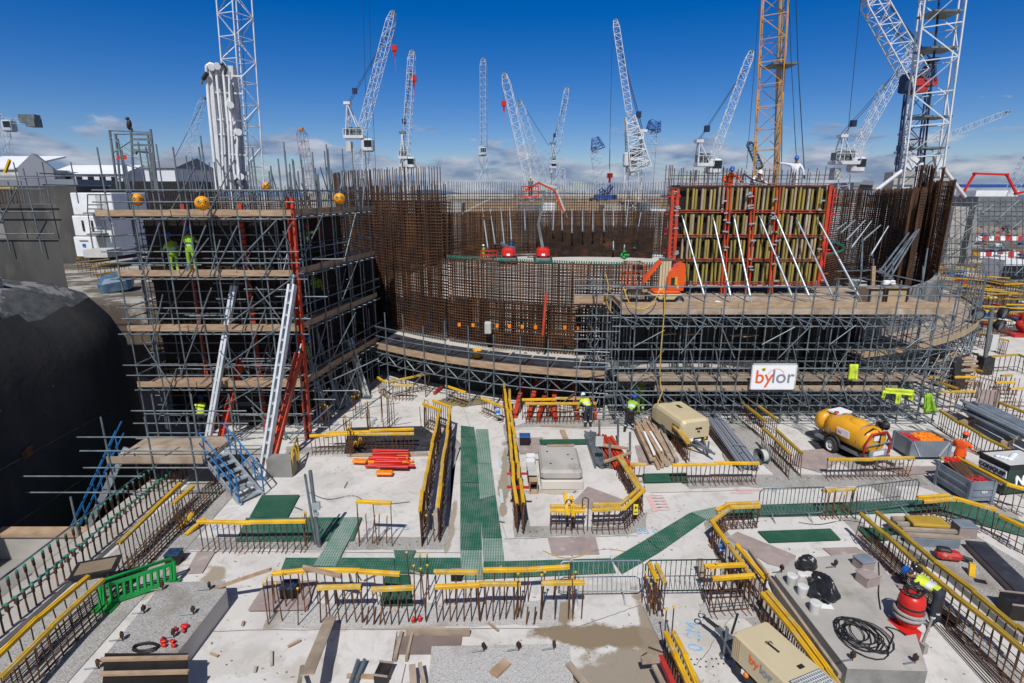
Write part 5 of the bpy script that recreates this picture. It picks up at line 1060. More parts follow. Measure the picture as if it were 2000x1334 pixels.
for(x,s)in((FX0-.02,-1),(FX1+.06,1)):
 for z in(6.3,7.3,8.2,9.1,9.9):
  MB().beam((x,FY+.2,z),(x+s*.05,FY+2.1,z),.1,.12).build('side_waling',M['red_steel'],t)
  MB().beam((x+s*.12,FY+.3,z),(x+s*.12+s*.45,FY+.3,z-.03),.06,.06).build('tie_rod',M['red_steel'],t)
 for z in[5.9+.31*q for q in range(15)]:MB().beam((x+s*.1,FY+.02,z),(x+s*R.uniform(.28,.5),FY+.02+R.uniform(-.1,.6),z+R.uniform(-.05,.05)),.05,.05).build('tie_rod',M['orange_steel'],t)
 for k in range(6):MB().beam((x+s*.01,FY+.4+.28*k,5.8),(x+s*.01,FY+.4+.28*k,10.1),.08,.08).build('side_beam',M['timber_grey'],t)
 for s2 in(.0,.12):MB().beam((x+s*.14,FY+s2,5.8),(x+s*.14,FY+s2,10.2),.07,.07).build('soldier',M['red_steel'],t)
t=thing('rebar_cage','rusty bars sticking up out of the top of the tall formwork','rebar cage',(10,FY+.9,zb[-1]));vs=[]
for k in range(52):
 x=FX0-.1+(FX1-FX0+.1)*k/51+R.uniform(-.04,.04);yy=FY+R.choice((.6,1.7));vs.append(((x,yy,zb[-1]-.3),(x+R.uniform(-.03,.03),yy,zb[-1]+R.uniform(.6,.85))))
for x in(7.35,7.42,7.5,7.2):vs.append(((x,FY+.7,zb[-1]-1),(x,FY+.7,zb[-1]+.9)))
rods(t,'vertical_bar',vs,.019,M['rust'],6);rods(t,'horizontal_bar',[((FX0-.4,FY+.55,zb[-1]+.42),(FX1+.5,FY+.55,zb[-1]+.45)),((FX0-.3,FY+1.75,zb[-1]+.3),(FX1+1.0,FY+1.75,zb[-1]+.3))],.014,M['rust'],6)
for k,(xt,yt,xb_,yb_)in enumerate(((1332,421,1379,590),(1393,425,1430,592),(1433,421,1468,592),(1483,421,1551,589),(1515,421,1586,592),(1555,425,1630,586),(1596,427,1683,589))):
 b=G(xb_,yb_,DZ+.05);a=Q(xt,yt,FY-.1);tt=thing('push_pull_prop',['leftmost','second','third','middle','fifth','sixth','rightmost'][k]+' long silver prop bracing the tall formwork'+('' if k in(0,3,6)else ' from the left'),'prop',b,'silver props bracing the formwork')
 d=a-b;rodobj(tt,'outer_tube',b+d*.07,b+d*.52,.05,M['galv_bright'],10);rodobj(tt,'inner_tube',b+d*.52,b+d*.95,.042,M['galv_bright'],10)
 rodobj(tt,'collar',b+d*.505,b+d*.535,.065,M['galv'],10);rodobj(tt,'screw',b,b+d*.08,.028,M['galv'],8);rodobj(tt,'screw',b+d*.94,a,.028,M['galv'],8)
 MB().box(b,(.22,.3,.03)).build('foot_plate',M['galv'],tt)
def quadframe(x0,x1,y0,y1,D):return Q(x0,y0,D),Q(x1,y0,D),Q(x1,y1,D),Q(x0,y1,D)
D=23.2;a,b,c,d=quadframe(1467,1554,711,760,D);ctr=(a+b+c+d)/4;w=(b-a).length;h=a.z-d.z
t=thing('sign_board','white bylor company sign hung on the long scaffold','sign',ctr)
MB().box(ctr,(w,.03,h)).build('panel',M['sign_white'],t)
for(dx,dz,ww,hh)in((0,h/2,w+.06,.05),(0,-h/2,w+.06,.05),(w/2,0,.05,h+.05),(-w/2,0,.05,h+.05)):MB().box(ctr+Vector((dx,-.005,dz)),(ww,.05,hh)).build('frame',M['pipe'],t)
RX=Matrix.Rotation(PI/2,4,'X')
text_mesh('by',h*.74,M['sign_orange'],'letters',t,Matrix.Translation(ctr+Vector((-w*.215,-.02,-.03)))@RX,bold=.008,depth=.003)
text_mesh('lor',h*.74,M['sign_grey'],'letters',t,Matrix.Translation(ctr+Vector((w*.21,-.02,-.02)))@RX,bold=.008,depth=.003)
mb=MB();pts=[ctr+Vector((.10+.36*math.cos(q),-.022,.0+.36*math.sin(q)))for q in[A(10+9*k)for k in range(18)]];mb.tube(pts,.009,5);mb.build('arc_mark',M['sign_orange'],t)
cc=ctr+Vector((-w*.24,-.024,h*.31));MB().lathe([(.085,0),(.085,.004),(0,.004)],cc,20,Vector((0,-1,0))).build('round_sticker',M['sign_yellow'],t)
mb=MB();mb.box(cc+Vector((0,-.006,.02)),(.10,.003,.015));mb.box(cc+Vector((0,-.006,-.02)),(.09,.003,.012));mb.box(cc+Vector((-.03,-.006,0)),(.015,.003,.05));mb.box(cc+Vector((.03,-.006,0)),(.015,.003,.05));mb.build('sticker_print',M['black'],t)
def cloth(lb,quads,m,D,name='jacket'):
 t=thing(name,lb,'jacket',Q(quads[0][0][0],quads[0][0][1],D),'hi vis clothes hung on the scaffold')
 for i,q in enumerate(quads):
  mb=MB();n=7;gx=[]
  for r_ in range(n+1):
   for s_ in range(n+1):
    u=s_/n;v=r_/n;x=(q[0][0]*(1-u)+q[1][0]*u)*(1-v)+(q[3][0]*(1-u)+q[2][0]*u)*v;y=(q[0][1]*(1-u)+q[1][1]*u)*(1-v)+(q[3][1]*(1-u)+q[2][1]*u)*v
    gx.append(Q(x,y,D-.07*math.sin(u*9+i)*(.3+v)-.02*math.sin(v*7)))
  b0=len(gx);gx+=[g+Vector((0,.09,0))for g in gx];k=n+1
  fs=[[r_*k+s_,r_*k+s_+1,(r_+1)*k+s_+1,(r_+1)*k+s_]for r_ in range(n)for s_ in range(n)]
  fs2=[[b0+i_ for i_ in f[::-1]]for f in fs];e=[]
  for s_ in range(n):e+=[[s_+1,s_,b0+s_,b0+s_+1],[n*k+s_,n*k+s_+1,b0+n*k+s_+1,b0+n*k+s_],[s_*k,(s_+1)*k,b0+(s_+1)*k,b0+s_*k],[(s_+1)*k+n,s_*k+n,b0+s_*k+n,b0+(s_+1)*k+n]]
  mb.add(gx,fs+fs2+e,True);mb.build(['body','sleeve','sleeve','sleeve'][i%4],m,t)
cloth('lemon hi vis jacket hanging alone right of the company sign',[((1661,712),(1677,712),(1675,743),(1656,742))],M['hivis_lemon'],23.25)
cloth('lemon hi vis coveralls draped along the scaffold tube, arms dangling',[((1730,758),(1786,762),(1784,773),(1728,768)),((1726,764),(1733,762),(1728,779),(1723,778)),((1752,768),(1762,768),(1758,790),(1750,789)),((1777,768),(1786,768),(1784,783),(1776,781))],M['hivis_lemon'],23.15)
cloth('bright hi vis jacket hanging wide at the right end of the scaffold foot',[((1811,769),(1820,769),(1831,805),(1806,807)),((1808,772),(1812,770),(1812,796),(1806,800))],M['hivis'],23.15)
for(yy,wdt)in((785,22),(795,24)):pass
def tcrane(lb,D,mast=None,jib=None,aframe=None,plat=None,cab=None,pend=None,m='crane_far',mw=1.9,jw=1.5,rr=.075,kite=None,base=-1,bays=None,jm=None,hoist=None,group='tower cranes across the site',cat='tower crane',name='tower_crane',tip=None):
 if D>80:mw*=.66;jw*=.68;rr*=.72
 z0=mast[0]if mast else jib[0];root=Q(z0[0],z0[1],D);
 if mast:root.z=base
 t=thing(name,lb,cat,root,group);s=D/100.0;rc=rr*.68*max(.8,s**.5);
 if mast:
  a=Q(mast[0][0],mast[0][1],D);b=Q(mast[1][0],mast[1][1],D);a=Vector((a.x,a.y,base))if mast[0][1]>360 else a
  MB().lattice(a,b,mw,mw,rc*1.2,rc*.7,max(4,int((b-a).length/mw*(.8 if D>60 else 1.15))),(.5,1,0)).build('mast',M[m],t)
 if jib:
  a=Q(jib[0][0],jib[0][1],D);b=Q(jib[1][0],jib[1][1],D);L_=(b-a).length
  mb=MB();p1=a.lerp(b,.06);p2=a.lerp(b,.93);mb.lattice(a,p1,jw*.45,jw,rc,rc*.6,2,(.2,1,0));mb.lattice(p1,p2,jw,jw*.92,rc,rc*.6,bays or max(8,int(L_/jw/1.05)),(.2,1,0));mb.lattice(p2,b,jw*.92,jw*.5,rc,rc*.6,2,(.2,1,0))
  mb.build('jib',M[jm or m],t);
  MB().box(b,(jw*.45,jw*.5,jw*.35)).build('jib_head',M[tip or 'crane_grey'],t)
 if plat:
  x0,x1,y=plat;a=Q(x0,y,D);b=Q(x1,y,D);h=.9*s**.3
  MB().beam(a,b,2.2,.5).build('slew_platform',M[m],t)
  mb=MB();w=(b-a).length
  for k in range(4):p=a.lerp(b,.12+.2*k);mb.box(p+Vector((0,0,.9)),(w*.15,1.5,1.1+.4*(k%2)))
  mb.build('winch_machinery',M['crane_grey'],t)
  MB().box(a.lerp(b,.2)-Vector((0,0,1.6)),(w*.24,1.5,1.7)).build('counterweight',M['pipe'],t)
  rl=MB();up=Vector((0,0,1.3))
  for q in(0,.33,.66,1):p=a.lerp(b,q)-Vector((0,1.1,0));rl.rod(p,p+up,.05,4)
  rl.rod(a-Vector((0,1.1,-1.3)),b-Vector((0,1.1,-1.3)),.05,4);rl.build('guard_rail',M[m],t)
 if aframe:
  tp,fa,fb=[Q(x,y,D)for x,y in aframe];mb=MB();o=Vector((0,1.0,0))
  for e in(-1,1):
   mb.rod(fa+o*e,tp+o*e*.5,rc*2.0,6);mb.rod(fb+o*e,tp+o*e*.5,rc*2.0,6);mb.rod(fa.lerp(tp,.5)+o*e*.7,fb.lerp(tp,.5)+o*e*.7,rc,5)
  for k in(.25,.5,.75):mb.rod(fa.lerp(tp,k)-o*.7,fa.lerp(tp,k)+o*.7,rc,5)
  mb.rod(fa,fb.lerp(tp,.5),rc,5);mb.build('a_frame',M[m],t);MB().box(tp,(1.1*s**.5,1.4,.45)).build('a_frame_head',M['crane_grey' if s>1.2 else m],t)
  if jib:e=Q(jib[0][0],jib[0][1],D).lerp(Q(jib[1][0],jib[1][1],D),.84);MB().rod(tp,e,.05*s,4).rod(tp+o,e+o*.5,.05*s,4).build('pendant_rope',M['rope'],t);q=tp.lerp(e,.18);MB().box(q,(.7,.7,.9)).build('pendant_block',M['navy'],t)
 if cab:c=Q(cab[0],cab[1],D);c0=MB().box(c,(2.0,1.8,2.2),bev=.2).build('cab',M[m],t);MB().box(c+Vector((.25,-.93,.25)),(1.3,.05,1.1)).build('cab_window',M['glass'],c0)
 if kite:c=Q(kite[0],kite[1],D);MB().rod(c,Q(kite[0]+.5,kite[1]-kite[2],D),.035*s,4).build('hoist_rope',M['rope'],t);MB().box(c,(.9*s,.6*s,.8*s)).rod(c-Vector((0,0,.4*s)),c-Vector((0,0,1.2*s)),.2*s,6).rod(c,Q(kite[0]+3,kite[1]+45,D),.03*s,4).build('hook_block',M['red'],t)
 if hoist:MB().rod(Q(hoist[0],hoist[1],D),Q(hoist[2],hoist[3],D),.045*s,4).build('hoist_rope',M['rope'],t)
 return t
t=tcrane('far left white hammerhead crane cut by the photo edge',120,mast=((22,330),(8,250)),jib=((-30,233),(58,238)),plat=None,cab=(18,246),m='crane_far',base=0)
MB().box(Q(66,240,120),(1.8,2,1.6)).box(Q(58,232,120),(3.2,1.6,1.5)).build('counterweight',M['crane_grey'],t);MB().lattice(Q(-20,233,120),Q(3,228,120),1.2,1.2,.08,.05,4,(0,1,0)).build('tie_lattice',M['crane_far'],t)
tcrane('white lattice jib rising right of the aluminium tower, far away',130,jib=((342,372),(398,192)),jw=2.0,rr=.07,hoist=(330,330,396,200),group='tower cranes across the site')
tcrane('large white near crane mast standing behind the folded placing boom',40,mast=((474,390),(453,-60)),mw=1.45,m='crane_white',rr=.075,base=0,hoist=(468,-30,490,380))
tcrane('short rusty yellow lattice jib left of the tall white luffing crane',85,jib=((608,385),(588,252)),jw=1.7,m='crane_rust',rr=.07,cat='crawler crane',name='crawler_crane',group='crawler cranes across the site',tip='crane_yellow')
tcrane('white luffing crane with jib leaning right, largest of the left middle group',105,mast=((707,385),(706,290)),jib=((706,262),(768,24)),aframe=((679,202),(678,268),(700,250)),plat=(674,712,268),cab=(718,284),kite=(770,94,66),mw=3.0,jw=2.0,m='crane_white',rr=.1,base=0)
tcrane('white luffing crane with nearly upright jib right of the largest one',125,mast=((794,385),(792,322)),jib=((792,315),(805,100)),aframe=((786,259),(783,315),(791,300)),plat=(780,797,308),cab=(801,318),kite=(808,153,50),mw=2.4,jw=2.0,m='crane_white',rr=.1,base=0)
tcrane('thin perfectly upright crane left of the ring centre',150,mast=((945,400),(945,305)),jib=((945,295),(944,115)),plat=(940,950,300),cab=(942,296),mw=3.4,jw=2.2,rr=.1,base=0)
tcrane('white jib leaning left with red block hanging beside its tip',115,jib=((1044,398),(985,145)),kite=(984,202,50),jw=2.2,m='crane_white',rr=.1)
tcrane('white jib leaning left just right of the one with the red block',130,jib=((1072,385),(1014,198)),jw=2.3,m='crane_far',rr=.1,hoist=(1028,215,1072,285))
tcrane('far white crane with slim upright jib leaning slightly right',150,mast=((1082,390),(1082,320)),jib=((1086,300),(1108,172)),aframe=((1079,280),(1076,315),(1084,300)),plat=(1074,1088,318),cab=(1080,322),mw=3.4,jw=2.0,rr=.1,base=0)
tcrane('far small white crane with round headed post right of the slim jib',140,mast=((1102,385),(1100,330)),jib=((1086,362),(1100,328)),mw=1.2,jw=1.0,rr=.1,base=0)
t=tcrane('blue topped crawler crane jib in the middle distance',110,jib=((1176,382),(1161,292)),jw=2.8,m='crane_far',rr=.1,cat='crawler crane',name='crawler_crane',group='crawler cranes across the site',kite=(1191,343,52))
MB().lattice(Q(1168,292,110),Q(1162,268,110),2.4,1.0,.08,.05,4,(0,1,0)).build('jib_top',M['crane_blue'],t);MB().box(Q(1182,385,110),(4,3,.9)).lattice(Q(1176,388,110),Q(1195,362,110),1,.6,.1,.06,4,(0,1,0)).lattice(Q(1188,388,110),Q(1172,368,110),1,.6,.1,.06,4,(0,1,0)).build('machine_body',M['crane_blue'],t)
t=tcrane('big white luffing crane with wide lattice base right of the ring centre',95,mast=((1246,395),(1236,315)),jib=((1230,228),(1202,40)),aframe=((1256,256),(1252,300),(1244,275)),plat=(1230,1256,312),cab=(1230,312),mw=3.4,jw=1.5,m='crane_white',rr=.12,base=0,hoist=(1196,60,1190,330))
MB().lattice(Q(1248,330,95),Q(1230,228,95),3.4,1.4,.11,.07,9,(0,1,0)).build('jib_foot',M['crane_white'],t);MB().rod(Q(1256,256,95),Q(1216,105,95),.07,4).build('luffing_rope',M['rope'],t)
t=tcrane('blue headed crawler jib behind the big crane with wide base',115,jib=((1264,395),(1276,255)),jw=2.6,rr=.1,cat='crawler crane',name='crawler_crane',group='crawler cranes across the site')
MB().lattice(Q(1275,257,115),Q(1279,235,115),2.4,1.8,.1,.06,4,(0,1,0)).build('jib_top',M['crane_blue'],t)
tcrane('white luffing crane with long jib leaning right behind the formwork',90,mast=((1386,400),(1386,335)),jib=((1389,318),(1468,100)),aframe=((1365,276),(1360,320),(1383,322)),plat=(1358,1390,322),cab=(1394,325),mw=2.4,jw=1.6,m='crane_white',rr=.085,base=0)
tcrane('small dark jib peeping left of the tall yellow mast',80,jib=((1485,330),(1463,278)),jw=.8,m='navy',rr=.09,hoist=(1485,-20,1458,330),cat='crawler crane',name='crawler_crane',group='crawler cranes across the site')
t=tcrane('tall yellow lattice crane mast rising behind the formwork out of frame',38,mast=((1508,400),(1518,-60)),mw=1.42,m='crane_yellow',rr=.06,base=0)
for dx in(0,3,9):MB().rod(Q(1516+dx,400,38),Q(1524+dx*.9,-60,38),.035 if dx else .07,5).build('ladder_rail',M['crane_grey'],t)
MB().rod(Q(1514,400,38),Q(1527,-60,38),.16,8).build('pipe_run',M['timber_grey'],t);MB().box(Q(1524,128,38),(1.5,1.5,.12)).build('tie_collar',M['crane_grey'],t)
t=thing('hoist_ropes','pair of dark hoist ropes hanging right of the tall yellow mast','ropes',Q(1572,340,30));MB().tube([Q(1554,-20,30),Q(1558,110,30),Q(1566,250,30),Q(1572,350,30)],.022,5).build('rope',M['rope'],t);MB().tube([Q(1540,-20,30),Q(1545,110,30),Q(1552,250,30),Q(1558,350,30)],.018,5).build('rope',M['rope'],t)
t=thing('hoist_ropes','pair of thin hoist ropes crossing the sky left of the largest luffing crane','ropes',Q(725,360,60));MB().tube([Q(708,-20,60),Q(714,180,60),Q(722,365,60)],.02,4).build('rope',M['rope'],t);MB().tube([Q(720,-20,60),Q(727,180,60),Q(735,365,60)],.02,4).build('rope',M['rope'],t)
tcrane('white luffing crane with steep jib leaning right at the right of the formwork',88,mast=((1652,400),(1650,338)),jib=((1664,306),(1788,88)),aframe=((1645,266),(1632,315),(1660,315)),plat=(1624,1672,318),cab=(1672,322),mw=2.2,jw=1.5,m='crane_white',rr=.085,base=0,hoist=(1683,-20,1652,300))
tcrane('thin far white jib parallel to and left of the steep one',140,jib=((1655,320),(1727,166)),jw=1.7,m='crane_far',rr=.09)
t=tcrane('tall navy crane mast with red slewing ring and white jib leaning left',75,mast=((1770,400),(1790,180)),jib=((1792,158),(1698,-10)),m='navy',jm='crane_white',mw=2.2,jw=2.2,rr=.14,base=0,aframe=((1820,118),(1815,160),(1796,160)),cab=(1778,163))
MB().box(Q(1800,163,75),(2.6,2.0,.8)).lathe([(1.0,-.4),(1.1,0),(.8,.6)],Q(1791,176,75),12).build('slewing_ring',M['red_steel'],t);MB().rod(Q(1820,118,75),Q(1722,-10,75),.09,4).build('luffing_rope',M['rope'],t)
t=tcrane('biggest near white crane mast with raking legs at the right',52,mast=((1800,385),(1850,-80)),mw=2.75,m='crane_white',rr=.13,base=3)
for(x0,y0,x1,y1,d,r)in((1782,318,1698,382,-1,.17),(1800,318,1782,382,-3,.19),(1830,312,1885,385,0,.16),(1800,300,1815,385,2,.14)):MB().rod(Q(x0,y0,52),Q(x1,y1,52+d),r,8).build('raking_leg',M['crane_white'],t)
for y in(28,98,230,290):c=Q(1800+(385-y)*.1,y,52);MB().box(c,(2.4,2.2,.15)).build('rest_platform',M['crane_grey'],t)
MB().rod(Q(1798,385,52),Q(1842,-80,52),.09,6).build('hoist_rope',M['rope'],t)
MB().box(Q(1780,318,51.5),(.7,.3,1.1),0,0,.6).build('gusset_plate',M['crane_white'],t);MB().box(Q(1832,314,51.5),(.6,.3,1.2),0,0,-.4).build('gusset_plate',M['crane_white'],t)
tcrane('low white jib pointing right far beyond the biggest mast',150,jib=((1825,275),(1968,219)),jw=2.0,rr=.1)
tcrane('small white crane head with cab peeping left of the biggest mast',120,mast=((1770,390),(1768,300)),aframe=((1763,262),(1760,298),(1776,290)),plat=(1752,1784,298),mw=2,rr=.1,base=0)
tcrane('white lattice jib cut by the right edge of the photo',110,jib=((1968,392),(2008,305)),jw=2.2,rr=.1)
def boomarm(lb,D,pts,r,m,base=None,cat='concrete boom'):
 t=thing('placing_boom',lb,cat,Q(pts[0][0],pts[0][1],D),'concrete placing booms');P2=[Q(x,y,D)for x,y in pts]
 for i in range(len(P2)-1):MB().beam(P2[i],P2[i+1],r*1.6,r*2.2).build('boom_section',M[m],t);MB().rod(P2[i]-Vector((0,r*2,0)),P2[i]+Vector((0,r*2,0)),r*1.5,8).build('knuckle',M[m],t)
 return t
boomarm('red concrete placing boom arching at the far right',85,[(1878,382),(1904,339),(1966,341),(1985,378),(1999,375)],.13,'red')
boomarm('orange red concrete placing boom arching over the ring centre',68,[(1099,415),(1083,372),(1052,357),(1026,372)],.10,'orange_steel')
boomarm('pale pipe boom arching above the orange one over the ring',70,[(1006,435),(1018,390),(1040,352),(1085,366),(1108,425)],.09,'pipe')
boomarm('grey lattice hose boom lying over the left back of the ring',72,[(870,398),(886,426),(930,402),(958,388)],.09,'pipe')
def bld(name,lb,x0,x1,y0,y1,D,dep,m,cat='building',group=None,roof=None,rh=0,bands=0,doors=0,base=None):
 a=Q(x0,y1,D);b=Q(x1,y0,D);zb_=a.z if base is None else base;t=thing(name,lb,cat,(a.x,D,zb_),group);cx_=(a.x+b.x)/2;w=b.x-a.x;h=b.z-zb_
 MB().box((cx_,D+dep/2,zb_+h/2),(w,dep,h)).build('wall',M[m],t)
 if roof:MB().extr([(-dep/2-.3,0),(dep/2+.3,0),(0,rh)],(a.x-.3,D+dep/2,b.z),(b.x+.3,D+dep/2,b.z)).build('roof',M[roof],t)
 for k in range(bands):MB().box((cx_,D-.03,zb_+h*(k+1)/(bands+1)),(w+.04,.06,.12)).build('band',M['crane_grey'],t)
 for k in range(doors):MB().box((a.x+w*(k+.6)/(doors+.3),D-.03,zb_+h*.38),(w*.5/max(doors,1),.06,h*.6)).build('opening',M['glass'],t)
 return t
t=thing('tent_hall','big white pitched tent hall with grey gable at the far left','building',Q(60,350,95),'white site tents');D=95
e=[Q(-60,352,D),Q(36,352,D),Q(92,352,D+14),Q(-4,352,D+40)]
def wallq(p,z0,z1):return[(p[0].x,p[0].y,z0),(p[1].x,p[1].y,z0),(p[1].x,p[1].y,z1),(p[0].x,p[0].y,z1)]
ez=Q(36,328,D).z;rz_=Q(62,314,D+5).z+.3;x0=Q(-80,340,D).x;x1=Q(35,340,D).x;x2=Q(96,340,D).x
MB().box(((x0+x1)/2,D+8,(ez+2.6)/2),(x1-x0,16,ez-2.6)).build('wall',M['pipe'],t)
mb=MB();mb.hexa([(x1,D,2.6),(x2,D+1,2.6),(x2-1.2,D+3,2.6),(x1-1.2,D+3,2.6),(x1,D,ez),(x2,D+1,ez),(x2-1.2,D+3,ez),(x1-1.2,D+3,ez)]);mb.add([(x1,D,ez),(x2,D+1,ez),((x1+x2)/2,D+.5,rz_+.6),(x1-1.2,D+3,ez),(x2-1.2,D+3,ez),((x1+x2)/2-1.2,D+3,rz_+.6)],[[0,1,2],[4,3,5],[0,2,5,3],[1,4,5,2]]);mb.build('gable_wall',M['grey_clad'],t)
MB().add([(x0,D-.3,ez),(x1,D-.3,ez),(x1+1.5,D+9,rz_+.7),(x0,D+9,rz_+.7),(x0,D-.3,ez-.25),(x1,D-.3,ez-.25),(x1+1.5,D+9,rz_+.4),(x0,D+9,rz_+.4)],[[0,1,2,3],[5,4,7,6],[0,4,5,1],[1,5,6,2],[2,6,7,3]]).build('roof',M['tent'],t)
bld('tent_hall','long low white tent with many openings behind the site cabins',97,238,340,356,105,12,'tent',group='white site tents',roof='tent',rh=1.8,doors=6)
bld('tent_hall','white tent end with grey gable right of the aluminium tower',288,340,328,372,100,14,'tent',group='white site tents',roof='grey_clad',rh=2.0,bands=0)
bld('black_hoarding','black netted hoarding behind the white cabin tower',140,380,354,374,80,6,'black',cat='hoarding',base=2)
bld('site_cabin','low grey cabin roof behind the black hoarding at the left',0,150,350,372,70,6,'grey_clad',cat='cabin',base=2)
bld('site_cabin','long dark grey low cabin before the tent hall at the left',-60,148,364,480,62,5,'basin',cat='cabin',base=2)
t=thing('cabin_stack','stack of three white site cabins with outside stair and toilet signs','cabins',Q(180,500,58));D=58
for k,(y0,y1)in enumerate(((376,420),(421,461),(462,502))):
 a=Q(144+3*k,y1,D);b=Q(216,y0,D);c=MB().box(((a.x+b.x)/2,D+3,(a.z+b.z)/2),(b.x-a.x,6,b.z-a.z-.04),bev=.06).build('cabin',M['white'],t)
 MB().box((a.x+(b.x-a.x)*.72,D-.03,a.z+1.1),(.9,.05,1.9)).build('door',M['pipe'],c)
for(x,y)in((162,440),(180,440)):
 p=Q(x,y,D-.06);mb=MB();mb.box(p,(.2,.03,.5));mb.sphere(p+Vector((0,0,.38)),.12,8,(1,.2,1));mb.box(p+Vector((-.06,0,-.4)),(.07,.03,.4));mb.box(p+Vector((.06,0,-.4)),(.07,.03,.4));mb.build('pictogram',M['black'],t)
MB().box(Q(164,479,D-.06),(.3,.04,.3)).build('blue_sign',M['sign_blue'],t);MB().box(Q(163,470,D-.06),(.9,.04,.05)).build('lettering_bar',M['black'],t)
st=[]
for(x0,y0,x1,y1)in((171,380,171,415),(196,380,198,415),(171,400,200,400),(171,408,200,408),(176,455,182,485),(198,415,207,455),(178,446,200,444),(172,418,182,488),(200,458,208,490),(171,380,215,380),(178,453,200,452)):st.append((Q(x0,y0,D-1.2),Q(x1,y1,D-1.2)))
rods(t,'stair_rail',st,.06,M['crane_grey'],6)
for(x0,x1,y)in((171,202,416),(178,204,457)):a=Q(x0,y,D-.6);b=Q(x1,y,D-.6);MB().beam(a,b,1.3,.12).build('landing',M['crane_grey'],t)
bld('steel_box','pale grey box container lying at the foot of the white cabins',164,208,488,503,50,2,'pipe',cat='container')
bld('concrete_tower','grey square concrete tower behind the raking legs',1735,1862,336,400,64,1.5,'concrete',bands=6)
bld('concrete_tower','lower left part of the grey tower behind the raking legs',1738,1792,352,400,60,1.5,'concrete',bands=4)
bld('concrete_pier','pale concrete pier with scaffold at the right behind the high rebar wall',1842,1893,404,520,50,3,'concrete',cat='pier',bands=0)
bld('concrete_pier','shaded right flank of the pale concrete pier',1893,1906,404,515,51,3,'concrete_mid',cat='pier')  # darker concrete paints the shade of this flank
bld('site_building','white rooftop plant block under the far red boom',1905,1990,372,384,110,5,'white')
bld('netted_scaffold','long grey netted scaffold face at the far right',1900,2100,384,440,90,6,'rock',cat='scaffold',bands=5)
bld('gantry','blue lattice gantry on the skyline at the far right',1876,2060,360,366,160,3,'crane_blue',cat='gantry')
bld('jumbled_roof','dark sloping conveyor building on the skyline left of the raking legs',1666,1706,356,372,130,10,'grey_clad',bands=1)
MB().hexa([Q(1680,360,126),Q(1706,362,126),Q(1706,362,130),Q(1680,360,130),Q(1686,351,126),Q(1707,354,126),Q(1707,354,130),Q(1686,351,130)]).build('roof_box',M['grey_clad'],bpy.data.objects['jumbled_roof'])
for k,(x0,x1,y0,y1,D,m,lb)in enumerate(((880,1290,379,386,130,'concrete_pale','long pale concrete deck edge behind the ring, just under the skyline'),(1000,1300,386,392,118,'timber_grey','brown band of formwork behind the ring'),(860,1000,388,398,112,'concrete_mid','grey concrete block behind the left of the ring back'),(900,1300,394,400,105,'timber','tan formwork deck edge behind the ring'),(1010,1080,400,430,100,'concrete_mid','square grey building core behind the ring centre'),(1180,1290,400,418,98,'concrete','pale concrete walls behind the right back of the ring'),(872,902,396,412,92,'concrete','small pale concrete box behind the left back of the ring'),(1270,1300,408,424,84,'white','white wrapped pallets behind the right back of the ring'),(1620,1740,405,425,84,'white','white material packs behind the high right rebar wall'),(1600,1700,380,400,110,'concrete','pale construction block behind the right of the formwork'),(600,880,379,388,140,'concrete','long low grey structure on the skyline left of the ring'))):
 bld('far_structure',lb,x0,x1,y0,y1,D,6,m,cat='structure',group='far site structures',base=0)
for k in range(26):
 x=R.choice((R.uniform(890,1290),R.uniform(880,1300),R.uniform(1610,1720)));D=R.uniform(88,125);w=R.uniform(.8,3);p=Q(x,395,D);h=R.uniform(7.2,9.0)
 mm,cn=R.choice((('orange_steel','red'),('timber','tan'),('white','white'),('crane_grey','dark grey'),('tank_yellow','yellow')))
 tt=thing('site_container','tiny %s container among the clutter behind the ring'%cn,'container',(p.x,D,h-2.5),'containers behind the ring, %s'%cn);MB().box((p.x,D,h/2),(w,2,h),bev=.05).build('box',M[mm],tt)
mb=MB()
def barrier_run(lb,x0,x1,y,D_,n,grp):
 for k in range(n):
  a=G(x0+(x1-x0)*k/n,y,0);b=G(x0+(x1-x0)*(k+.94)/n,y,0);c=(a+b)/2;m='red' if k%2 else 'white'
  t=thing('plastic_barrier',('red' if k%2 else 'white')+' water filled barrier block, '+onum(k)+' from left '+lb,'barrier',c,grp+(' red' if k%2 else ' white'));w=(b-a).length
  MB().extr([(-.3,0),(.3,0),(.22,.25),(.1,.95),(-.1,.95),(-.22,.25)],a,b).build('body',M[m],t)
barrier_run('in the upper far run at the right',1905,2010,470,0,9,'barriers of the upper far run')
barrier_run('in the lower far run at the right',1912,2010,504,0,9,'barriers of the lower far run')
far_rows=[([(1835,512),(1895,505)],.9),([(1830,525),(1880,520)],.9),([(1836,540),(1925,548),(1990,560)],1.0),([(1870,575),(1940,578)],1.0),([(1890,560),(1960,566)],.9),([(1900,600),(1965,598)],1.0),([(1960,600),(2010,602)],1.0),([(1885,640),(1925,652)],1.0),([(1930,655),(1970,664)],1.0),([(1828,697),(1918,724)],.9),([(1880,680),(1918,696)],1.0),([(1935,694),(1990,692),(2010,700)],1.0),([(1865,735),(1906,735)],.9),([(1804,735),(1838,735)],.9),([(1822,763),(1900,762)],1.1),([(1838,745),(1872,757)],.9),([(1945,746),(1982,746)],.9),([(1955,732),(1976,732)],.9),([(1973,757),(2010,757)],1.0),([(1953,785),(2010,806)],1.0),([(1878,620),(1900,628)],.9),([(1990,548),(2008,552)],.9),([(1850,505),(1900,512)],.9),([(1905,520),(2005,523)],.9),([(1850,600),(1890,600)],1.0)]
wd=['behind the standing plywood','near the far cabins','beyond the light mast','by the far barriers','left of the light mast']
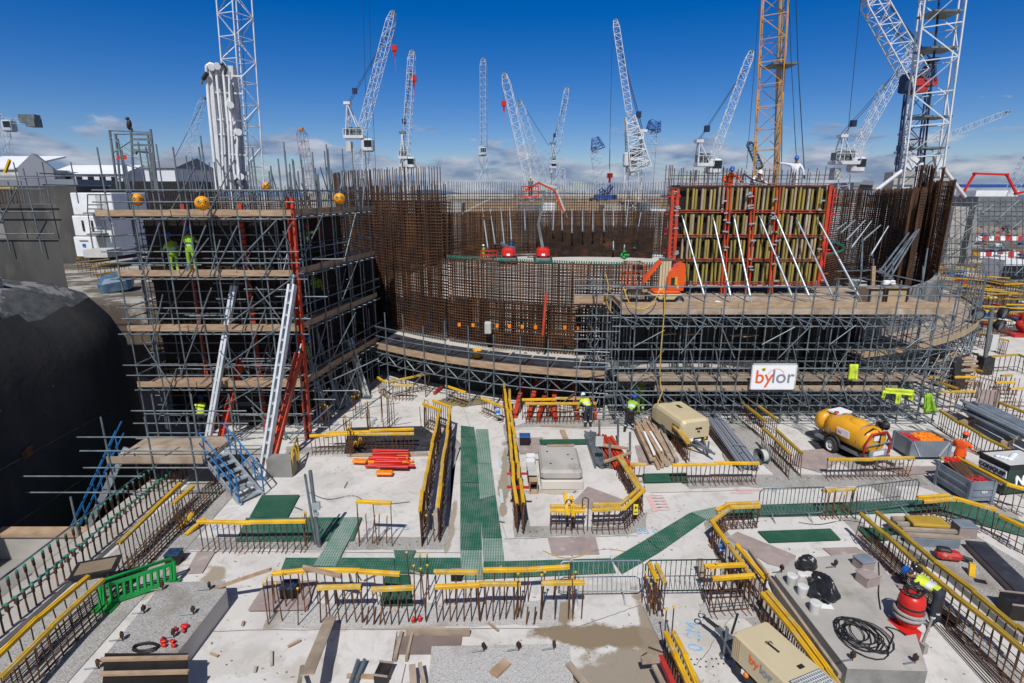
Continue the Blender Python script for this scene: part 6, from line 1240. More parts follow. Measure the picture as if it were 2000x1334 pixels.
for k,(px,h)in enumerate(far_rows):
 row('of far right row %s from the back'%(ORD+['nineteenth','twentieth','twenty first','twenty second','twenty third','twenty fourth','twenty fifth'])[k],px,h,.3,kick=False,r=.02,cm='yellow_old' if k%2 else 'yellow',seg=2.2)
for k in range(120):
 x=R.uniform(1845,2010);y=R.uniform(425,640)if k%3 else R.uniform(425,500);p=G(x,y,0)
 mm,cn=R.choice((('timber_grey','brown'),('stillage_grey','grey'),('skip_green','dark green'),('timber','tan'),('orange_steel','red'),('blue','blue'),('white','white'),('tank_yellow','yellow')))
 t=thing('material_stack','low %s material stack in the crowded far right yard'%cn,'material stack',p,'material stacks in the far yard, %s'%cn);w=R.uniform(.6,2.4)*(1 if y<520 else .45);h=R.uniform(.25,.95)*(1 if y<520 else .5)
 mb=MB();n=R.randint(2,5)
 for j in range(n):mb.box(p+Vector((R.uniform(-.2,.2),R.uniform(-.1,.1),h*(j+.5)/n)),(w*R.uniform(.7,1),R.uniform(.8,1.4),h/n*.8),R.uniform(-.1,.1))
 mb.build('layers',M[mm],t)
t=bld('site_cabin','white site cabin with dark opening at the far right',1955,2005,508,548,62,3,'white',cat='cabin');MB().box(Q(1980,532,61.9),(2.4,.1,1.5)).build('opening',M['glass'],t)
t=thing('standing_panel','pinkish grey plywood panel standing upright among the far bars','panel',Q(1930,803,26));a,b,c,d=quadframe(1911,1952,762,802,25.6);MB().hexa([d,c,c+Vector((0,.05,0)),d+Vector((0,.05,0)),a,b,b+Vector((0,.05,0)),a+Vector((0,.05,0))]).build('panel',M['ply_grey'],t)
t=thing('timber_stack','tall stack of timber bearers behind the right scaffold','timber stack',G(1845,745));p=G(1845,748)
for k in range(11):MB().box(p+Vector((R.uniform(-.08,.08),R.uniform(-.1,.1),.08+.15*k)),(2.1 if k%2 else 1.5,1.3 if k%2 else 1.6,.11),R.uniform(-.05,.05)).build('bearer',M['timber']if k%3 else M['timber_grey'],t)
t=thing('leaning_shutter','leaning black film faced panel right of the timber stack','panel',G(1878,760));p=G(1878,760);MB().box(p+Vector((0,.2,.85)),(1.6,.06,1.8),.5,-.2).build('panel',M['ply_dark'],t)
b=G(1920,730);t=thing('light_mast','grey mast with round black flood lamps at the right','light mast',b);tp=Q(1938,603,b.y);rodobj(t,'pole',b,tp,.11,M['crane_grey'],10)
for(dx,dz,i)in((-.85,-.25,0),(-.85,-.95,1),(.55,-.2,2),(.5,-.9,3)):c=tp+Vector((dx,-.1,dz));L_=MB().lathe([(.0,-.18),(.25,-.18),(.34,.1),(.34,.16),(.3,.16),(.3,.1),(0,.08)],c,16,Vector((-.1 if i<2 else .5,-1,-.25))).build('flood_lamp',M['black'],t);MB().lathe([(.29,.1),(0,.11)],c,16,Vector((-.1 if i<2 else .5,-1,-.25))).build('lens',M['crane_grey'],L_)
MB().beam(tp+Vector((-.85,0,-.5)),tp+Vector((.55,0,-.5)),.08,.08).build('cross_arm',M['crane_grey'],t);MB().box(b+Vector((.05,-.15,1.9)),(.35,.2,.9)).build('control_box',M['pipe'],t);MB().box(b+Vector((0,0,.5)),(.6,.5,1.0)).build('base_box',M['black'],t)
t=thing('tarpaulin','crumpled red plastic sheet on a red base at the far right edge','tarpaulin',G(1992,650));mb=MB();p=G(1997,655)
mb.box(p+Vector((0,0,.1)),(2.4,1.4,.2));
b0=len(mb.v);mb.sphere((0,0,0),1,28);mb.v[b0:]=[(p.x+q[0]*.5*(1+.22*math.sin(6*q[2]+4*q[0])+.12*math.sin(13*q[1]+9*q[2])),p.y+q[1]*.5,p.z+.2+(q[2]+1)*.75*(1+.14*math.sin(7*q[0]+3*q[1])))for q in mb.v[b0:]]
mb.build('sheet',M['red_steel'],t)
t=thing('tarpaulin','blue tarpaulin covered hump between wall and tower','tarpaulin',G(230,585));p=G(228,588,0);p=Q(228,560,44);p.z=2.6;mb=MB();mb.box(p+Vector((0,0,.6)),(2.2,2.4,1.3),.5,.12,-.15,bev=.3);mb.build('sheet',M['water_blue'],t)
for k,(pp,h)in enumerate((([(150,512),(212,505)],1.0),([(180,520),(235,512)],1.0),([(190,535),(240,528)],1.0),([(175,522),(250,514)],1.0),([(150,505),(200,498)],1.0))):
 row('of the %s row between dark wall and tower'%ORD[k],pp,h,.4,kick=False,r=.02,seg=2.5,base=2.6)
for k in range(16):
 x=R.uniform(1835,1960);y=R.uniform(610,780);w=R.uniform(25,60);sl_=R.uniform(-4,16)
 row('packed bare in the right yard, patch %s'%onum(k),[(x,y),(x+w,y+sl_)],R.uniform(.7,1.2),.2,caps=False,kick=False,r=.016,m='rust')
for k in range(9):
 x=R.uniform(1850,1995);y=R.uniform(505,600)
 row('packed bare in the far yard, patch %s'%onum(k),[(x,y),(x+40,y+4)],1.2,.35,caps=False,kick=False,r=.025,m='rust')
for k in range(20):
 y=500+6.5*k+R.uniform(-3,3);x=R.uniform(1832,1900)+(k%3)*45;w=R.uniform(40,90)
 row('of packed yard row %s from back'%onum(k),[(x,y),(x+w,y+R.uniform(-2,9))],R.uniform(.9,1.2),.3,kick=False,tie=False,r=.018,cm=('yellow','yellow_old')[k%2],seg=3)
t=thing('scaffold','far tube scaffold wrapped round the pale pier at the right','scaffold',Q(1880,520,48));st=[];ld=[]
for k in range(16):x=1832+11*k;st.append((Q(x,540,47.5),Q(x+1,388,47.5)))
for k in range(10):y=395+15*k;ld.append((Q(1828,y,47.4),Q(2006,y+2,47.4)))
for k in range(60):x=R.uniform(1835,2000);y=R.uniform(395,540);ld.append((Q(x,y,46.5+(k%3)*.8),Q(x+R.uniform(-25,40),y+R.uniform(-35,20),46.5+(k%3)*.8)))
for k in range(6):ld.append((Q(1850+22*k,480,47.4),Q(1905+18*k,400+8*k,47.4)))
rods(t,'standard',st,.032,M['galv']);rods(t,'ledger',ld,.03,M['galv'])
def relabel(name,fmt):
 ob=sorted([o for o in COL.objects if o.name.split('.')[0]==name],key=lambda o:pxof(*o.location)[0])
 for i,o in enumerate(ob):o['label']=fmt(o['label'],i)
relabel('site_container',lambda l,i:l.replace(' among the clutter',', '+onum(i)+' from left in the clutter'))
relabel('material_stack',lambda l,i:l.replace(' in the crowded',', '+onum(i)+' from left in the crowded'))
def V(*a):return Vector(a)
def figure(lb,loc,rz,J=None,outfit=None,helmet='helmet_blue',fingers=True,sc=1.0,lean=0.0,crouch=0.0,aL=None,aR=None,stride=0.0,headpitch=0.0,spread=0.0):
 """J built from lean / crouch; y is forward in the figure's own frame"""
 o=dict(torso='hivis',arms='hivis',hips='dark_cloth',legs='dark_cloth',feet='black',hair='black');o.update(outfit or{})
 hz=.95-crouch*.52;hip=V(0,-crouch*.28,hz);rot=Matrix.Rotation(-lean,3,'X')
 def up(v):return hip+rot@(Vector(v)-V(0,0,.95))
 j={}
 j['pelvis']=hip;j['waist']=up((0,.005,1.10));j['chest']=up((0,.0,1.32));j['neck']=up((0,.005,1.47));j['head0']=up((0,.02,1.545))
 for s,n in((-1,'L'),(1,'R')):
  j['sh'+n]=up((s*.185,-.005,1.405));a=aL if n=='L' else aR
  if a is None:a=((.05,.03,-.28),(.03,.10,-.25))
  e=j['sh'+n]+V(s*a[0][0],a[0][1],a[0][2]).normalized()*.29;w=e+V(s*a[1][0],a[1][1],a[1][2]).normalized()*.255
  j['el'+n]=e;j['wr'+n]=w;j['ha'+n]=w+V(s*a[1][0],a[1][1],a[1][2]).normalized()*.085
  j['hip'+n]=hip+V(s*(.095),0,-.03);st_=stride*s
  kn=V(s*(.115+spread*.5),.03+crouch*.30+st_*.18,.50-crouch*.12);an=V(s*(.12+spread),-.03+st_*.3-crouch*.05,.09)
  j['kn'+n]=kn;j['an'+n]=an;j['to'+n]=an+V(s*.02,.17,-.045)
 rad=dict(pelvis=(.155,.115),waist=(.14,.105),chest=(.165,.115),neck=(.06,.06),head0=(.055,.06))
 for n in 'LR':rad.update({'sh'+n:(.075,.075),'el'+n:(.052,.052),'wr'+n:(.038,.036),'ha'+n:(.042,.026),'hip'+n:(.10,.10),'kn'+n:(.072,.072),'an'+n:(.055,.06),'to'+n:(.045,.04)})
 keys=list(j);E=[('pelvis','waist'),('waist','chest'),('chest','neck'),('neck','head0')]
 for n in 'LR':E+=[('chest','sh'+n),('sh'+n,'el'+n),('el'+n,'wr'+n),('wr'+n,'ha'+n),('pelvis','hip'+n),('hip'+n,'kn'+n),('kn'+n,'an'+n),('an'+n,'to'+n)]
 me=bpy.data.meshes.new('skin');me.from_pydata([j[k]for k in keys],[(keys.index(a),keys.index(b))for a,b in E],[])
 ob=bpy.data.objects.new('tmp',me);COL.objects.link(ob);md=ob.modifiers.new('s','SKIN');md.use_smooth_shade=True
 for i,k in enumerate(keys):me.skin_vertices[0].data[i].radius=rad[k]
 me.skin_vertices[0].data[0].use_root=True;sb=ob.modifiers.new('u','SUBSURF');sb.levels=1;sb.render_levels=1
 dg=bpy.context.evaluated_depsgraph_get();dg.update();bm=bpy.data.meshes.new_from_object(ob.evaluated_get(dg));bpy.data.objects.remove(ob)
 vs=[v.co.copy()for v in bm.vertices];fs=[list(p.vertices)for p in bm.polygons]
 def cls(c):
  best=1e9;r=None
  for a,b in E:
   A_,B_=j[a],j[b];d=B_-A_;t_=max(0,min(1,(c-A_).dot(d)/d.length_squared));dd=(c-(A_+d*t_)).length
   if dd<best:best=dd;r=(a,b,t_)
  a,b,t_=r;
  if a.startswith('wr'):return 'skin_h'
  if b=='head0':return 'skin'
  if a.startswith('an')or(a.startswith('kn')and t_>.85):return 'feet'
  if a.startswith('kn'):return 'band' if .38<t_<.52 and o.get('bands')else 'legs'
  if a.startswith('hip')or a=='pelvis' and b.startswith('hip'):return 'legs'
  if a=='pelvis':return 'hips' if t_<.35 else 'torso'
  if a.startswith('sh'):return 'band' if .5<t_<.68 and o.get('bands')else 'arms'
  if a.startswith('el'):return 'arms' if not o.get('short')else 'skin'
  if a=='waist' and .2<t_<.45 and o.get('bands'):return 'band'
  return 'torso'
 mb=MB();mb.add(vs,fs,True);tags=[cls(sum((vs[i]for i in f),Vector())/len(f))for f in fs]
 hr=Matrix.Rotation(-lean*.55-headpitch,3,'X');hc=j['head0']+hr@V(0,.03,.105)
 def addp(fn,tg):
  n0=len(mb.f);fn();tags.extend([tg]*(len(mb.f)-n0))
 def headf():
  b0=len(mb.v);mb.sphere((0,0,0),1,16);mb.v[b0:]=[tuple(hc+hr@V(p[0]*.078,p[1]*.095+(.01 if p[2]<-.3 else 0),p[2]*.118))for p in mb.v[b0:]]
 addp(headf,'skin')
 addp(lambda:mb.rod(hc+hr@V(0,.085,.02),hc+hr@V(0,.113,-.02),.010,6,.016),'skin')
 for s in(-1,1):
  addp(lambda:mb.sphere(hc+hr@V(s*.079,-.005,0),.022,8,(.45,.8,1.2)),'skin');addp(lambda:mb.sphere(hc+hr@V(s*.03,.083,.018),.011,8),'hair')
 addp(lambda:mb.rod(hc+hr@V(-.025,.087,-.052),hc+hr@V(.025,.087,-.052),.006,6),'hair')
 def hairf():
  b0=len(mb.v);mb.sphere((0,0,0),1,14);mb.v[b0:]=[tuple(hc+hr@V(p[0]*.081,p[1]*.088-.016,p[2]*.105+.006))for p in mb.v[b0:]]
 addp(hairf,'hair')
 for s,n in((-1,'L'),(1,'R')):
  h=j['ha'+n];d=(j['ha'+n]-j['wr'+n]).normalized();sd_=d.cross(V(0,1,0)if abs(d.y)<.9 else V(0,0,1)).normalized();nn=d.cross(sd_)
  for q,(off,ln)in enumerate(((-.028,.066),(-.009,.078),(.010,.074),(.028,.058))):
   a0=h+sd_*off;a1=a0+d*ln*.55;a2=a1+(d*.8+nn*.5*s)*ln*.45
   addp(lambda:mb.rod(a0-d*.02,a1,.0105,6,.0095),'skin_h');addp(lambda:mb.rod(a1,a2,.0095,6,.008),'skin_h')
  addp(lambda:mb.rod(h-d*.05+sd_*-.025,h-d*.005+sd_*-.062,.012,6,.010),'skin_h')
 t=thing('person',lb,'person',(0,0,0))
 bo=mb.build('body',M['skin'],t);bo.data.materials.clear();names={'skin':'skin','skin_h':o.get('gloves','black'),'feet':o['feet'],'legs':o['legs'],'hips':o['hips'],'torso':o['torso'],'arms':o['arms'],'hair':o['hair'],'band':'reflective'}
 order=list(dict.fromkeys(names.values()))
 for n_ in order:bo.data.materials.append(M[n_])
 bo.data.polygons.foreach_set('material_index',[order.index(names[tg])for tg in tags])
 if helmet:
  hm=MB();hm.lathe([(.125,-.004),(.125,.006),(.112,.018),(.108,.06),(.088,.105),(.05,.132),(0,.14)],(0,0,0),18);hm.rod((0,0,.05),(0,.09,.128),.012,6)
  hm.v=[tuple(hc+hr@(V(p[0]*.93,p[1]*1.08+(.03 if p[2]<.012 and p[1]>.05 else 0),p[2]+.035)))for p in hm.v];hm.build('helmet',M[helmet],t)
 if o.get('jacket'):
  pts=MB();ax=(j['waist']-j['pelvis']).normalized();c0=j['pelvis'].lerp(j['waist'],.25)
  pts.lathe([(.175,-.10),(.185,-.02),(.165,.10),(.155,.2)],c0,16,ax);pts.build('jacket_hem',M[o['torso']],t)
 t.location=loc;t.rotation_euler.z=rz;t.scale=(sc,sc,sc)
 return t
HG=dict(torso='hivis',arms='hivis',legs='hivis',hips='hivis',bands=True)
figure('person in orange hi vis jacket and red helmet standing by the skip, looking down',V(16.1,18.55,0),-1.0,outfit=dict(torso='hivis_orange',arms='hivis_orange',legs='dark_cloth',hips='dark_cloth',feet='hivis_orange',bands=True,jacket=1),helmet='helmet_orange',aL=((.15,.10,-.25),(-.2,.25,-.02)),aR=((.15,.10,-.25),(-.2,.25,.0)),headpitch=.45,lean=.06)
figure('person in black trousers bent double over the slanting cap rails with a yellow backed jacket',G(1822,1222),.55,outfit=dict(torso='hivis_lemon',arms='dark_cloth',legs='dark_cloth',hips='black',bands=True,jacket=0),helmet='helmet_blue',lean=1.35,aL=((.1,.3,-.6),(.0,.25,-.6)),aR=((.1,.3,-.6),(-.1,.3,-.5)),headpitch=.6,sc=.98)
FT=zat(372,28.0)
figure('person in white overalls and blue helmet standing on the tall formwork, one arm stretched left',V(Q(1550,340,27.7).x,27.6,FT-.25),PI-.3,outfit=dict(torso='white_cloth',arms='white_cloth',legs='white_cloth',hips='white_cloth',gloves='dark_cloth'),helmet='helmet_blue',aR=((.9,.1,.18),(.9,.1,.12)),aL=((.2,.1,-.3),(.05,.1,-.3)))
figure('person in orange overalls crouching among the bars on top of the tall formwork',V(Q(1426,340,27.7).x,27.6,FT-.30),PI,outfit=dict(torso='hivis_orange',arms='hivis_orange',legs='hivis_orange',hips='hivis_orange',jacket=1),helmet='helmet_blue',crouch=.7,lean=.4,aL=((.4,.4,-.4),(.1,.5,-.3)),aR=((.4,.4,-.4),(.1,.5,-.3)))
figure('person in white overalls crouching over a hose on top of the tall formwork',V(Q(1474,340,27.7).x,27.6,FT-.30),PI+.5,outfit=dict(torso='white_cloth',arms='white_cloth',legs='white_cloth',hips='white_cloth',jacket=1),helmet='helmet_white',crouch=.8,lean=.7,aL=((.4,.4,-.4),(.1,.5,-.3)),aR=((.4,.4,-.4),(.1,.5,-.3)))
hose('black vibrator hose arching over the bars beside the crouching white figure',[Q(1450,352,27.0),Q(1452,340,27.0),Q(1462,346,27.0),Q(1474,352,27.0),Q(1494,356,27.0)],.03,M['black'])
figure('person in full green hi vis working inside the tower, third lift, back turned',V(Q(374,500,22.6).x,22.55,LV[2]),.1,outfit=HG,helmet='helmet_blue',aL=((.06,.25,-.3),(.0,.4,.05)),aR=((.08,.25,-.3),(-.05,.4,.15)))
figure('person in green hi vis half hidden in the shade left of the other tower worker',V(Q(338,500,23.0).x,23.0,LV[2]-.25),1.0,outfit=HG,helmet='helmet_blue',aL=((.06,.2,-.3),(.0,.4,.0)))
figure('person in green hi vis reaching up on the right side of the tower, third lift',V(-9.1,25.2,LV[2]),-.6,outfit=dict(torso='hivis',arms='hivis',legs='dark_cloth',bands=True),helmet='helmet_orange',aR=((.3,.3,.1),(.1,.3,.3)))
figure('person in green hi vis leaning on the right side of the tower, second lift',V(-9.1,26.0,LV[1]),.4,outfit=dict(torso='hivis',arms='hivis',legs='dark_cloth'),helmet='helmet_white',lean=.4)
figure('person in yellow vest crouching under the lowest boards at the left of the tower',V(-13.3,22.5,.02),.3,outfit=dict(torso='hivis_lemon',arms='dark_cloth',legs='dark_cloth'),helmet='helmet_blue',crouch=.2,lean=.5)
figure('person in green hi vis at the orange corner soldier, lowest lift',V(-9.0,23.6,LV[0]),-.9,outfit=dict(torso='hivis',arms='hivis',legs='dark_cloth'),helmet='helmet_blue',lean=.3,crouch=.3)
figure('person in lemon jacket bending over the red beams by the cap rails',G(1148,835),.25,outfit=dict(torso='hivis_lemon',arms='hivis_lemon',legs='dark_cloth',bands=True),helmet='helmet_white',lean=1.15,aL=((.1,.3,-.5),(.0,.2,-.5)),aR=((.1,.3,-.5),(.0,.2,-.5)))
figure('person in striped hi vis and black trousers bending at the long scaffold foot',G(1228,842),-.5,outfit=dict(torso='hivis',arms='hivis',legs='black',hips='black',bands=True),helmet='helmet_blue',lean=1.0,stride=.7,aL=((.1,.3,-.5),(.0,.2,-.5)),aR=((.1,.3,-.5),(.0,.2,-.5)))
figure('person in hi vis standing in the shade inside the foot of the long scaffold',G(1256,818)+V(0,.6,0),.3,outfit=HG,helmet='helmet_blue',lean=.4)
figure('tiny person in lime jacket standing in the far right yard',G(1861,530),1.2,outfit=HG,helmet='helmet_white',fingers=False)
figure('tiny person in lime jacket on the ring floor left of the red lifts',V(Q(945,478,58).x,58,3.2),1.2,outfit=HG,helmet='helmet_white',fingers=False)
def place(t,p,rz=0,s=1):t.location=p;t.rotation_euler.z=rz;t.scale=(s,s,s);return t
def wheel(t,c,r,w,axis=V(1,0,0),rim='pipe'):
 c=Vector(c);q=Vector(axis);a=MB().lathe([(r*.62,-w/2),(r*.92,-w/2),(r,-w/3),(r,w/3),(r*.92,w/2),(r*.62,w/2),(r*.62,-w/2)],c,20,q).build('wheel',M['tyre'],t)
 MB().lathe([(r*.62,-w*.4),(r*.5,-w*.15),(r*.2,-w*.1),(r*.2,w*.1),(r*.5,w*.15),(r*.62,w*.4)],c,16,q).build('rim',M[rim],a);MB().rod(c-q*w*.35,c+q*w*.35,r*.25,8).build('hub',M[rim],a);return a
def compressor(lb,loc,rz,s,big=False):
 t=thing('compressor',lb,'compressor',(0,0,0));L_,w,h0,h1=2.5,1.35,.52,1.32
 prof=[(-w/2,h0),(-w/2,h1-.18),(-w/2+.05,h1-.06),(-w/2+.16,h1),(w/2-.16,h1),(w/2-.05,h1-.06),(w/2,h1-.18),(w/2,h0)]
 mb=MB();n=len(prof);secs=[(-L_/2,.9,.10),(-L_/2+.14,1,.02),(L_/2-.5,1,0),(L_/2-.08,.94,.14),(L_/2,.86,.24)];vs=[]
 for(y,sx,dz)in secs:vs+=[(p[0]*sx,y,p[1]-(dz if p[1]>h0+.3 else 0))for p in prof]
 fs=[[i*n+k,i*n+(k+1)%n,(i+1)*n+(k+1)%n,(i+1)*n+k]for i in range(len(secs)-1)for k in range(n)]+[list(range(n)),[(len(secs)-1)*n+k for k in range(n)][::-1]]
 mb.add(vs,[f[::-1]for f in fs]);mb.build('canopy',M['beige'],t)
 MB().box((0,0,.43),(w-.06,L_-.1,.24),bev=.02).build('chassis',M['black'],t)
 mb=MB()
 for k in range(6):mb.box((-w/2-.004,-.78,.62+.065*k),(.012,.5,.03))
 mb.build('louvre',M['black'],t)
 MB().box((.1,.25,h1+.004),(.14,.34,.02)).build('roof_vent',M['black'],t);MB().box((0,.85,h1+.0),(.2,.06,.05)).build('lifting_eye',M['black'],t)
 MB().box((-.22,-L_/2-.0,.45),(.22,.03,.12)).build('front_label',M['sign_white'],t);MB().box((.12,-L_/2-.0,.40),(.28,.03,.08)).build('front_label',M['sign_white'],t);MB().box((.45,-L_/2-.0,.46),(.1,.03,.1)).build('warning_label',M['yellow'],t)
 text_mesh('HAV70',.10,M['ply_dark'],'lettering',t,Matrix.Translation((.1,-L_/2-.02,.93))@Matrix.Rotation(PI/2,4,'X')@Matrix.Rotation(.0,4,'X'),depth=.02)
 text_mesh('142',.08,M['ply_dark'],'lettering',t,Matrix.Translation((.1,-L_/2-.02,.80))@Matrix.Rotation(PI/2,4,'X'),depth=.02)
 for sx in(-1,1):wheel(t,(sx*(w/2-.02),.15,.3),.3,.2)
 MB().beam((0,-L_/2,.38),(.05,-L_/2-1.0,.34),.12,.1).beam((-.4,-L_/2,.36),(0,-L_/2-.7,.34),.07,.07).beam((.4,-L_/2,.36),(.05,-L_/2-.7,.34),.07,.07).rod((.05,-L_/2-1.0,.34),(.05,-L_/2-1.22,.36),.05,8).rod((.2,-L_/2-.6,.0),(.2,-L_/2-.6,.6),.035,8).build('drawbar',M['galv'],t)
 return place(t,loc,rz,s)
cp=G(1341,872);compressor('beige site compressor trailer standing before the long scaffold',cp+V(-.1,.9,0),.28,.98)
hose('yellow hose curling from the front of the beige compressor',[G(1370,850,.4),G(1374,862,.25),G(1362,872,.05),G(1345,876,.02),G(1330,870,.02),G(1318,880,.02)],.02,M['hose_yellow'])
def generator():
 H=1.15;tl=G(1431,1234,H);tr=G(1501,1214,H);wd_=.93;L_=2.3;rz=math.radians(22)
 t=thing('generator','big beige generator trailer with bylor lettering at the bottom edge of the photo','generator',(0,0,0))
 w=wd_;mb=MB().box((w/2,-L_/2,.84),(w,L_,.62),bev=.04);mb.build('canopy',M['beige'],t)
 MB().box((w/2,-L_/2,.36),(w-.12,L_-.2,.22),bev=.02).build('chassis',M['black'],t)
 MB().box((w/2,-1.62,1.155),(w-.14,.5,.03)).build('grille_frame',M['galv'],t)
 mb=MB();
 for k in range(14):mb.box((.10+(w-.2)*k/13,-1.62,1.175),(.016,.46,.012))
 for k in range(7):mb.box((w/2,-1.84+.072*k,1.178),(w-.2,.016,.012))
 mb.build('grille',M['pipe'],t)
 MB().box((w/2-.02,-.62,1.156),(.05,.32,.010),.1).build('handle_recess',M['black'],t);MB().tube([(w/2-.08,-.52,1.15),(w/2-.08,-.52,1.21),(w/2+.02,-.55,1.22),(w/2+.05,-.58,1.15)],.012,6).build('lifting_handle',M['tan_panel'],t)
 MB().box((w/2+.1,-1.2,1.16),(.13,.08,.02)).build('roof_catch',M['black'],t)
 text_mesh('by',.27,M['sign_orange'],'lettering',t,Matrix.Translation((-.008,-.62,.93))@Matrix.Rotation(-PI/2,4,'Z')@Matrix.Rotation(PI/2,4,'X'),bold=.004,depth=.004)
 text_mesh('lor',.27,M['sign_grey'],'lettering',t,Matrix.Translation((-.008,-.93,.93))@Matrix.Rotation(-PI/2,4,'Z')@Matrix.Rotation(PI/2,4,'X'),bold=.004,depth=.004)
 mb=MB()
 for k in range(4):mb.box((-.004,-.08-.05*k,.86),(.012,.016,.5))
 mb.build('side_ribs',M['tan_panel'],t)
 MB().box((-.006,-1.3,.86),(.014,.16,.2)).build('data_plate',M['sign_white'],t);MB().box((-.012,-1.3,.84),(.012,.12,.09)).build('plate_print',M['sign_grey'],t)
 MB().lathe([(.06,0),(.05,.04),(0,.045)],(.03,-.45,.46),10,V(-1,0,0)).build('side_lamp',M['clip_orange'],t);MB().box((.03,-.36,.44),(.03,.08,.1)).build('side_label',M['sign_white'],t)
 for x in(-.02,w+.02):wheel(t,(x,-L_*.6,.27),.27,.18)
 MB().box((-.05,-L_*.6,.57),(.26,.7,.04),bev=.01).build('mudguard',M['black'],t)
 MB().beam((w/2,0,.4),(w/2-.05,.85,.42),.11,.1).beam((.2,0,.38),(w/2-.08,.65,.4),.07,.08).beam((w-.2,0,.38),(w/2,.65,.4),.07,.08).build('drawbar',M['galv'],t)
 MB().rod((w/2-.05,.8,.44),(w/2-.12,1.1,.46),.05,8).rod((w/2-.12,1.1,.46),(w/2-.14,1.2,.46),.035,8).build('coupling',M['black'],t);MB().lathe([(.09,-.02),(.06,0),(.09,.02)],(w/2-.15,1.24,.46),12).build('towing_eye',M['galv'],t)
 MB().rod((w/2+.1,.55,.45),(w/2+.16,.5,1.0),.025,8).build('brake_lever',M['black'],t);MB().rod((w/2-.15,.45,0),(w/2-.15,.45,.75),.04,8).lathe([(.1,0),(.1,.06),(0,.06)],(w/2-.15,.45,0),10).build('jockey_wheel',M['galv'],t)
 place(t,V(tl.x,tl.y,0),rz)
generator()
def tank():
 a=G(1632,868);b=G(1725,888);t=thing('tank_trailer','yellow twin hump tank trailer with red hoop frame and hose reel','tank trailer',(0,0,0));L_=2.8
 def hull(secs,n=18):
  mb=MB();vs=[]
  for(x,r,z,sy)in secs:
   for k in range(n):q=2*PI*k/n;vs.append((x,r*sy*math.copysign(abs(math.cos(q))**.8,math.cos(q)),z+r*math.copysign(abs(math.sin(q))**.8,math.sin(q))))
  fs=[[i*n+k,i*n+(k+1)%n,(i+1)*n+(k+1)%n,(i+1)*n+k]for i in range(len(secs)-1)for k in range(n)]
  mb.add(vs,[f[::-1]for f in fs],True);mb.add(vs[:n],[list(range(n))]);mb.add(vs[-n:],[list(range(n))[::-1]]);return mb
 hull([(-1.05,.3,.98,1.1),(-.98,.46,.98,1.1),(-.6,.5,.98,1.15),(.9,.5,.96,1.15),(1.1,.47,.95,1.1),(1.18,.36,.95,1.1)]).build('tank',M['tank_yellow'],t)
 hull([(-1.55,.3,1.0,1.3),(-1.5,.42,1.02,1.35),(-1.12,.44,1.02,1.35),(-1.04,.34,1.0,1.3)],8).build('engine_cover',M['tank_yellow'],t)
 MB().sphere((.25,0,1.38),.42,14,(1.3,.75,.42)).build('filler_dome',M['tank_yellow'],t)
 MB().box((-.9,.1,1.49),(.6,.7,.07),.1).build('white_sheet',M['white'],t);MB().lathe([(.09,0),(.09,.06),(0,.07)],(-.75,-.2,1.5),10).build('red_cap',M['red'],t)
 for x in(-.55,.75):MB().lathe([(.56,-.03),(.575,-.03),(.575,.03),(.56,.03)],(x,0,.96),24,V(1,0,0)).build('strap',M['timber_grey'],t)
 MB().box((0,0,.38),(L_,1.05,.1)).build('chassis',M['galv'],t)
 for y in(-.62,.62):wheel(t,(-.35,y,.34),.34,.2,V(0,1,0));MB().tube([(-.35+.42*math.cos(q),y,.36+.42*math.sin(q))for q in[A(10+16*k)for k in range(11)]],.05,6).build('mudguard',M['black'],t)
 hoop=[(1.22,-.62,.45),(1.24,-.62,.95),(1.24,-.35,1.32),(1.24,.35,1.32),(1.24,.62,.95),(1.22,.62,.45),(1.22,.4,.3),(1.22,-.4,.3)]
 MB().tube(hoop,.055,8,True).build('hoop_frame',M['red_steel'],t);MB().box((1.28,0,.92),(.03,1.15,.04)).box((1.3,0,.55),(.05,.8,.25)).build('cross_bar',M['galv_bright'],t);MB().box((1.34,0,.55),(.02,.5,.16)).build('number_plate',M['sign_white'],t)
 MB().lathe([(.2,-.16),(.2,-.14),(.12,-.13),(.12,.13),(.2,.14),(.2,.16)],(1.0,.35,1.5),14,V(0,1,0)).build('hose_reel',M['black'],t)
 MB().tube([(1.05,-.5,1.3),(1.1,-.2,1.5),(1.05,.0,1.42),(1.2,.1,1.3),(1.3,.0,.8)],.03,6).tube([(1.0,.5,1.25),(1.2,.55,1.15),(1.25,.4,.9)],.03,6).build('hoses',M['cable'],t)
 l=MB().box((.1,-.60,1.02),(.62,.02,.3),0,.12).build('name_panel',M['sign_white'],t);text_mesh('by',.2,M['sign_orange'],'lettering',l,Matrix.Translation((-.04,-.62,1.03))@Matrix.Rotation(PI/2+.12,4,'X'),depth=.004)
 MB().box((1.21,-.05,1.12),(.02,.3,.2)).build('rear_label',M['sign_white'],t)
 MB().beam((1.4,0,.38),(2.1,0,.38),.1,.1).build('drawbar',M['galv'],t);MB().box((1.5,-.2,.25),(.05,.05,.5)).build('prop_stand',M['galv'],t)
 a=G(1622,826,.9);b=G(1716,868,.9);c=(a+b)/2;place(t,V(c.x,c.y+.05,0),math.atan2(b.y-a.y,b.x-a.x),.98);t.scale=(.88,1.04,1.0)
tank()
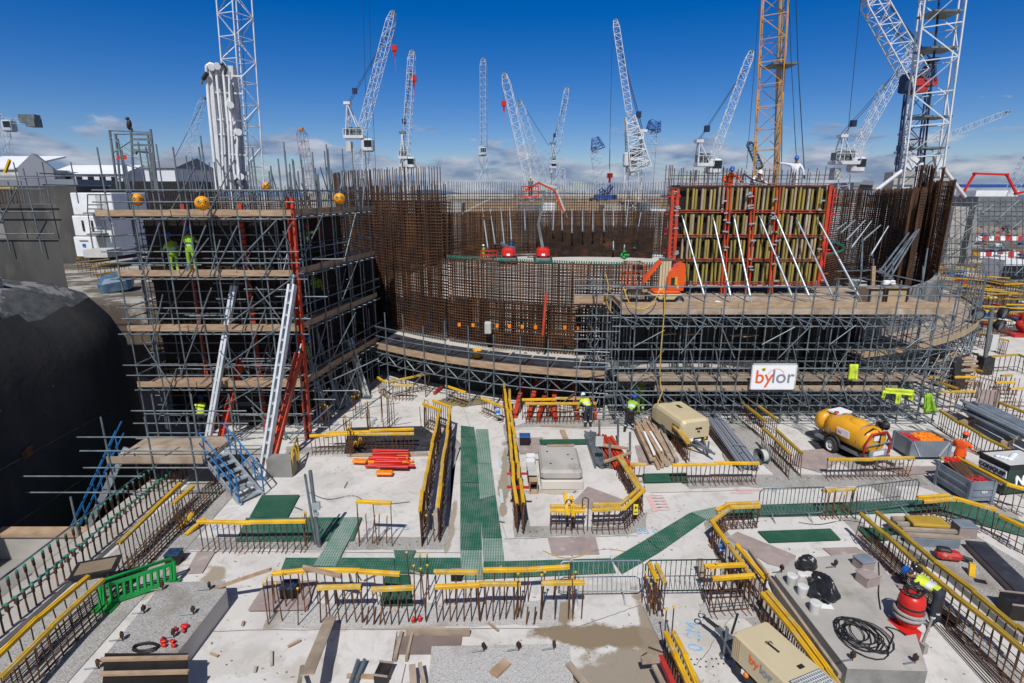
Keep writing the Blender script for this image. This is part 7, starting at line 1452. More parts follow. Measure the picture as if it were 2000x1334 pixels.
def stillage(lb,c,rz,sx,sy,h,mat,ribs=True,grp=None):
 t=thing('stillage',lb,'stillage',(0,0,0),grp)
 MB().box((0,0,.16),(sx,sy,.06)).build('base',M[mat],t)
 for(x,y,w,d)in((0,-sy/2,sx,.04),(0,sy/2,sx,.04),(-sx/2,0,.04,sy),(sx/2,0,.04,sy)):MB().box((x,y,h/2+.1),(w,d,h-.1)).build('side_panel',M[mat],t)
 for x in(-sx/2,sx/2):
  for y in(-sy/2,sy/2):MB().box((x,y,(h+.05)/2),(.1,.1,h+.05)).build('corner_post',M['stillage_grey'],t)
 if ribs:
  for z in(.35,.6):MB().box((0,-sy/2-.03,z),(sx-.12,.04,.07)).build('rib',M[mat],t);MB().box((-sx/2-.03,0,z),(.04,sy-.12,.07)).build('rib',M[mat],t)
 else:MB().beam((-sx/2+.05,-sy/2-.03,h),(-sx/4,-sy/2-.03,.2),.05,.03).beam((sx/2-.05,-sy/2-.03,h),(sx/4,-sy/2-.03,.2),.05,.03).build('rib',M['pipe'],t)
 return place(t,c,rz)
def on(c,rz,p):return c+Matrix.Rotation(rz,3,'Z')@Vector(p)
s1=V(15.38+.74,19.95+.5,0);stillage('grey mesh stillage heaped with orange and red clips behind the long cap rail',s1,.0,1.48,1.0,.76,'stillage_grey',False)
def heap(name,lb,cat,c,rz,ex,ey,z,n,mat,size):
 mb=MB()
 for k in range(n):
  x=R.uniform(-ex,ex);y=R.uniform(-ey,ey);mb.box(on(c,rz,(x,y,z+R.uniform(-.04,.10)*(1-abs(x)/ex*.5))),(size*R.uniform(.7,1.3),size*.45,size*.3),R.random()*3,R.uniform(-.4,.4),R.uniform(-.4,.4),bev=size*.05)
 return tag(mb.build(name,M[mat],None,c+V(0,0,z)),lb,cat,kind='stuff')
heap('clip_heap','heap of orange plastic clips in the mesh stillage','clips',on(s1,0,(.25,0,0)),0,.42,.40,.68,330,'clip_orange',.17)
heap('clip_heap','heap of dark red steel clips in the left of the mesh stillage','clips',on(s1,0,(-.45,0,0)),0,.22,.40,.66,160,'red_steel',.17)
s2=V(15.08+.40,16.74+.68,0);stillage('blue grey ribbed steel stillage full of red ended bars right of the barriers',s2,.05,.80,1.36,.8,'stillage_grey')
tt=thing('bar_bundle','bundle of rusty bars with red ends sticking out of the blue grey stillage','bars',s2);
for k in range(16):a=on(s2,.05,(-.32+.03*k,.55+R.uniform(-.12,.12),.98+R.uniform(0,.12)));b=on(s2,.05,(-.2+.03*k,-.45+R.uniform(-.1,.1),.62));rodobj(tt,'bar',a,b,.022,M['rust'],6);rodobj(tt,'red_end',a,a.lerp(b,.12),.035,M['red'],8)
heap('clip_heap','small heap of red and black clamps in the blue grey stillage','clamps',on(s2,.05,(.05,-.4,0)),.05,.3,.22,.72,60,'red_steel',.14)
tag(text_mesh('984',.14,M['sign_white'],'stencil_mark',None,Matrix.Translation(on(s2,.05,(.05,-.735,.48)))@Matrix.Rotation(.05,4,'Z')@Matrix.Rotation(PI/2,4,'X'),depth=.002),'white stencilled number 984 on the end of the blue grey stillage','stencil')
def skip():
 c=on(V(16.65,17.14,0),.14,(.8,.55,0));t=thing('skip','black and green waste skip with white lettered plate at the right edge','skip',(0,0,0))
 sx,sy,h=1.6,1.1,1.15;mb=MB()
 mb.hexa([(-sx/2+.1,-sy/2+.1,.1),(sx/2-.1,-sy/2+.1,.1),(sx/2-.1,sy/2-.1,.1),(-sx/2+.1,sy/2-.1,.1),(-sx/2,-sy/2,h),(sx/2,-sy/2,h),(sx/2,sy/2,h),(-sx/2,sy/2,h)]);mb.build('body',M['skip_green'],t)
 for(x,y,w,d)in((0,-sy/2,sx+.1,.08),(0,sy/2,sx+.1,.08),(-sx/2,0,.08,sy),(sx/2,0,.08,sy)):MB().box((x,y,h),(w,d,.1)).build('rim',M['black'],t)
 MB().box((0,0,h+.01),(sx-.1,sy-.1,.05)).build('sheet_lining',M['pipe'],t)
 pl=MB().box((-sx/2-.0,.0,.84),(.03,.98,.28),0,0,-.09).build('name_plate',M['sign_white'],t)
 RZ=Matrix.Rotation(-PI/2,4,'Z')@Matrix.Rotation(PI/2,4,'X')
 text_mesh('CONQUIP',.21,M['black'],'lettering',pl,Matrix.Translation((-sx/2-.03,.0,.84))@RZ,bold=.008,depth=.003)
 p2=MB().box((-sx/2+.035,-.05,.52),(.03,.74,.24),0,0,-.09).build('name_plate',M['sign_white'],t);text_mesh('WOOD WASTE',.118,M['black'],'lettering',p2,Matrix.Translation((-sx/2+.0,-.05,.52))@RZ,bold=.004,depth=.003)
 text_mesh('NI',.5,M['sign_white'],'lettering',t,Matrix.Translation((-.2,-sy/2+.02,.6))@Matrix.Rotation(PI/2-.09,4,'X'),bold=.01,depth=.02)
 mb=MB()
 for k in range(8):mb.sphere((-.3+.07*k*(1 if k%2 else-.5),-.1+.04*k,h+.06),.09,8,(1.4,1,.6))
 mb.build('rubbish',M['white_cloth'],t)
 place(t,c,.14)
skip()
def lift():
 c=G(1297,592,DZ+.04);t=thing('boom_lift','orange mast boom lift parked on the timber deck','boom lift',(0,0,0))
 MB().box((0,0,.33),(1.25,.95,.26),bev=.05).build('chassis',M['beige'],t);MB().box((0,0,.52),(1.15,.8,.16),bev=.06).build('turntable',M['lift_orange'],t)
 for x in(-.55,.5):
  for y in(-.45,.45):wheel(t,(x,y,.2),.2,.14,V(0,1,0))
 mb=MB();pr=[(.0,.6),(.68,.6),(.72,1.5),(.66,1.75),(.48,1.68),(.12,1.42),(.0,1.15)];n=len(pr)
 mb.add([(p[0],-.36,p[1])for p in pr]+[(p[0],.36,p[1])for p in pr],[list(range(n)),[n+k for k in range(n)][::-1]]+[[(k+1)%n,k,n+k,n+(k+1)%n]for k in range(n)]);mb.build('counterweight_cowl',M['lift_orange'],t)
 MB().box((.22,-.37,1.0),(.18,.02,.3)).build('side_label',M['black'],t);MB().box((.34,-.375,1.02),(.1,.02,.34)).build('warning_label',M['yellow'],t);MB().box((.42,-.375,.76),(.08,.02,.1)).build('warning_label',M['sign_white'],t)
 for k in range(4):MB().box((-.24+.12*k,.05,1.2),(.1,.26,1.35)).build('mast_section',M['beige'],t)
 MB().box((0,.05,1.89),(.6,.34,.05)).build('mast_cap',M['crane_grey'],t)
 MB().beam((-.3,-.1,1.85),(-.95,-.1,.95),.12,.14).beam((-.32,.12,1.8),(-1.0,.12,.95),.1,.1).build('jib_arm',M['lift_orange'],t);MB().rod((-.42,0,1.55),(-.88,0,.92),.04,8).build('ram',M['black'],t)
 mb=MB();xs_=(-1.05,-1.75);
 for z in(.72,1.25,1.75):
  mb.tube([(xs_[0],-.4,z),(xs_[1],-.4,z),(xs_[1],.4,z),(xs_[0],.4,z)],.025,6,True)
 for x in xs_+(-1.4,):
  for y in(-.4,.4):mb.rod((x,y,.7),(x,y,1.78),.022,6)
 mb.build('basket',M['lift_orange'],t);MB().box((-1.4,0,.70),(.74,.84,.05)).build('basket_floor',M['crane_grey'],t);MB().box((-1.25,-.1,1.55),(.35,.3,.2)).build('control_panel',M['black'],t)
 place(t,c,0,1.02)
lift()
t=thing('barrow_frame','wire mesh cage box beside the orange lift on the deck','cage',G(1245,594,DZ+.04));mb=MB();c=G(1245,592,DZ+.04)
for k in range(7):
 for j in range(2):mb.rod(c+V(-.6+.2*k,.3*j,0),c+V(-.6+.2*k,.3*j,.55),.012,4)
for k in range(6):mb.rod(c+V(-.6,0,.1*k+.05),c+V(.6,0,.1*k+.05),.012,4)
mb.build('mesh',M['black'],t);MB().box(c+V(0,.2,.55),(.8,.5,.1)).build('lid',M['timber'],t)
def redlift(lb,x,y,D,s,up):
 c=Q(x,y,D);c.z=3.2;t=thing('boom_lift',lb,'boom lift',(0,0,0),'red boom lifts on the ring floor')
 MB().box((0,0,.6),(1.8,2.6,.4),bev=.08).build('chassis',M['crane_grey'],t)
 for x_ in(-.95,.95):
  for y_ in(-.9,.9):wheel(t,(x_,y_,.42),.42,.3)
 MB().box((0,-.2,1.4),(1.55,2.3,1.1),bev=.22).build('turntable_cowl',M['red'],t);MB().box((.0,-1.37,1.2),(.4,.03,.25)).build('label',M['sign_white'],t)
 if up:
  MB().beam((0,.5,1.9),(-.55,.8,4.7),.35,.4).build('lower_boom',M['crane_grey'],t);MB().beam((-.55,.8,4.6),(.15,.9,8.6),.3,.34).build('upper_boom',M['crane_grey'],t);MB().beam((.2,.9,8.6),(-.6,.9,8.4),.25,.25).build('jib_arm',M['crane_grey'],t)
  mb=MB()
  for z in(8.0,8.6,9.15):mb.tube([(-2.6,.4,z),(-.6,.4,z),(-.6,1.4,z),(-2.6,1.4,z)],.05,5,True)
  for x_ in(-2.6,-1.6,-.6):
   for y_ in(.4,1.4):mb.rod((x_,y_,8),(x_,y_,9.2),.04,5)
  mb.build('basket',M['red'],t);MB().box((-1.6,.9,8.0),(2.1,1.1,.12)).build('basket_floor',M['red'],t)
 else:
  MB().beam((0,.5,1.9),(-.9,1.8,2.3),.3,.3).build('lower_boom',M['crane_grey'],t);mb=MB()
  for z in(.5,1.0,1.5):mb.tube([(-3.4,-.2,z),(-1.4,-.2,z),(-1.4,.9,z),(-3.4,.9,z)],.05,5,True)
  for x_ in(-3.4,-2.4,-1.4):mb.rod((x_,-.2,.4),(x_,-.2,1.5),.05,5)
  mb.build('basket',M['red_steel'],t)
 place(t,c,0,s);return c
redlift('red boom lift raised with its basket above the ring, right one',1060,496,57,.82,True)
redlift('red boom lift with folded arm on the ring floor, left one',993,494,57,.82,False)
figure('person in yellow helmet standing in the raised red lift basket',V(Q(1036,400,57.6).x,57.7,3.2+8.05*.82),PI,outfit=dict(torso='crane_grey',arms='crane_grey',legs='dark_cloth'),helmet='helmet_yellow')
t=thing('generator','small blue machine standing behind the left red lift','machine',(0,0,0));MB().box((0,0,.8),(1.3,1.2,1.3),bev=.15).build('cowl',M['blue'],t);MB().box((0,0,.12),(1.4,1.3,.2)).build('skid',M['crane_grey'],t);MB().rod((.2,0,1.4),(.2,0,1.9),.12,8).build('exhaust',M['blue'],t);q=Q(995,480,60);place(t,V(q.x,60,3.2))
tt=thing('rag_heap','green netting hanging over the low rebar wall near its right end','netting',Q(1220,500,28.5));mb=MB()
for k in range(14):mb.sphere(Q(1213+R.uniform(0,14),496+R.uniform(-5,9),28.4),R.uniform(.05,.10),8,(1.2,.6,1))
mb.build('netting',M['green_plastic'],tt)
t=thing('hoist_pole','bright red pole leaning against the low rebar wall','pole',Q(1060,655,26.3));rodobj(t,'tube',Q(1060,655,26.3),Q(1067,572,26.6),.07,M['orange_steel'],10)
for k,x in enumerate((897,924,971,995,1020,1046,1103,1130,1156)):tag(MB().box(Q(x,634+k,26.2),(.14,.1,.16)).build('edge_block',M['clip_orange']),ORD[k]+' small orange block from the left along the foot of the low rebar wall','block','orange blocks along the rebar wall')
t=thing('white_drum_bag','white stacked packs standing behind the low rebar wall','packs',Q(953,652,28));MB().box(Q(953,640,28),(.34,.4,.6),bev=.04).build('pack',M['pipe'],t)
for k,(x0,y0,x1,y1)in enumerate(((1006,815,1022,785),(1033,819,1050,790),(1052,820,1072,785),(1076,812,1092,790),(1085,822,1083,788),(1128,818,1118,790),(1162,818,1158,806))):
 a=G(x0,y0,.06);b=G(x1,y1,.06)+V(0,.8,.9 if k%2 else .5);t=thing('red_beam',ORD[k]+' red steel beam from the left leaning behind the two straight cap rails','beam',a,'red steel beams behind the cap rails')
 MB().beam(a,b,.2,.06).beam(a+V(0,0,.1),b+V(0,0,.1),.07,.2).beam(a+V(0,0,.2),b+V(0,0,.2),.2,.06).build('web_and_flanges',M['orange_steel'],t)
def block():
 t=thing('concrete_block','upper weathered grey concrete block with four holes, stacked on a paler one','concrete block',(0,0,0))
 z0=.36;h=.36;A0=G(1058,921,z0+h);A1=G(1140,919,z0+h);w=(A1-A0).length;L_=G(1047,871,z0+h).y-A0.y;c=(A0+A1)/2+V(-.03,L_/2,0)
 MB().box((0,0,z0+h/2),(w,L_,h),bev=.09).build('block',M['concrete'],t)
 for(x,y)in((-.42,.5),(.33,.25),(-.35,-.45),(.45,-.1)):
  MB().lathe([(.045,0),(0,.001)],(x,y,z0+h+.002),10).build('hole',M['black'],t)
 for(x,y)in((-.55,-.75),(.55,-.7),(-.55,.85),(.4,.85)):MB().lathe([(.035,0),(0,.001)],(x,y,z0+h+.002),10).build('blue_dot',M['paint_blue'],t)
 place(t,V(c.x,c.y,0));t=thing('concrete_block','lower pale concrete slab block under the weathered one','concrete block',(0,0,0));MB().box((.03,-.06,.175),(w+.02,L_-.1,.35),bev=.03).build('block',M['concrete_pale'],t);place(t,V(c.x,c.y,0))
block()
for k,(x,y,m)in enumerate(((1036,902,'white'),(1036,912,'white'),(1037,921,'pipe'),(1038,929,'pipe'),(1040,938,'pipe'),(1042,951,'timber'))):
 b=G(x,y+10);t=thing('wooden_box',ORD[k]+' small open box from the back in the line left of the stacked blocks','box',b,'small boxes beside the stacked blocks');z=.0
 for(dx,dz,w,h)in((-.13,.24,.02,.48),(.13,.24,.02,.48),(0,.01,.28,.02),(0,.48,.30,.03)):MB().box(b+V(dx,0,dz),(w,.3,h)).build('lid' if dz>.4 else 'side',M[m if dz>.4 else 'rust']if k<5 else M['tan_panel'],t)
t=thing('blue_box','dark blue lidded box left behind the stacked blocks','box',(0,0,0));MB().box((0,0,.2),(.42,.4,.38),bev=.02).build('body',M['ply_dark'],t);MB().box((0,0,.4),(.45,.43,.05),bev=.01).build('lid',M['crane_blue'],t);place(t,G(1025,868))
def tubes(name,lb,cat,a,b,n,rows_,r,m,spread,jit=.1,ties=None,group=None,sq=False,z0=None):
 a=Vector(a);b=Vector(b);d=(b-a).normalized();s=V(d.y,-d.x,0).normalized();t=thing(name,lb,cat,a,group)
 for j in range(rows_):
  for k in range(n-j%2):
   o=s*((k-(n-1)/2+.5*(j%2))*spread+R.gauss(0,spread*.1))+V(0,0,r+j*r*1.8);e=R.uniform(-jit,jit);a_=a+o+d*e;b_=b+o+s*R.gauss(0,spread*.35)+d*(e+R.uniform(-jit,jit)*.5)
   if sq:MB().beam(a_,b_,r*2,r*1.8,R.uniform(-.1,.1)).build('timber' if 'timber' in name else 'channel',M[m],t)
   else:rodobj(t,'tube',a_,b_,r,M[m],8)
 return t
tubes('tube_bundle','long bundle of dark blue steel tubes right of the beige compressor','tubes',G(1388,815,.1),G(1462,916,.1),10,4,.032,'sign_grey',.075,.15)
tubes('tube_bundle','second layer of tubes on the left flank of the dark blue tube bundle','tubes',G(1382,838,.05),G(1440,912,.05),3,1,.03,'rust_dark',.09,.15)
hose('pale blue strap tying the dark blue tube bundle',[G(1425,872,.25),G(1436,868,.4),G(1450,870,.4),G(1458,876,.25),G(1446,884,.38),G(1432,880,.3)],.018,M['stillage_grey'],'strap','strap')
tubes('channel_bundle','bundle of grey galvanised channels beside the red tubes','channels',G(1152,850,.05),G(1175,913,.05),6,3,.035,'galv',.085,.12,sq=True)
tubes('tube_bundle','bright red tube bundle lying between grey channels and timber','tubes',G(1180,858,.05),G(1218,920,.05),8,3,.038,'orange_steel',.085,.3)
for k,(x0,y0,x1,y1,h)in enumerate(((1170,868,1227,876,.45),(1180,902,1232,884,.40))):tag(MB().beam(G(x0,y0,h),G(x1,y1,h),.1,.08).build('timber_bearer',M['timber'],None,G(x0,y0,h)),['upper','lower'][k]+' timber bearer laid across the red tube bundle','timber','bearers on the red tubes')
for k,(x,y,h)in enumerate(((1171,862,.95),(1207,868,1.15),(1191,915,1.1),(1230,900,1.2))):post(x,y,h,.045,['flat headed','thin','leaning nearer','rightmost'][k]+' grey post among the tube bundles','galv','steel_post')
o=MB().box(G(1171,862,1.1),(.3,.05,.42),bev=.02).build('paddle',M['pipe']);tag(o,'grey paddle plate on top of the flat headed post','plate')
tubes('timber_bundle','stack of round and square timbers left of the compressor','timber',G(1252,838,.05),G(1288,904,.05),5,3,.06,'timber',.15,.45,sq=True)
tubes('timber_bundle','flat boards lying at the right of the timber stack','timber',G(1275,828,.05),G(1312,905,.05),3,2,.07,'timber_grey',.2,.5,sq=True)
for k,(x0,y0,x1,y1)in enumerate(((1258,843,1278,888),(1270,843,1292,880))):tag(MB().beam(G(x0,y0,.42),G(x1,y1,.42),.09,.05).build('white_batten',M['white'],None,G(x0,y0,.42)),['left','right'][k]+' white painted batten on the timber stack','batten')
tubes('tube_bundle','big bundle of blue grey steel tubes at the far right behind the orange worker','tubes',G(1895,800,.5),G(2030,868,.5),7,3,.07,'stillage_grey',.17,.5)
t=thing('timber_bearer','timber bearers under the blue grey tube bundle at the right','timber',G(1920,830));MB().beam(G(1880,828,.1),G(1935,812,.1),.2,.3).beam(G(1960,868,.1),G(2010,845,.1),.2,.3).build('bearer',M['timber'],t)
tubes('tube_bundle','loose thin tubes lying left of the mesh stillage end','tubes',G(1800,838,.03),G(1915,888,.03),4,1,.025,'timber_grey',.16,.4)
t=thing('rail_stack','stack of red and orange plastic edge rails lying on the open slab at the left','rails',G(755,900),None)
for k in range(22):
 y=R.uniform(878,912);w=(R.uniform(.9,1.55)if y>893 else 1.25);x=R.uniform(748,770)if y>893 else 763;c=G(x,y,.08+.05*(k%4));MB().box(c,(w*1.15,.1,.09),R.uniform(-.08,.08),bev=.012).build('rail',M['red' if k%4 else 'clip_orange'],t)
for k,(x,y,w)in enumerate(((751,923,.62),(703,900,.55),(785,893,.5))):MB().box(G(x,y,.16),(w,.28,.1),R.uniform(-.1,.1),bev=.03).build('orange_block',M['clip_orange'],t)
for k in range(8):MB().box(G(R.uniform(715,800),R.uniform(905,912),.05),(.5,.05,.05),R.uniform(-.3,.3)).build('bar_end',M['rust'],t)
def plinth(name,lb,top,h,m,side_m,z=0,cat='plinth'):
 P2=[G(x,y,h)for x,y in top];t=thing(name,lb,cat,sum(P2,Vector())/len(P2)-V(0,0,h));MB().prism([(p.x,p.y)for p in P2],.001,h-.012).build('sides',M[side_m],t);n=MB();n.prism([(p.x*1,p.y)for p in P2],h-.012,h);n.build('top_face',M[m],t);return t
plinth('concrete_plinth','long raised aggregate topped plinth in the left foreground',[(318,1138),(440,1134),(442,1154),(345,1278),(300,1360),(140,1360),(205,1280)],.50,'agg','concrete_pale')
plinth('concrete_plinth','low aggregate topped block at the bottom centre of the photo',[(843,1262),(1112,1257),(1122,1350),(835,1350)],.22,'agg_pale','concrete')
plinth('concrete_plinth','raised grey concrete platform with hoses and buckets at the lower right',[(1513,1122),(1548,1093),(1672,1080),(1716,1096),(1765,1165),(1812,1310),(1655,1305)],.55,'concrete','concrete_mid')
plinth('concrete_plinth','low aggregate platform inside the slanting rebar pair at the right',[(1738,1046),(1880,1030),(2030,1120),(2040,1250),(1990,1240),(1850,1120)],.18,'agg','concrete_mid')
plinth('concrete_plinth','pale slab panel with sprayed number in the bottom foreground',[(668,1234),(775,1232),(765,1292),(792,1296),(780,1350),(640,1350)],.06,'slab','concrete')
plinth('concrete_step','pale concrete step beside the two dark green cap rails',[(1258,945),(1330,943),(1345,953),(1260,955)],.16,'concrete_pale','concrete_pale')
M['pinkish']=pm('brown_stained_ply',(.20,.155,.14),(.15,.115,.10),2,.7)
t=thing('timber_edge','brown plywood trough in front of the near row at the bottom','timber',G(850,1260));a=G(793,1243);b=G(918,1241)
MB().box((a+b)/2+V(0,0,.1),((b-a).length,.06,.2)).build('edge_board',M['timber_grey'],t);MB().box(G(845,1262)+V(-.1,0,.03),(1.5,.5,.05)).build('ply_floor',M['pinkish'],t)
mb=MB().box(G(778,1262,.05),(.08,.8,.12)).box(G(800,1262,.05),(.06,.8,.12));tag(mb.build('timber_edge',M['timber_grey']),'narrow timber slot edging left of the brown plywood trough','timber')
def clampset(pts,h,lbs,grp):
 for k,(x,y)in enumerate(pts):
  b=G(x,y,h);t=thing('anchor_clamp',lbs+', '+ORD[k]+' in its line','clamp',b,grp);rodobj(t,'bolt',b,b+V(0,0,.24),.018,M['rust'],8);MB().box(b+V(0,0,.15),(.07,.09,.09),R.random()).build('nut_block',M['rust_dark'],t);rodobj(t,'arm',b+V(0,0,.03),b+V(-.26,-.05,.03),.016,M['galv'],6)
clampset([(410,1152),(318,1152),(282,1198),(378,1200),(240,1251),(340,1245),(193,1306)],.5,'rusty anchor clamp on the left plinth','anchor clamps on the left plinth')
clampset([(945,1272),(1013,1270),(1082,1268)],.22,'rusty anchor bolt on the bottom centre block','anchor bolts on the bottom block')
clampset([(1526,1118),(1631,1108),(1664,1290),(1786,1295)],.55,'rusty anchor clamp on the lower right platform','anchor clamps on the right platform')
for k in range(11):
 x,y=R.choice(((351,1222),(345,1230),(362,1228),(370,1223),(337,1258),(320,1256),(348,1214)));p=G(x+R.uniform(-5,5),y+R.uniform(-4,4),.55);q=R.random()*6
 tag(MB().lathe([(.03,0),(.045,.02),(.03,.10),(0,.10)],p,10,V(math.cos(q),math.sin(q),.2)).build('red_cap',M['red'],None,p),'red plastic bar cap, %s dropped on the left plinth'%onum(k),'bar cap','red caps on the left plinth')
for(x,y,lb)in((806,1215,'left red clip on the aggregate strip'),(819,1213,'right red clip on the aggregate strip')):p=G(x,y,.03);tag(MB().lathe([(.03,0),(.05,.03),(.03,.13),(0,.13)],p,10,V(.2,.2,1)).build('red_cap',M['red'],None,p),lb,'bar cap')
def coil(lb,x,y,h,rx,ry,n,r,m,seed,cat='hose',name='hose',wob=.18):
 rr=random.Random(seed);c=G(x,y,h);pts=[]
 ctr_=[(rr.uniform(-wob,wob)*1.5*rx,rr.uniform(-wob,wob)*1.3*ry,1+rr.uniform(-wob,wob)*.9)for _ in range(n+2)]
 for k in range(n*16):
  a=2*PI*k/16;q_=k/16;i_=int(q_);u_=q_-i_;u_=u_*u_*(3-2*u_);ox,oy,f=[ctr_[i_][e]*(1-u_)+ctr_[i_+1][e]*u_ for e in range(3)];pts.append(c+V(ox+rx*f*math.cos(a),oy+ry*f*math.sin(a),r+.02*(k/16%3)))
 o=MB().tube(pts,r,6).build(name,M[m],None,c);tag(o,lb,cat);return o
coil('big tangled black hose lying in loops on the lower right platform',1684,1245,.55,.34,.40,12,.012,'cable',3,wob=.42)
coil('black cable coil beside the red caps on the left plinth',285,1268,.5,.26,.12,4,.02,'cable',1,wob=.05)
coil('blue grey hose coil at the bottom centre',852,1322,.06,.10,.26,4,.03,'stillage_grey',5,wob=.04)
hose('thin cable running along the platform beside the slanting rebar pair',[G(1716,1098,.56),G(1717,1130,.56),G(1716,1160,.57),G(1720,1190,.57)],.014,M['cable'],'cable','cable')
hose('black cable from the hose tangle to the vacuum cleaner',[G(1735,1265,.57),G(1745,1240,.57),G(1730,1225,.57),G(1752,1230,.57),G(1770,1240,.6)],.014,M['cable'],'cable','cable')
t=thing('shutter_board','dark plywood panel with two timber battens leaning at the bottom left','formwork panel',G(285,1330));p=[G(200,1345,.56),G(368,1345,.56),G(368,1278,.60),G(205,1278,.60)]
MB().hexa([q for q in p]+[q+V(0,0,.03)for q in p]).build('ply_face',M['ply_dark'],t)
for y in(1284,1312):MB().beam(G(196,y+4,.66),G(368,y,.66),.075,.06).build('batten',M['timber'],t)
def plank(lb,a,b,w,th,m='timber',roll=0,name='plank'):a=Vector(a);tag(MB().beam(a,b,w,th,roll).build(name,M[m],None,a),lb,'plank')
plank('long plank leaning from the left plinth to the near rebar row',G(421,1148,.5),G(529,1112,1.05),.10,.05)
plank('short thick plank lying on the back cap rails of the near row',G(592,1108,1.12),G(666,1125,1.12),.05,.12)
plank('wide brown plank sloping from the near row to the bottom edge',G(646,1205,.30),G(600,1318,.85),.26,.03,'timber_grey')
plank('timber offcut lying on the bottom centre block',G(963,1318,.26),G(990,1292,.26),.22,.05)
plank('thin board leaning at the left of the wide brown plank',G(590,1300,.05),G(583,1345,.6),.08,.03,'timber_grey')
plank('short timber lying under the steel tubes at the bottom',G(678,1320,.1),G(740,1322,.1),.08,.06)
plank('upright timber post by the dark crowd barrier',G(1370,1132,.0),G(1368,1092,.55),.14,.1,'timber_grey')
plank('pale board standing behind the stacked blocks',G(1098,840,.05),G(1110,868,.05),.22,.04)
plank('board lying flat behind the stacked blocks',G(1068,869,.05),G(1122,869,.05),.16,.04)
plank('brown board lying along the aggregate below the red beams',G(1055,832,.03),G(1152,835,.03),.12,.04,'timber_grey')
plank('pale boards running beside the generator side cap rails',G(1463,1075,.5),G(1640,1320,.5),.07,.12,'timber_grey')
plank('reddish leaning board at the bottom right of the wet patch, outer',G(1290,1283,.5),G(1318,1345,.5),.1,.12,'red_steel')
plank('weathered beam at the bottom right of the wet patch',G(1253,1290,.5),G(1295,1286,.5),.12,.1,'timber_grey')
plank('weathered board beside the reddish leaning board',G(1277,1300,.4),G(1300,1345,.4),.1,.06,'timber_grey')
plank('splintered grey board at the right of the bottom centre block',G(1110,1295,.3),G(1150,1345,.3),.14,.05,'timber_grey')
plank('short grey board standing at the left of the bottom centre block',G(805,1300,.3),G(808,1345,.2),.14,.1,'timber_grey')
plank('brown board standing left of the bottom centre block',G(820,1296,.3),G(830,1345,.2),.08,.1,'timber_grey')
plank('long timber lying before the black membrane at the left',G(678,889,.05),G(835,888,.05),.12,.05)
plank('red strut poking through the rusty pair, upper',G(990,925,.9),G(1030,925,.9),.06,.06,'red_steel')
plank('red strut poking through the rusty pair, lower',G(990,951,.9),G(1034,952,.9),.07,.07,'red_steel')
plank('red spar at the foot of the curved scaffold',G(848,768,.1),G(862,757,.1),.14,.12,'red_steel')
tubes('tube_bundle','two grey tubes lying at the bottom edge on the sprayed slab panel','tubes',G(708,1285,.2),G(690,1345,.1),2,1,.04,'galv',.13,.1)
def lidbox(lb,x,y,w,d,h,m='ply_dark',lid=None,rz=0,z=0,cat='box',name='box'):
 t=thing(name,lb,cat,(0,0,0));MB().box((0,0,h/2),(w,d,h),bev=.012).build('body',M[m],t)
 if lid:MB().box((0,0,h+.02),(w+.03,d+.03,.04),bev=.01).build('lid',M[lid],t)
 else:
  for e in(-1,1):MB().box((0,e*d/2,h+.015),(w+.02,.03,.03)).build('edge_lip',M['ply_grey'],t)
 place(t,G(x,y,z),rz)
lidbox('black box with blue topped clutter by the left edge bars',342,1098,.36,.34,.3,'ply_dark','blue_dull',.05)
lidbox('black box with blue top inside the near row at the left',567,1166,.38,.36,.36,'ply_dark','blue_dull',.05)
lidbox('small black box at the bottom edge right of the tubes',750,1328,.3,.36,.28,'ply_dark',None,-.15)
lidbox('small brown board box under the third front cap rail',892,1134,.3,.1,.3,'ply_dark',None)
lidbox('blue topped grey crate on the lower right platform, upper one',1685,1108,.38,.34,.24,'ply_grey','stillage_grey',.2,.55)
lidbox('plain grey crate on the lower right platform, lower one',1693,1138,.40,.36,.26,'ply_grey',None,.3,.55)
lidbox('blue topped grey crate inside the slanting rebar pair',1880,1044,.5,.42,.34,'ply_grey','stillage_grey',-.1,.18)
lidbox('dark crate at the right edge beside the slanting rails',1985,1200,.6,.5,.42,'ply_dark',None,-.2,.18)
for k,(x,y,r,h)in enumerate(((1545,1142,.125,.27),(1565,1128,.10,.10),(1581,1127,.13,.06),(1566,1162,.12,.25),(1590,1195,.12,.25))):
 b=G(x,y,.55);t=thing('bucket',['leftmost clear plastic bucket','small open white tub','white bucket lid','middle white bucket with lid','nearest white bucket with lid'][k]+' beside the black bags','bucket',b,'white buckets by the black bags');MB().lathe([(r*.85,0),(r,h),(r*1.06,h),(r*1.06,h-.02),(r*.84,0)],b,20).build('pail',M['pipe' if k==0 else 'white_plastic'],t);MB().lathe([(r*1.08,h),(r*1.08,h+.02),(r*.95,h+.026),(0,h+.02)],b,20).build('lid',M['white_plastic'],t);
def bag(lb,x,y,z,w,d,h,seed):
 rr=random.Random(seed);c=G(x,y,z);mb=MB();n=22;b0=0;mb.sphere((0,0,0),1,n)
 mb.v=[tuple(c+V(p[0]*w*(1+.16*math.sin(5*p[2]+seed)+.10*math.sin(9*p[1]+3*p[0])),p[1]*d*(1+.14*math.cos(6*p[0]+seed)),max(0,(p[2]+.9)*h*.72*(1+.14*math.sin(7*p[0]+5*p[1])))))for p in mb.v];tag(mb.build('black_bag',M['black_gloss'],None,c),lb,'bag','black bags on the right platform')
bag('tall black plastic bag standing at the right of the buckets',1608,1165,.55,.24,.42,.38,2);bag('crumpled black bag behind the small tubs',1575,1112,.55,.26,.18,.28,4);bag('low black bag slumped between bucket and tall bag',1590,1165,.55,.18,.25,.22,6)
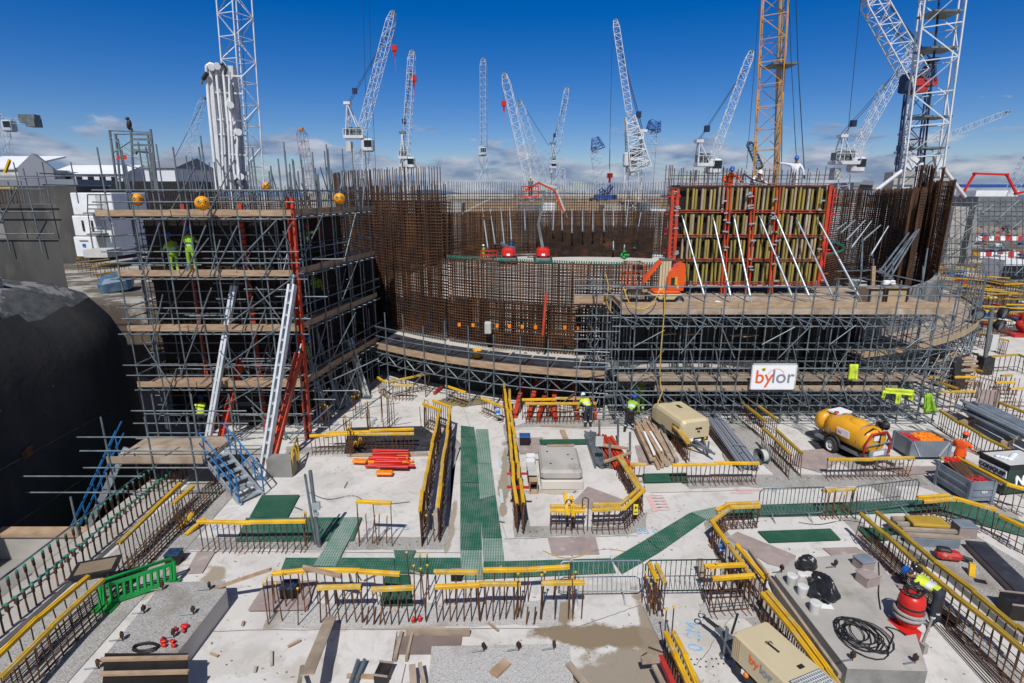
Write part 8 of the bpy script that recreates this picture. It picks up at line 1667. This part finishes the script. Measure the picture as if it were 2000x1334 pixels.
p=G(1610,1128,.98);tag(MB().box(p,(.3,.06,.03),.1).box(G(1610,1184,.58),(.36,.16,.02),-.1).build('white_tape',M['white']),'white tape strips on the tall black bag','tape')
def vac():
 b=G(1788,1283,0)+V(-.05,.35,0);t=thing('vacuum_cleaner','red industrial vacuum cleaner with grey hose and black cable on its lid','vacuum cleaner',(0,0,0))
 MB().lathe([(.10,.35),(.16,.45),(.26,.62),(.26,.66)],(0,0,0),24).build('cone',M['red'],t);MB().lathe([(.27,.62),(.28,.95),(.285,.97),(.285,1.02),(.27,1.05)],(0,0,0),24).build('drum',M['red'],t);MB().lathe([(.28,1.04),(.285,1.07),(.25,1.2),(.1,1.24),(0,1.24)],(0,0,0),24).build('motor_head',M['red'],t)
 MB().lathe([(.288,.96),(.293,.985),(.288,1.01)],(0,0,0),24).build('clamp_ring',M['black'],t)
 MB().hexa([(-.3,-.28,.0),(.1,-.28,.0),(.1,.2,.0),(-.3,.2,.0),(-.34,-.3,.5),(.12,-.3,.5),(.12,.24,.5),(-.34,.24,.5)]).build('bin',M['red'],t)
 pts=[V(.33*math.cos(q),.31*math.sin(q),.80+.05*math.sin(q*.5))for q in[k*.25 for k in range(46)]]+[V(.34,-.2,.6),V(.36,-.25,.45)];MB().tube(pts,.038,8).build('suction_hose',M['hose_grey'],t)
 pts=[V((.13+.05*math.sin(k*.6))*math.cos(k*.45)*1.3,(.13+.05*math.sin(k*.6))*math.sin(k*.45)*1.2,1.25+.012*(k%7))for k in range(80)];MB().tube(pts,.016,6).build('cable_coil',M['cable'],t)
 MB().rod((.25,-.25,.1),(.32,-.3,.8),.03,8).box((.25,-.3,.12),(.12,.16,.2)).build('stand',M['hose_grey'],t)
 for(x,y)in((-.28,-.25),(.1,-.25),(0,.25)):wheel(t,(x,y,.06),.06,.05)
 place(t,b,.2,1.0);t.scale=(.93,.93,1.12)
vac()
t=thing('floor_saw','red and black power tool lying inside the slanting rebar pair','power tool',(0,0,0));MB().box((0,0,.16),(.62,.32,.24),.1,bev=.07).build('body',M['red_steel'],t);MB().box((-.12,0,.3),(.34,.22,.12),bev=.04).build('motor',M['black'],t);MB().rod((.3,0,.16),(.55,-.05,.12),.05,8).build('nozzle',M['black'],t);place(t,G(1850,1093,.18),-.3)
t=thing('stillage','grey stillage with pale timbers and yellow mesh inside the rebar pair','stillage',(0,0,0));MB().box((0,0,.25),(1.35,1.1,.42),bev=.02).build('tray',M['stillage_grey'],t)
for k in range(4):MB().box((.0,-.5+.3*k,.52),(1.5,.12,.08),.03*k).build('timber',M['timber_grey'],t)
MB().box((.1,.1,.62),(1.0,.5,.1),bev=.02).build('yellow_mesh',M['yellow_old'],t);place(t,G(1800,1058,0),-.12)
t=thing('form_beam','long black topped formwork beam at the right edge of the slab','beam',G(1940,1110));a=G(1905,1058,.4);b=G(2030,1180,.4);MB().beam(a,b,.52,.04).build('top_sheet',M['asphalt_mat'],t);MB().beam(a-V(0,0,.18),b-V(0,0,.18),.44,.3).build('side',M['ply_grey'],t)
t=thing('yellow_post','short yellow marker block standing by the slanting rails','marker',G(1897,1122));MB().beam(G(1897,1125,.18),G(1899,1100,.5),.13,.1).build('block',M['yellow'],t);MB().box(G(1915,1135,.2),(.25,.14,.02),-.4).build('foot',M['black'],t)
tag(MB().box(G(1838,1200,.06),(.5,.7,.02),.3).build('black_sheet',M['black_gloss']),'wrinkled black plastic sheet under the bent worker','sheet')
p=G(1792,1105,1.0);t=thing('black_coat','black coat and white glove hung over the slanting cap rail','coat',p);mb=MB()
for k in range(10):mb.sphere(G(1785+R.uniform(0,16),1098+R.uniform(0,16),.98-.02*k),R.uniform(.07,.12),9,(1,.8,1.2))
mb.build('cloth',M['black_gloss'],t);MB().sphere(G(1783,1122,.85),.07,8).build('glove',M['white'],t)
def sign(lb,x0,x1,y0,y1,yb,m,ft):
 D=G((x0+x1)/2,yb).y;a,b,c,d=quadframe(x0,x1,y0,y1,D-.06);t=thing('warning_sign',lb,'sign',(a+c)/2);cc=(a+c)/2;w=(b-a).length;h=a.z-d.z;MB().box(cc,(w,.02,h)).build('plate',M[m],t);ft(cc,w,h,t)
def f1(c,w,h,t):MB().lathe([(w*.36,0),(w*.36,.006),(0,.006)],c+V(0,-.012,h*.18),16,V(0,-1,0)).build('round_symbol',M['sign_white'],t);MB().box(c+V(0,-.02,h*.2),(w*.3,.01,h*.16)).build('symbol',M['sign_blue'],t);MB().box(c+V(0,-.013,-h*.3),(w*.7,.005,h*.1)).build('text_bar',M['sign_white'],t)
def f2(c,w,h,t):MB().lathe([(w*.42,0),(w*.42,.006),(0,.006)],c+V(0,-.012,h*.2),3,V(0,-1,0)).build('triangle',M['black'],t);MB().box(c+V(0,-.013,-h*.25),(w*.7,.005,h*.08)).build('text_bar',M['black'],t)
sign('small blue and white sign at the far end of the rusty pair',968,977,795,812,826,'sign_blue',f1)
sign('blue sign with white disc in the slanting rebar line',1405,1417,1057,1078,1090,'sign_blue',f1)
sign('yellow warning sign by the plywood corner cap rails',1237,1246,985,1005,1020,'sign_yellow',f2)
def cbarrier(lb,x0,y0,x1,y1,m,thin=.011):
 a=G(x0,y0);b=G(x1,y1);d=(b-a).normalized();L_=(b-a).length;t=thing('crowd_barrier',lb,'crowd barrier',a,'metal crowd barriers');z0,z1=.18,1.08
 pts=[a+V(0,0,z0+.1),a+V(0,0,z1-.12),a+d*.1+V(0,0,z1),b-d*.1+V(0,0,z1),b+V(0,0,z1-.12),b+V(0,0,z0+.1),b-d*.08+V(0,0,z0),a+d*.08+V(0,0,z0)]
 MB().tube(pts,.019,8,True).build('frame',M[m],t);n=int(L_/.125)
 for k in range(1,n):p=a+d*(L_*k/n);rodobj(t,'bar',p+V(0,0,z0),p+V(0,0,z1),thin,M[m],6)
 s=V(-d.y,d.x,0)
 for q in(.22,.78):p=a+d*L_*q;MB().tube([p+s*.3,p+V(0,0,.17),p-s*.3],.016,6).build('foot',M['galv_bright'],t)
cbarrier('pale galvanised crowd barrier right of the near rebar row',1090,1168,1252,1166,'galv_bright',.006)
cbarrier('dark green crowd barrier between the crowded bars and the slanting line',1257,1166,1412,1164,'skip_green',.009)
cbarrier('galvanised crowd barrier on the left of the far walkway',1478,1014,1606,1011,'galv')
cbarrier('galvanised crowd barrier on the right of the far walkway',1660,1010,1785,994,'galv')
def gbar():
 a=G(197,1190,.02);b=G(342,1140,.02);d=(b-a).normalized();L_=(b-a).length;t=thing('chapter_barrier','bright green plastic barrier leaning by the left edge bars','barrier',a);up=(V(0,.15,1)).normalized()
 def P(u,v):return a+d*(L_*u)+up*v
 z1=.72;MB().tube([P(0,.05),P(0,z1-.1),P(.04,z1),P(.96,z1),P(1,z1-.1),P(1,.1)],.045,8).build('frame',M['green_plastic'],t);MB().beam(P(.02,z1-.16),P(.98,z1-.16),.05,.09).build('mid_rail',M['green_plastic'],t);MB().beam(P(0,.1),P(1,.1),.06,.12).build('bottom_rail',M['green_plastic'],t)
 for k in range(11):MB().beam(P((k+.5)/11,.1),P((k+.5)/11,z1-.16),.06,.05).build('slat',M['green_plastic'],t)
 MB().box(a+V(.1,0,.03),(.5,.3,.06)).build('foot',M['green_plastic'],t);MB().box(b-V(.05,0,-.05),(.3,.25,.05)).build('foot',M['green_plastic'],t)
gbar()
t=thing('tray','black mixing tray with dried mud propped over the left edge bars','tray',(0,0,0));MB().hexa([(-.42,-.28,0),(.42,-.28,0),(.42,.28,0),(-.42,.28,0),(-.5,-.36,.18),(.5,-.36,.18),(.5,.36,.18),(-.5,.36,.18)]).build('tub',M['black'],t);MB().box((0,0,.182),(.8,.5,.02)).build('mud',M['wet'],t);place(t,G(190,1118,.62),.35)
c=G(1488,890,.32);t=thing('cable_drum','pale cable drum by the slanting old rails','cable drum',c);ax=V(1,.3,0).normalized();MB().lathe([(.3,-.16),(.3,-.13),(.14,-.13),(.14,.13),(.3,.13),(.3,.16),(0,.16)],c,20,ax).build('drum',M['crane_grey'],t);MB().lathe([(.24,-.12),(.24,.12)],c,20,ax).build('winding',M['pipe'],t)
mb=MB()
for k in range(480):
 x=R.uniform(380,1960);y=R.uniform(860,1330);p=G(x,y,.03);s_=R.choice((.6,1,1,2));mb.box(p,(R.uniform(.01,.05)*s_,R.uniform(.006,.018)*(1+s_*.3),.01),R.random()*3)
tag(mb.build('debris',M['timber_grey']),'small offcuts and debris scattered over the slab','debris',kind='stuff')
for k,(pts,r,m,lb)in enumerate((([(600,960),(640,975),(690,968),(730,985),(800,980)],.009,'cable','thin black cable snaking across the open slab by the steel post'),([(1060,1075),(1110,1090),(1180,1072),(1250,1078),(1290,1050)],.008,'hose_yellow','thin yellow cord across the slab by the slanting walkway'),([(1420,1110),(1400,1140),(1440,1165),(1425,1185)],.008,'cable','short cable by the dark crowd barrier'),([(1560,1020),(1600,1024),(1650,1016),(1690,1022)],.008,'cable','cable running below the far crowd barriers'))):
 hose(lb,[G(x,y,.035)for x,y in pts],r,M[m],'cable','cable')
for k in range(26):
 x=R.uniform(420,1300);y=R.uniform(870,1325);z=.05
 if k>20:x=R.uniform(1250,1900);y=R.uniform(840,1000)
 p=G(x,y,z);a_=R.random()*3;l=R.uniform(.12,.5);mm,cn=R.choice((('timber','pale timber'),('timber_grey','grey timber'),('rust','rusty bar'),('galv','grey steel')))
 tag(MB().beam(p,p+V(math.cos(a_)*l,math.sin(a_)*l,R.uniform(0,.02)),.05 if 'timber' in mm else .02,.03 if 'timber' in mm else .02).build('offcut',M[mm],None,p),'%s offcut lying loose on the slab, small piece %s'%(cn,onum(k)),'offcut','offcuts on the slab')
relabel('offcut',lambda l,i:l.split(', small')[0]+', '+onum(i)+' from left')
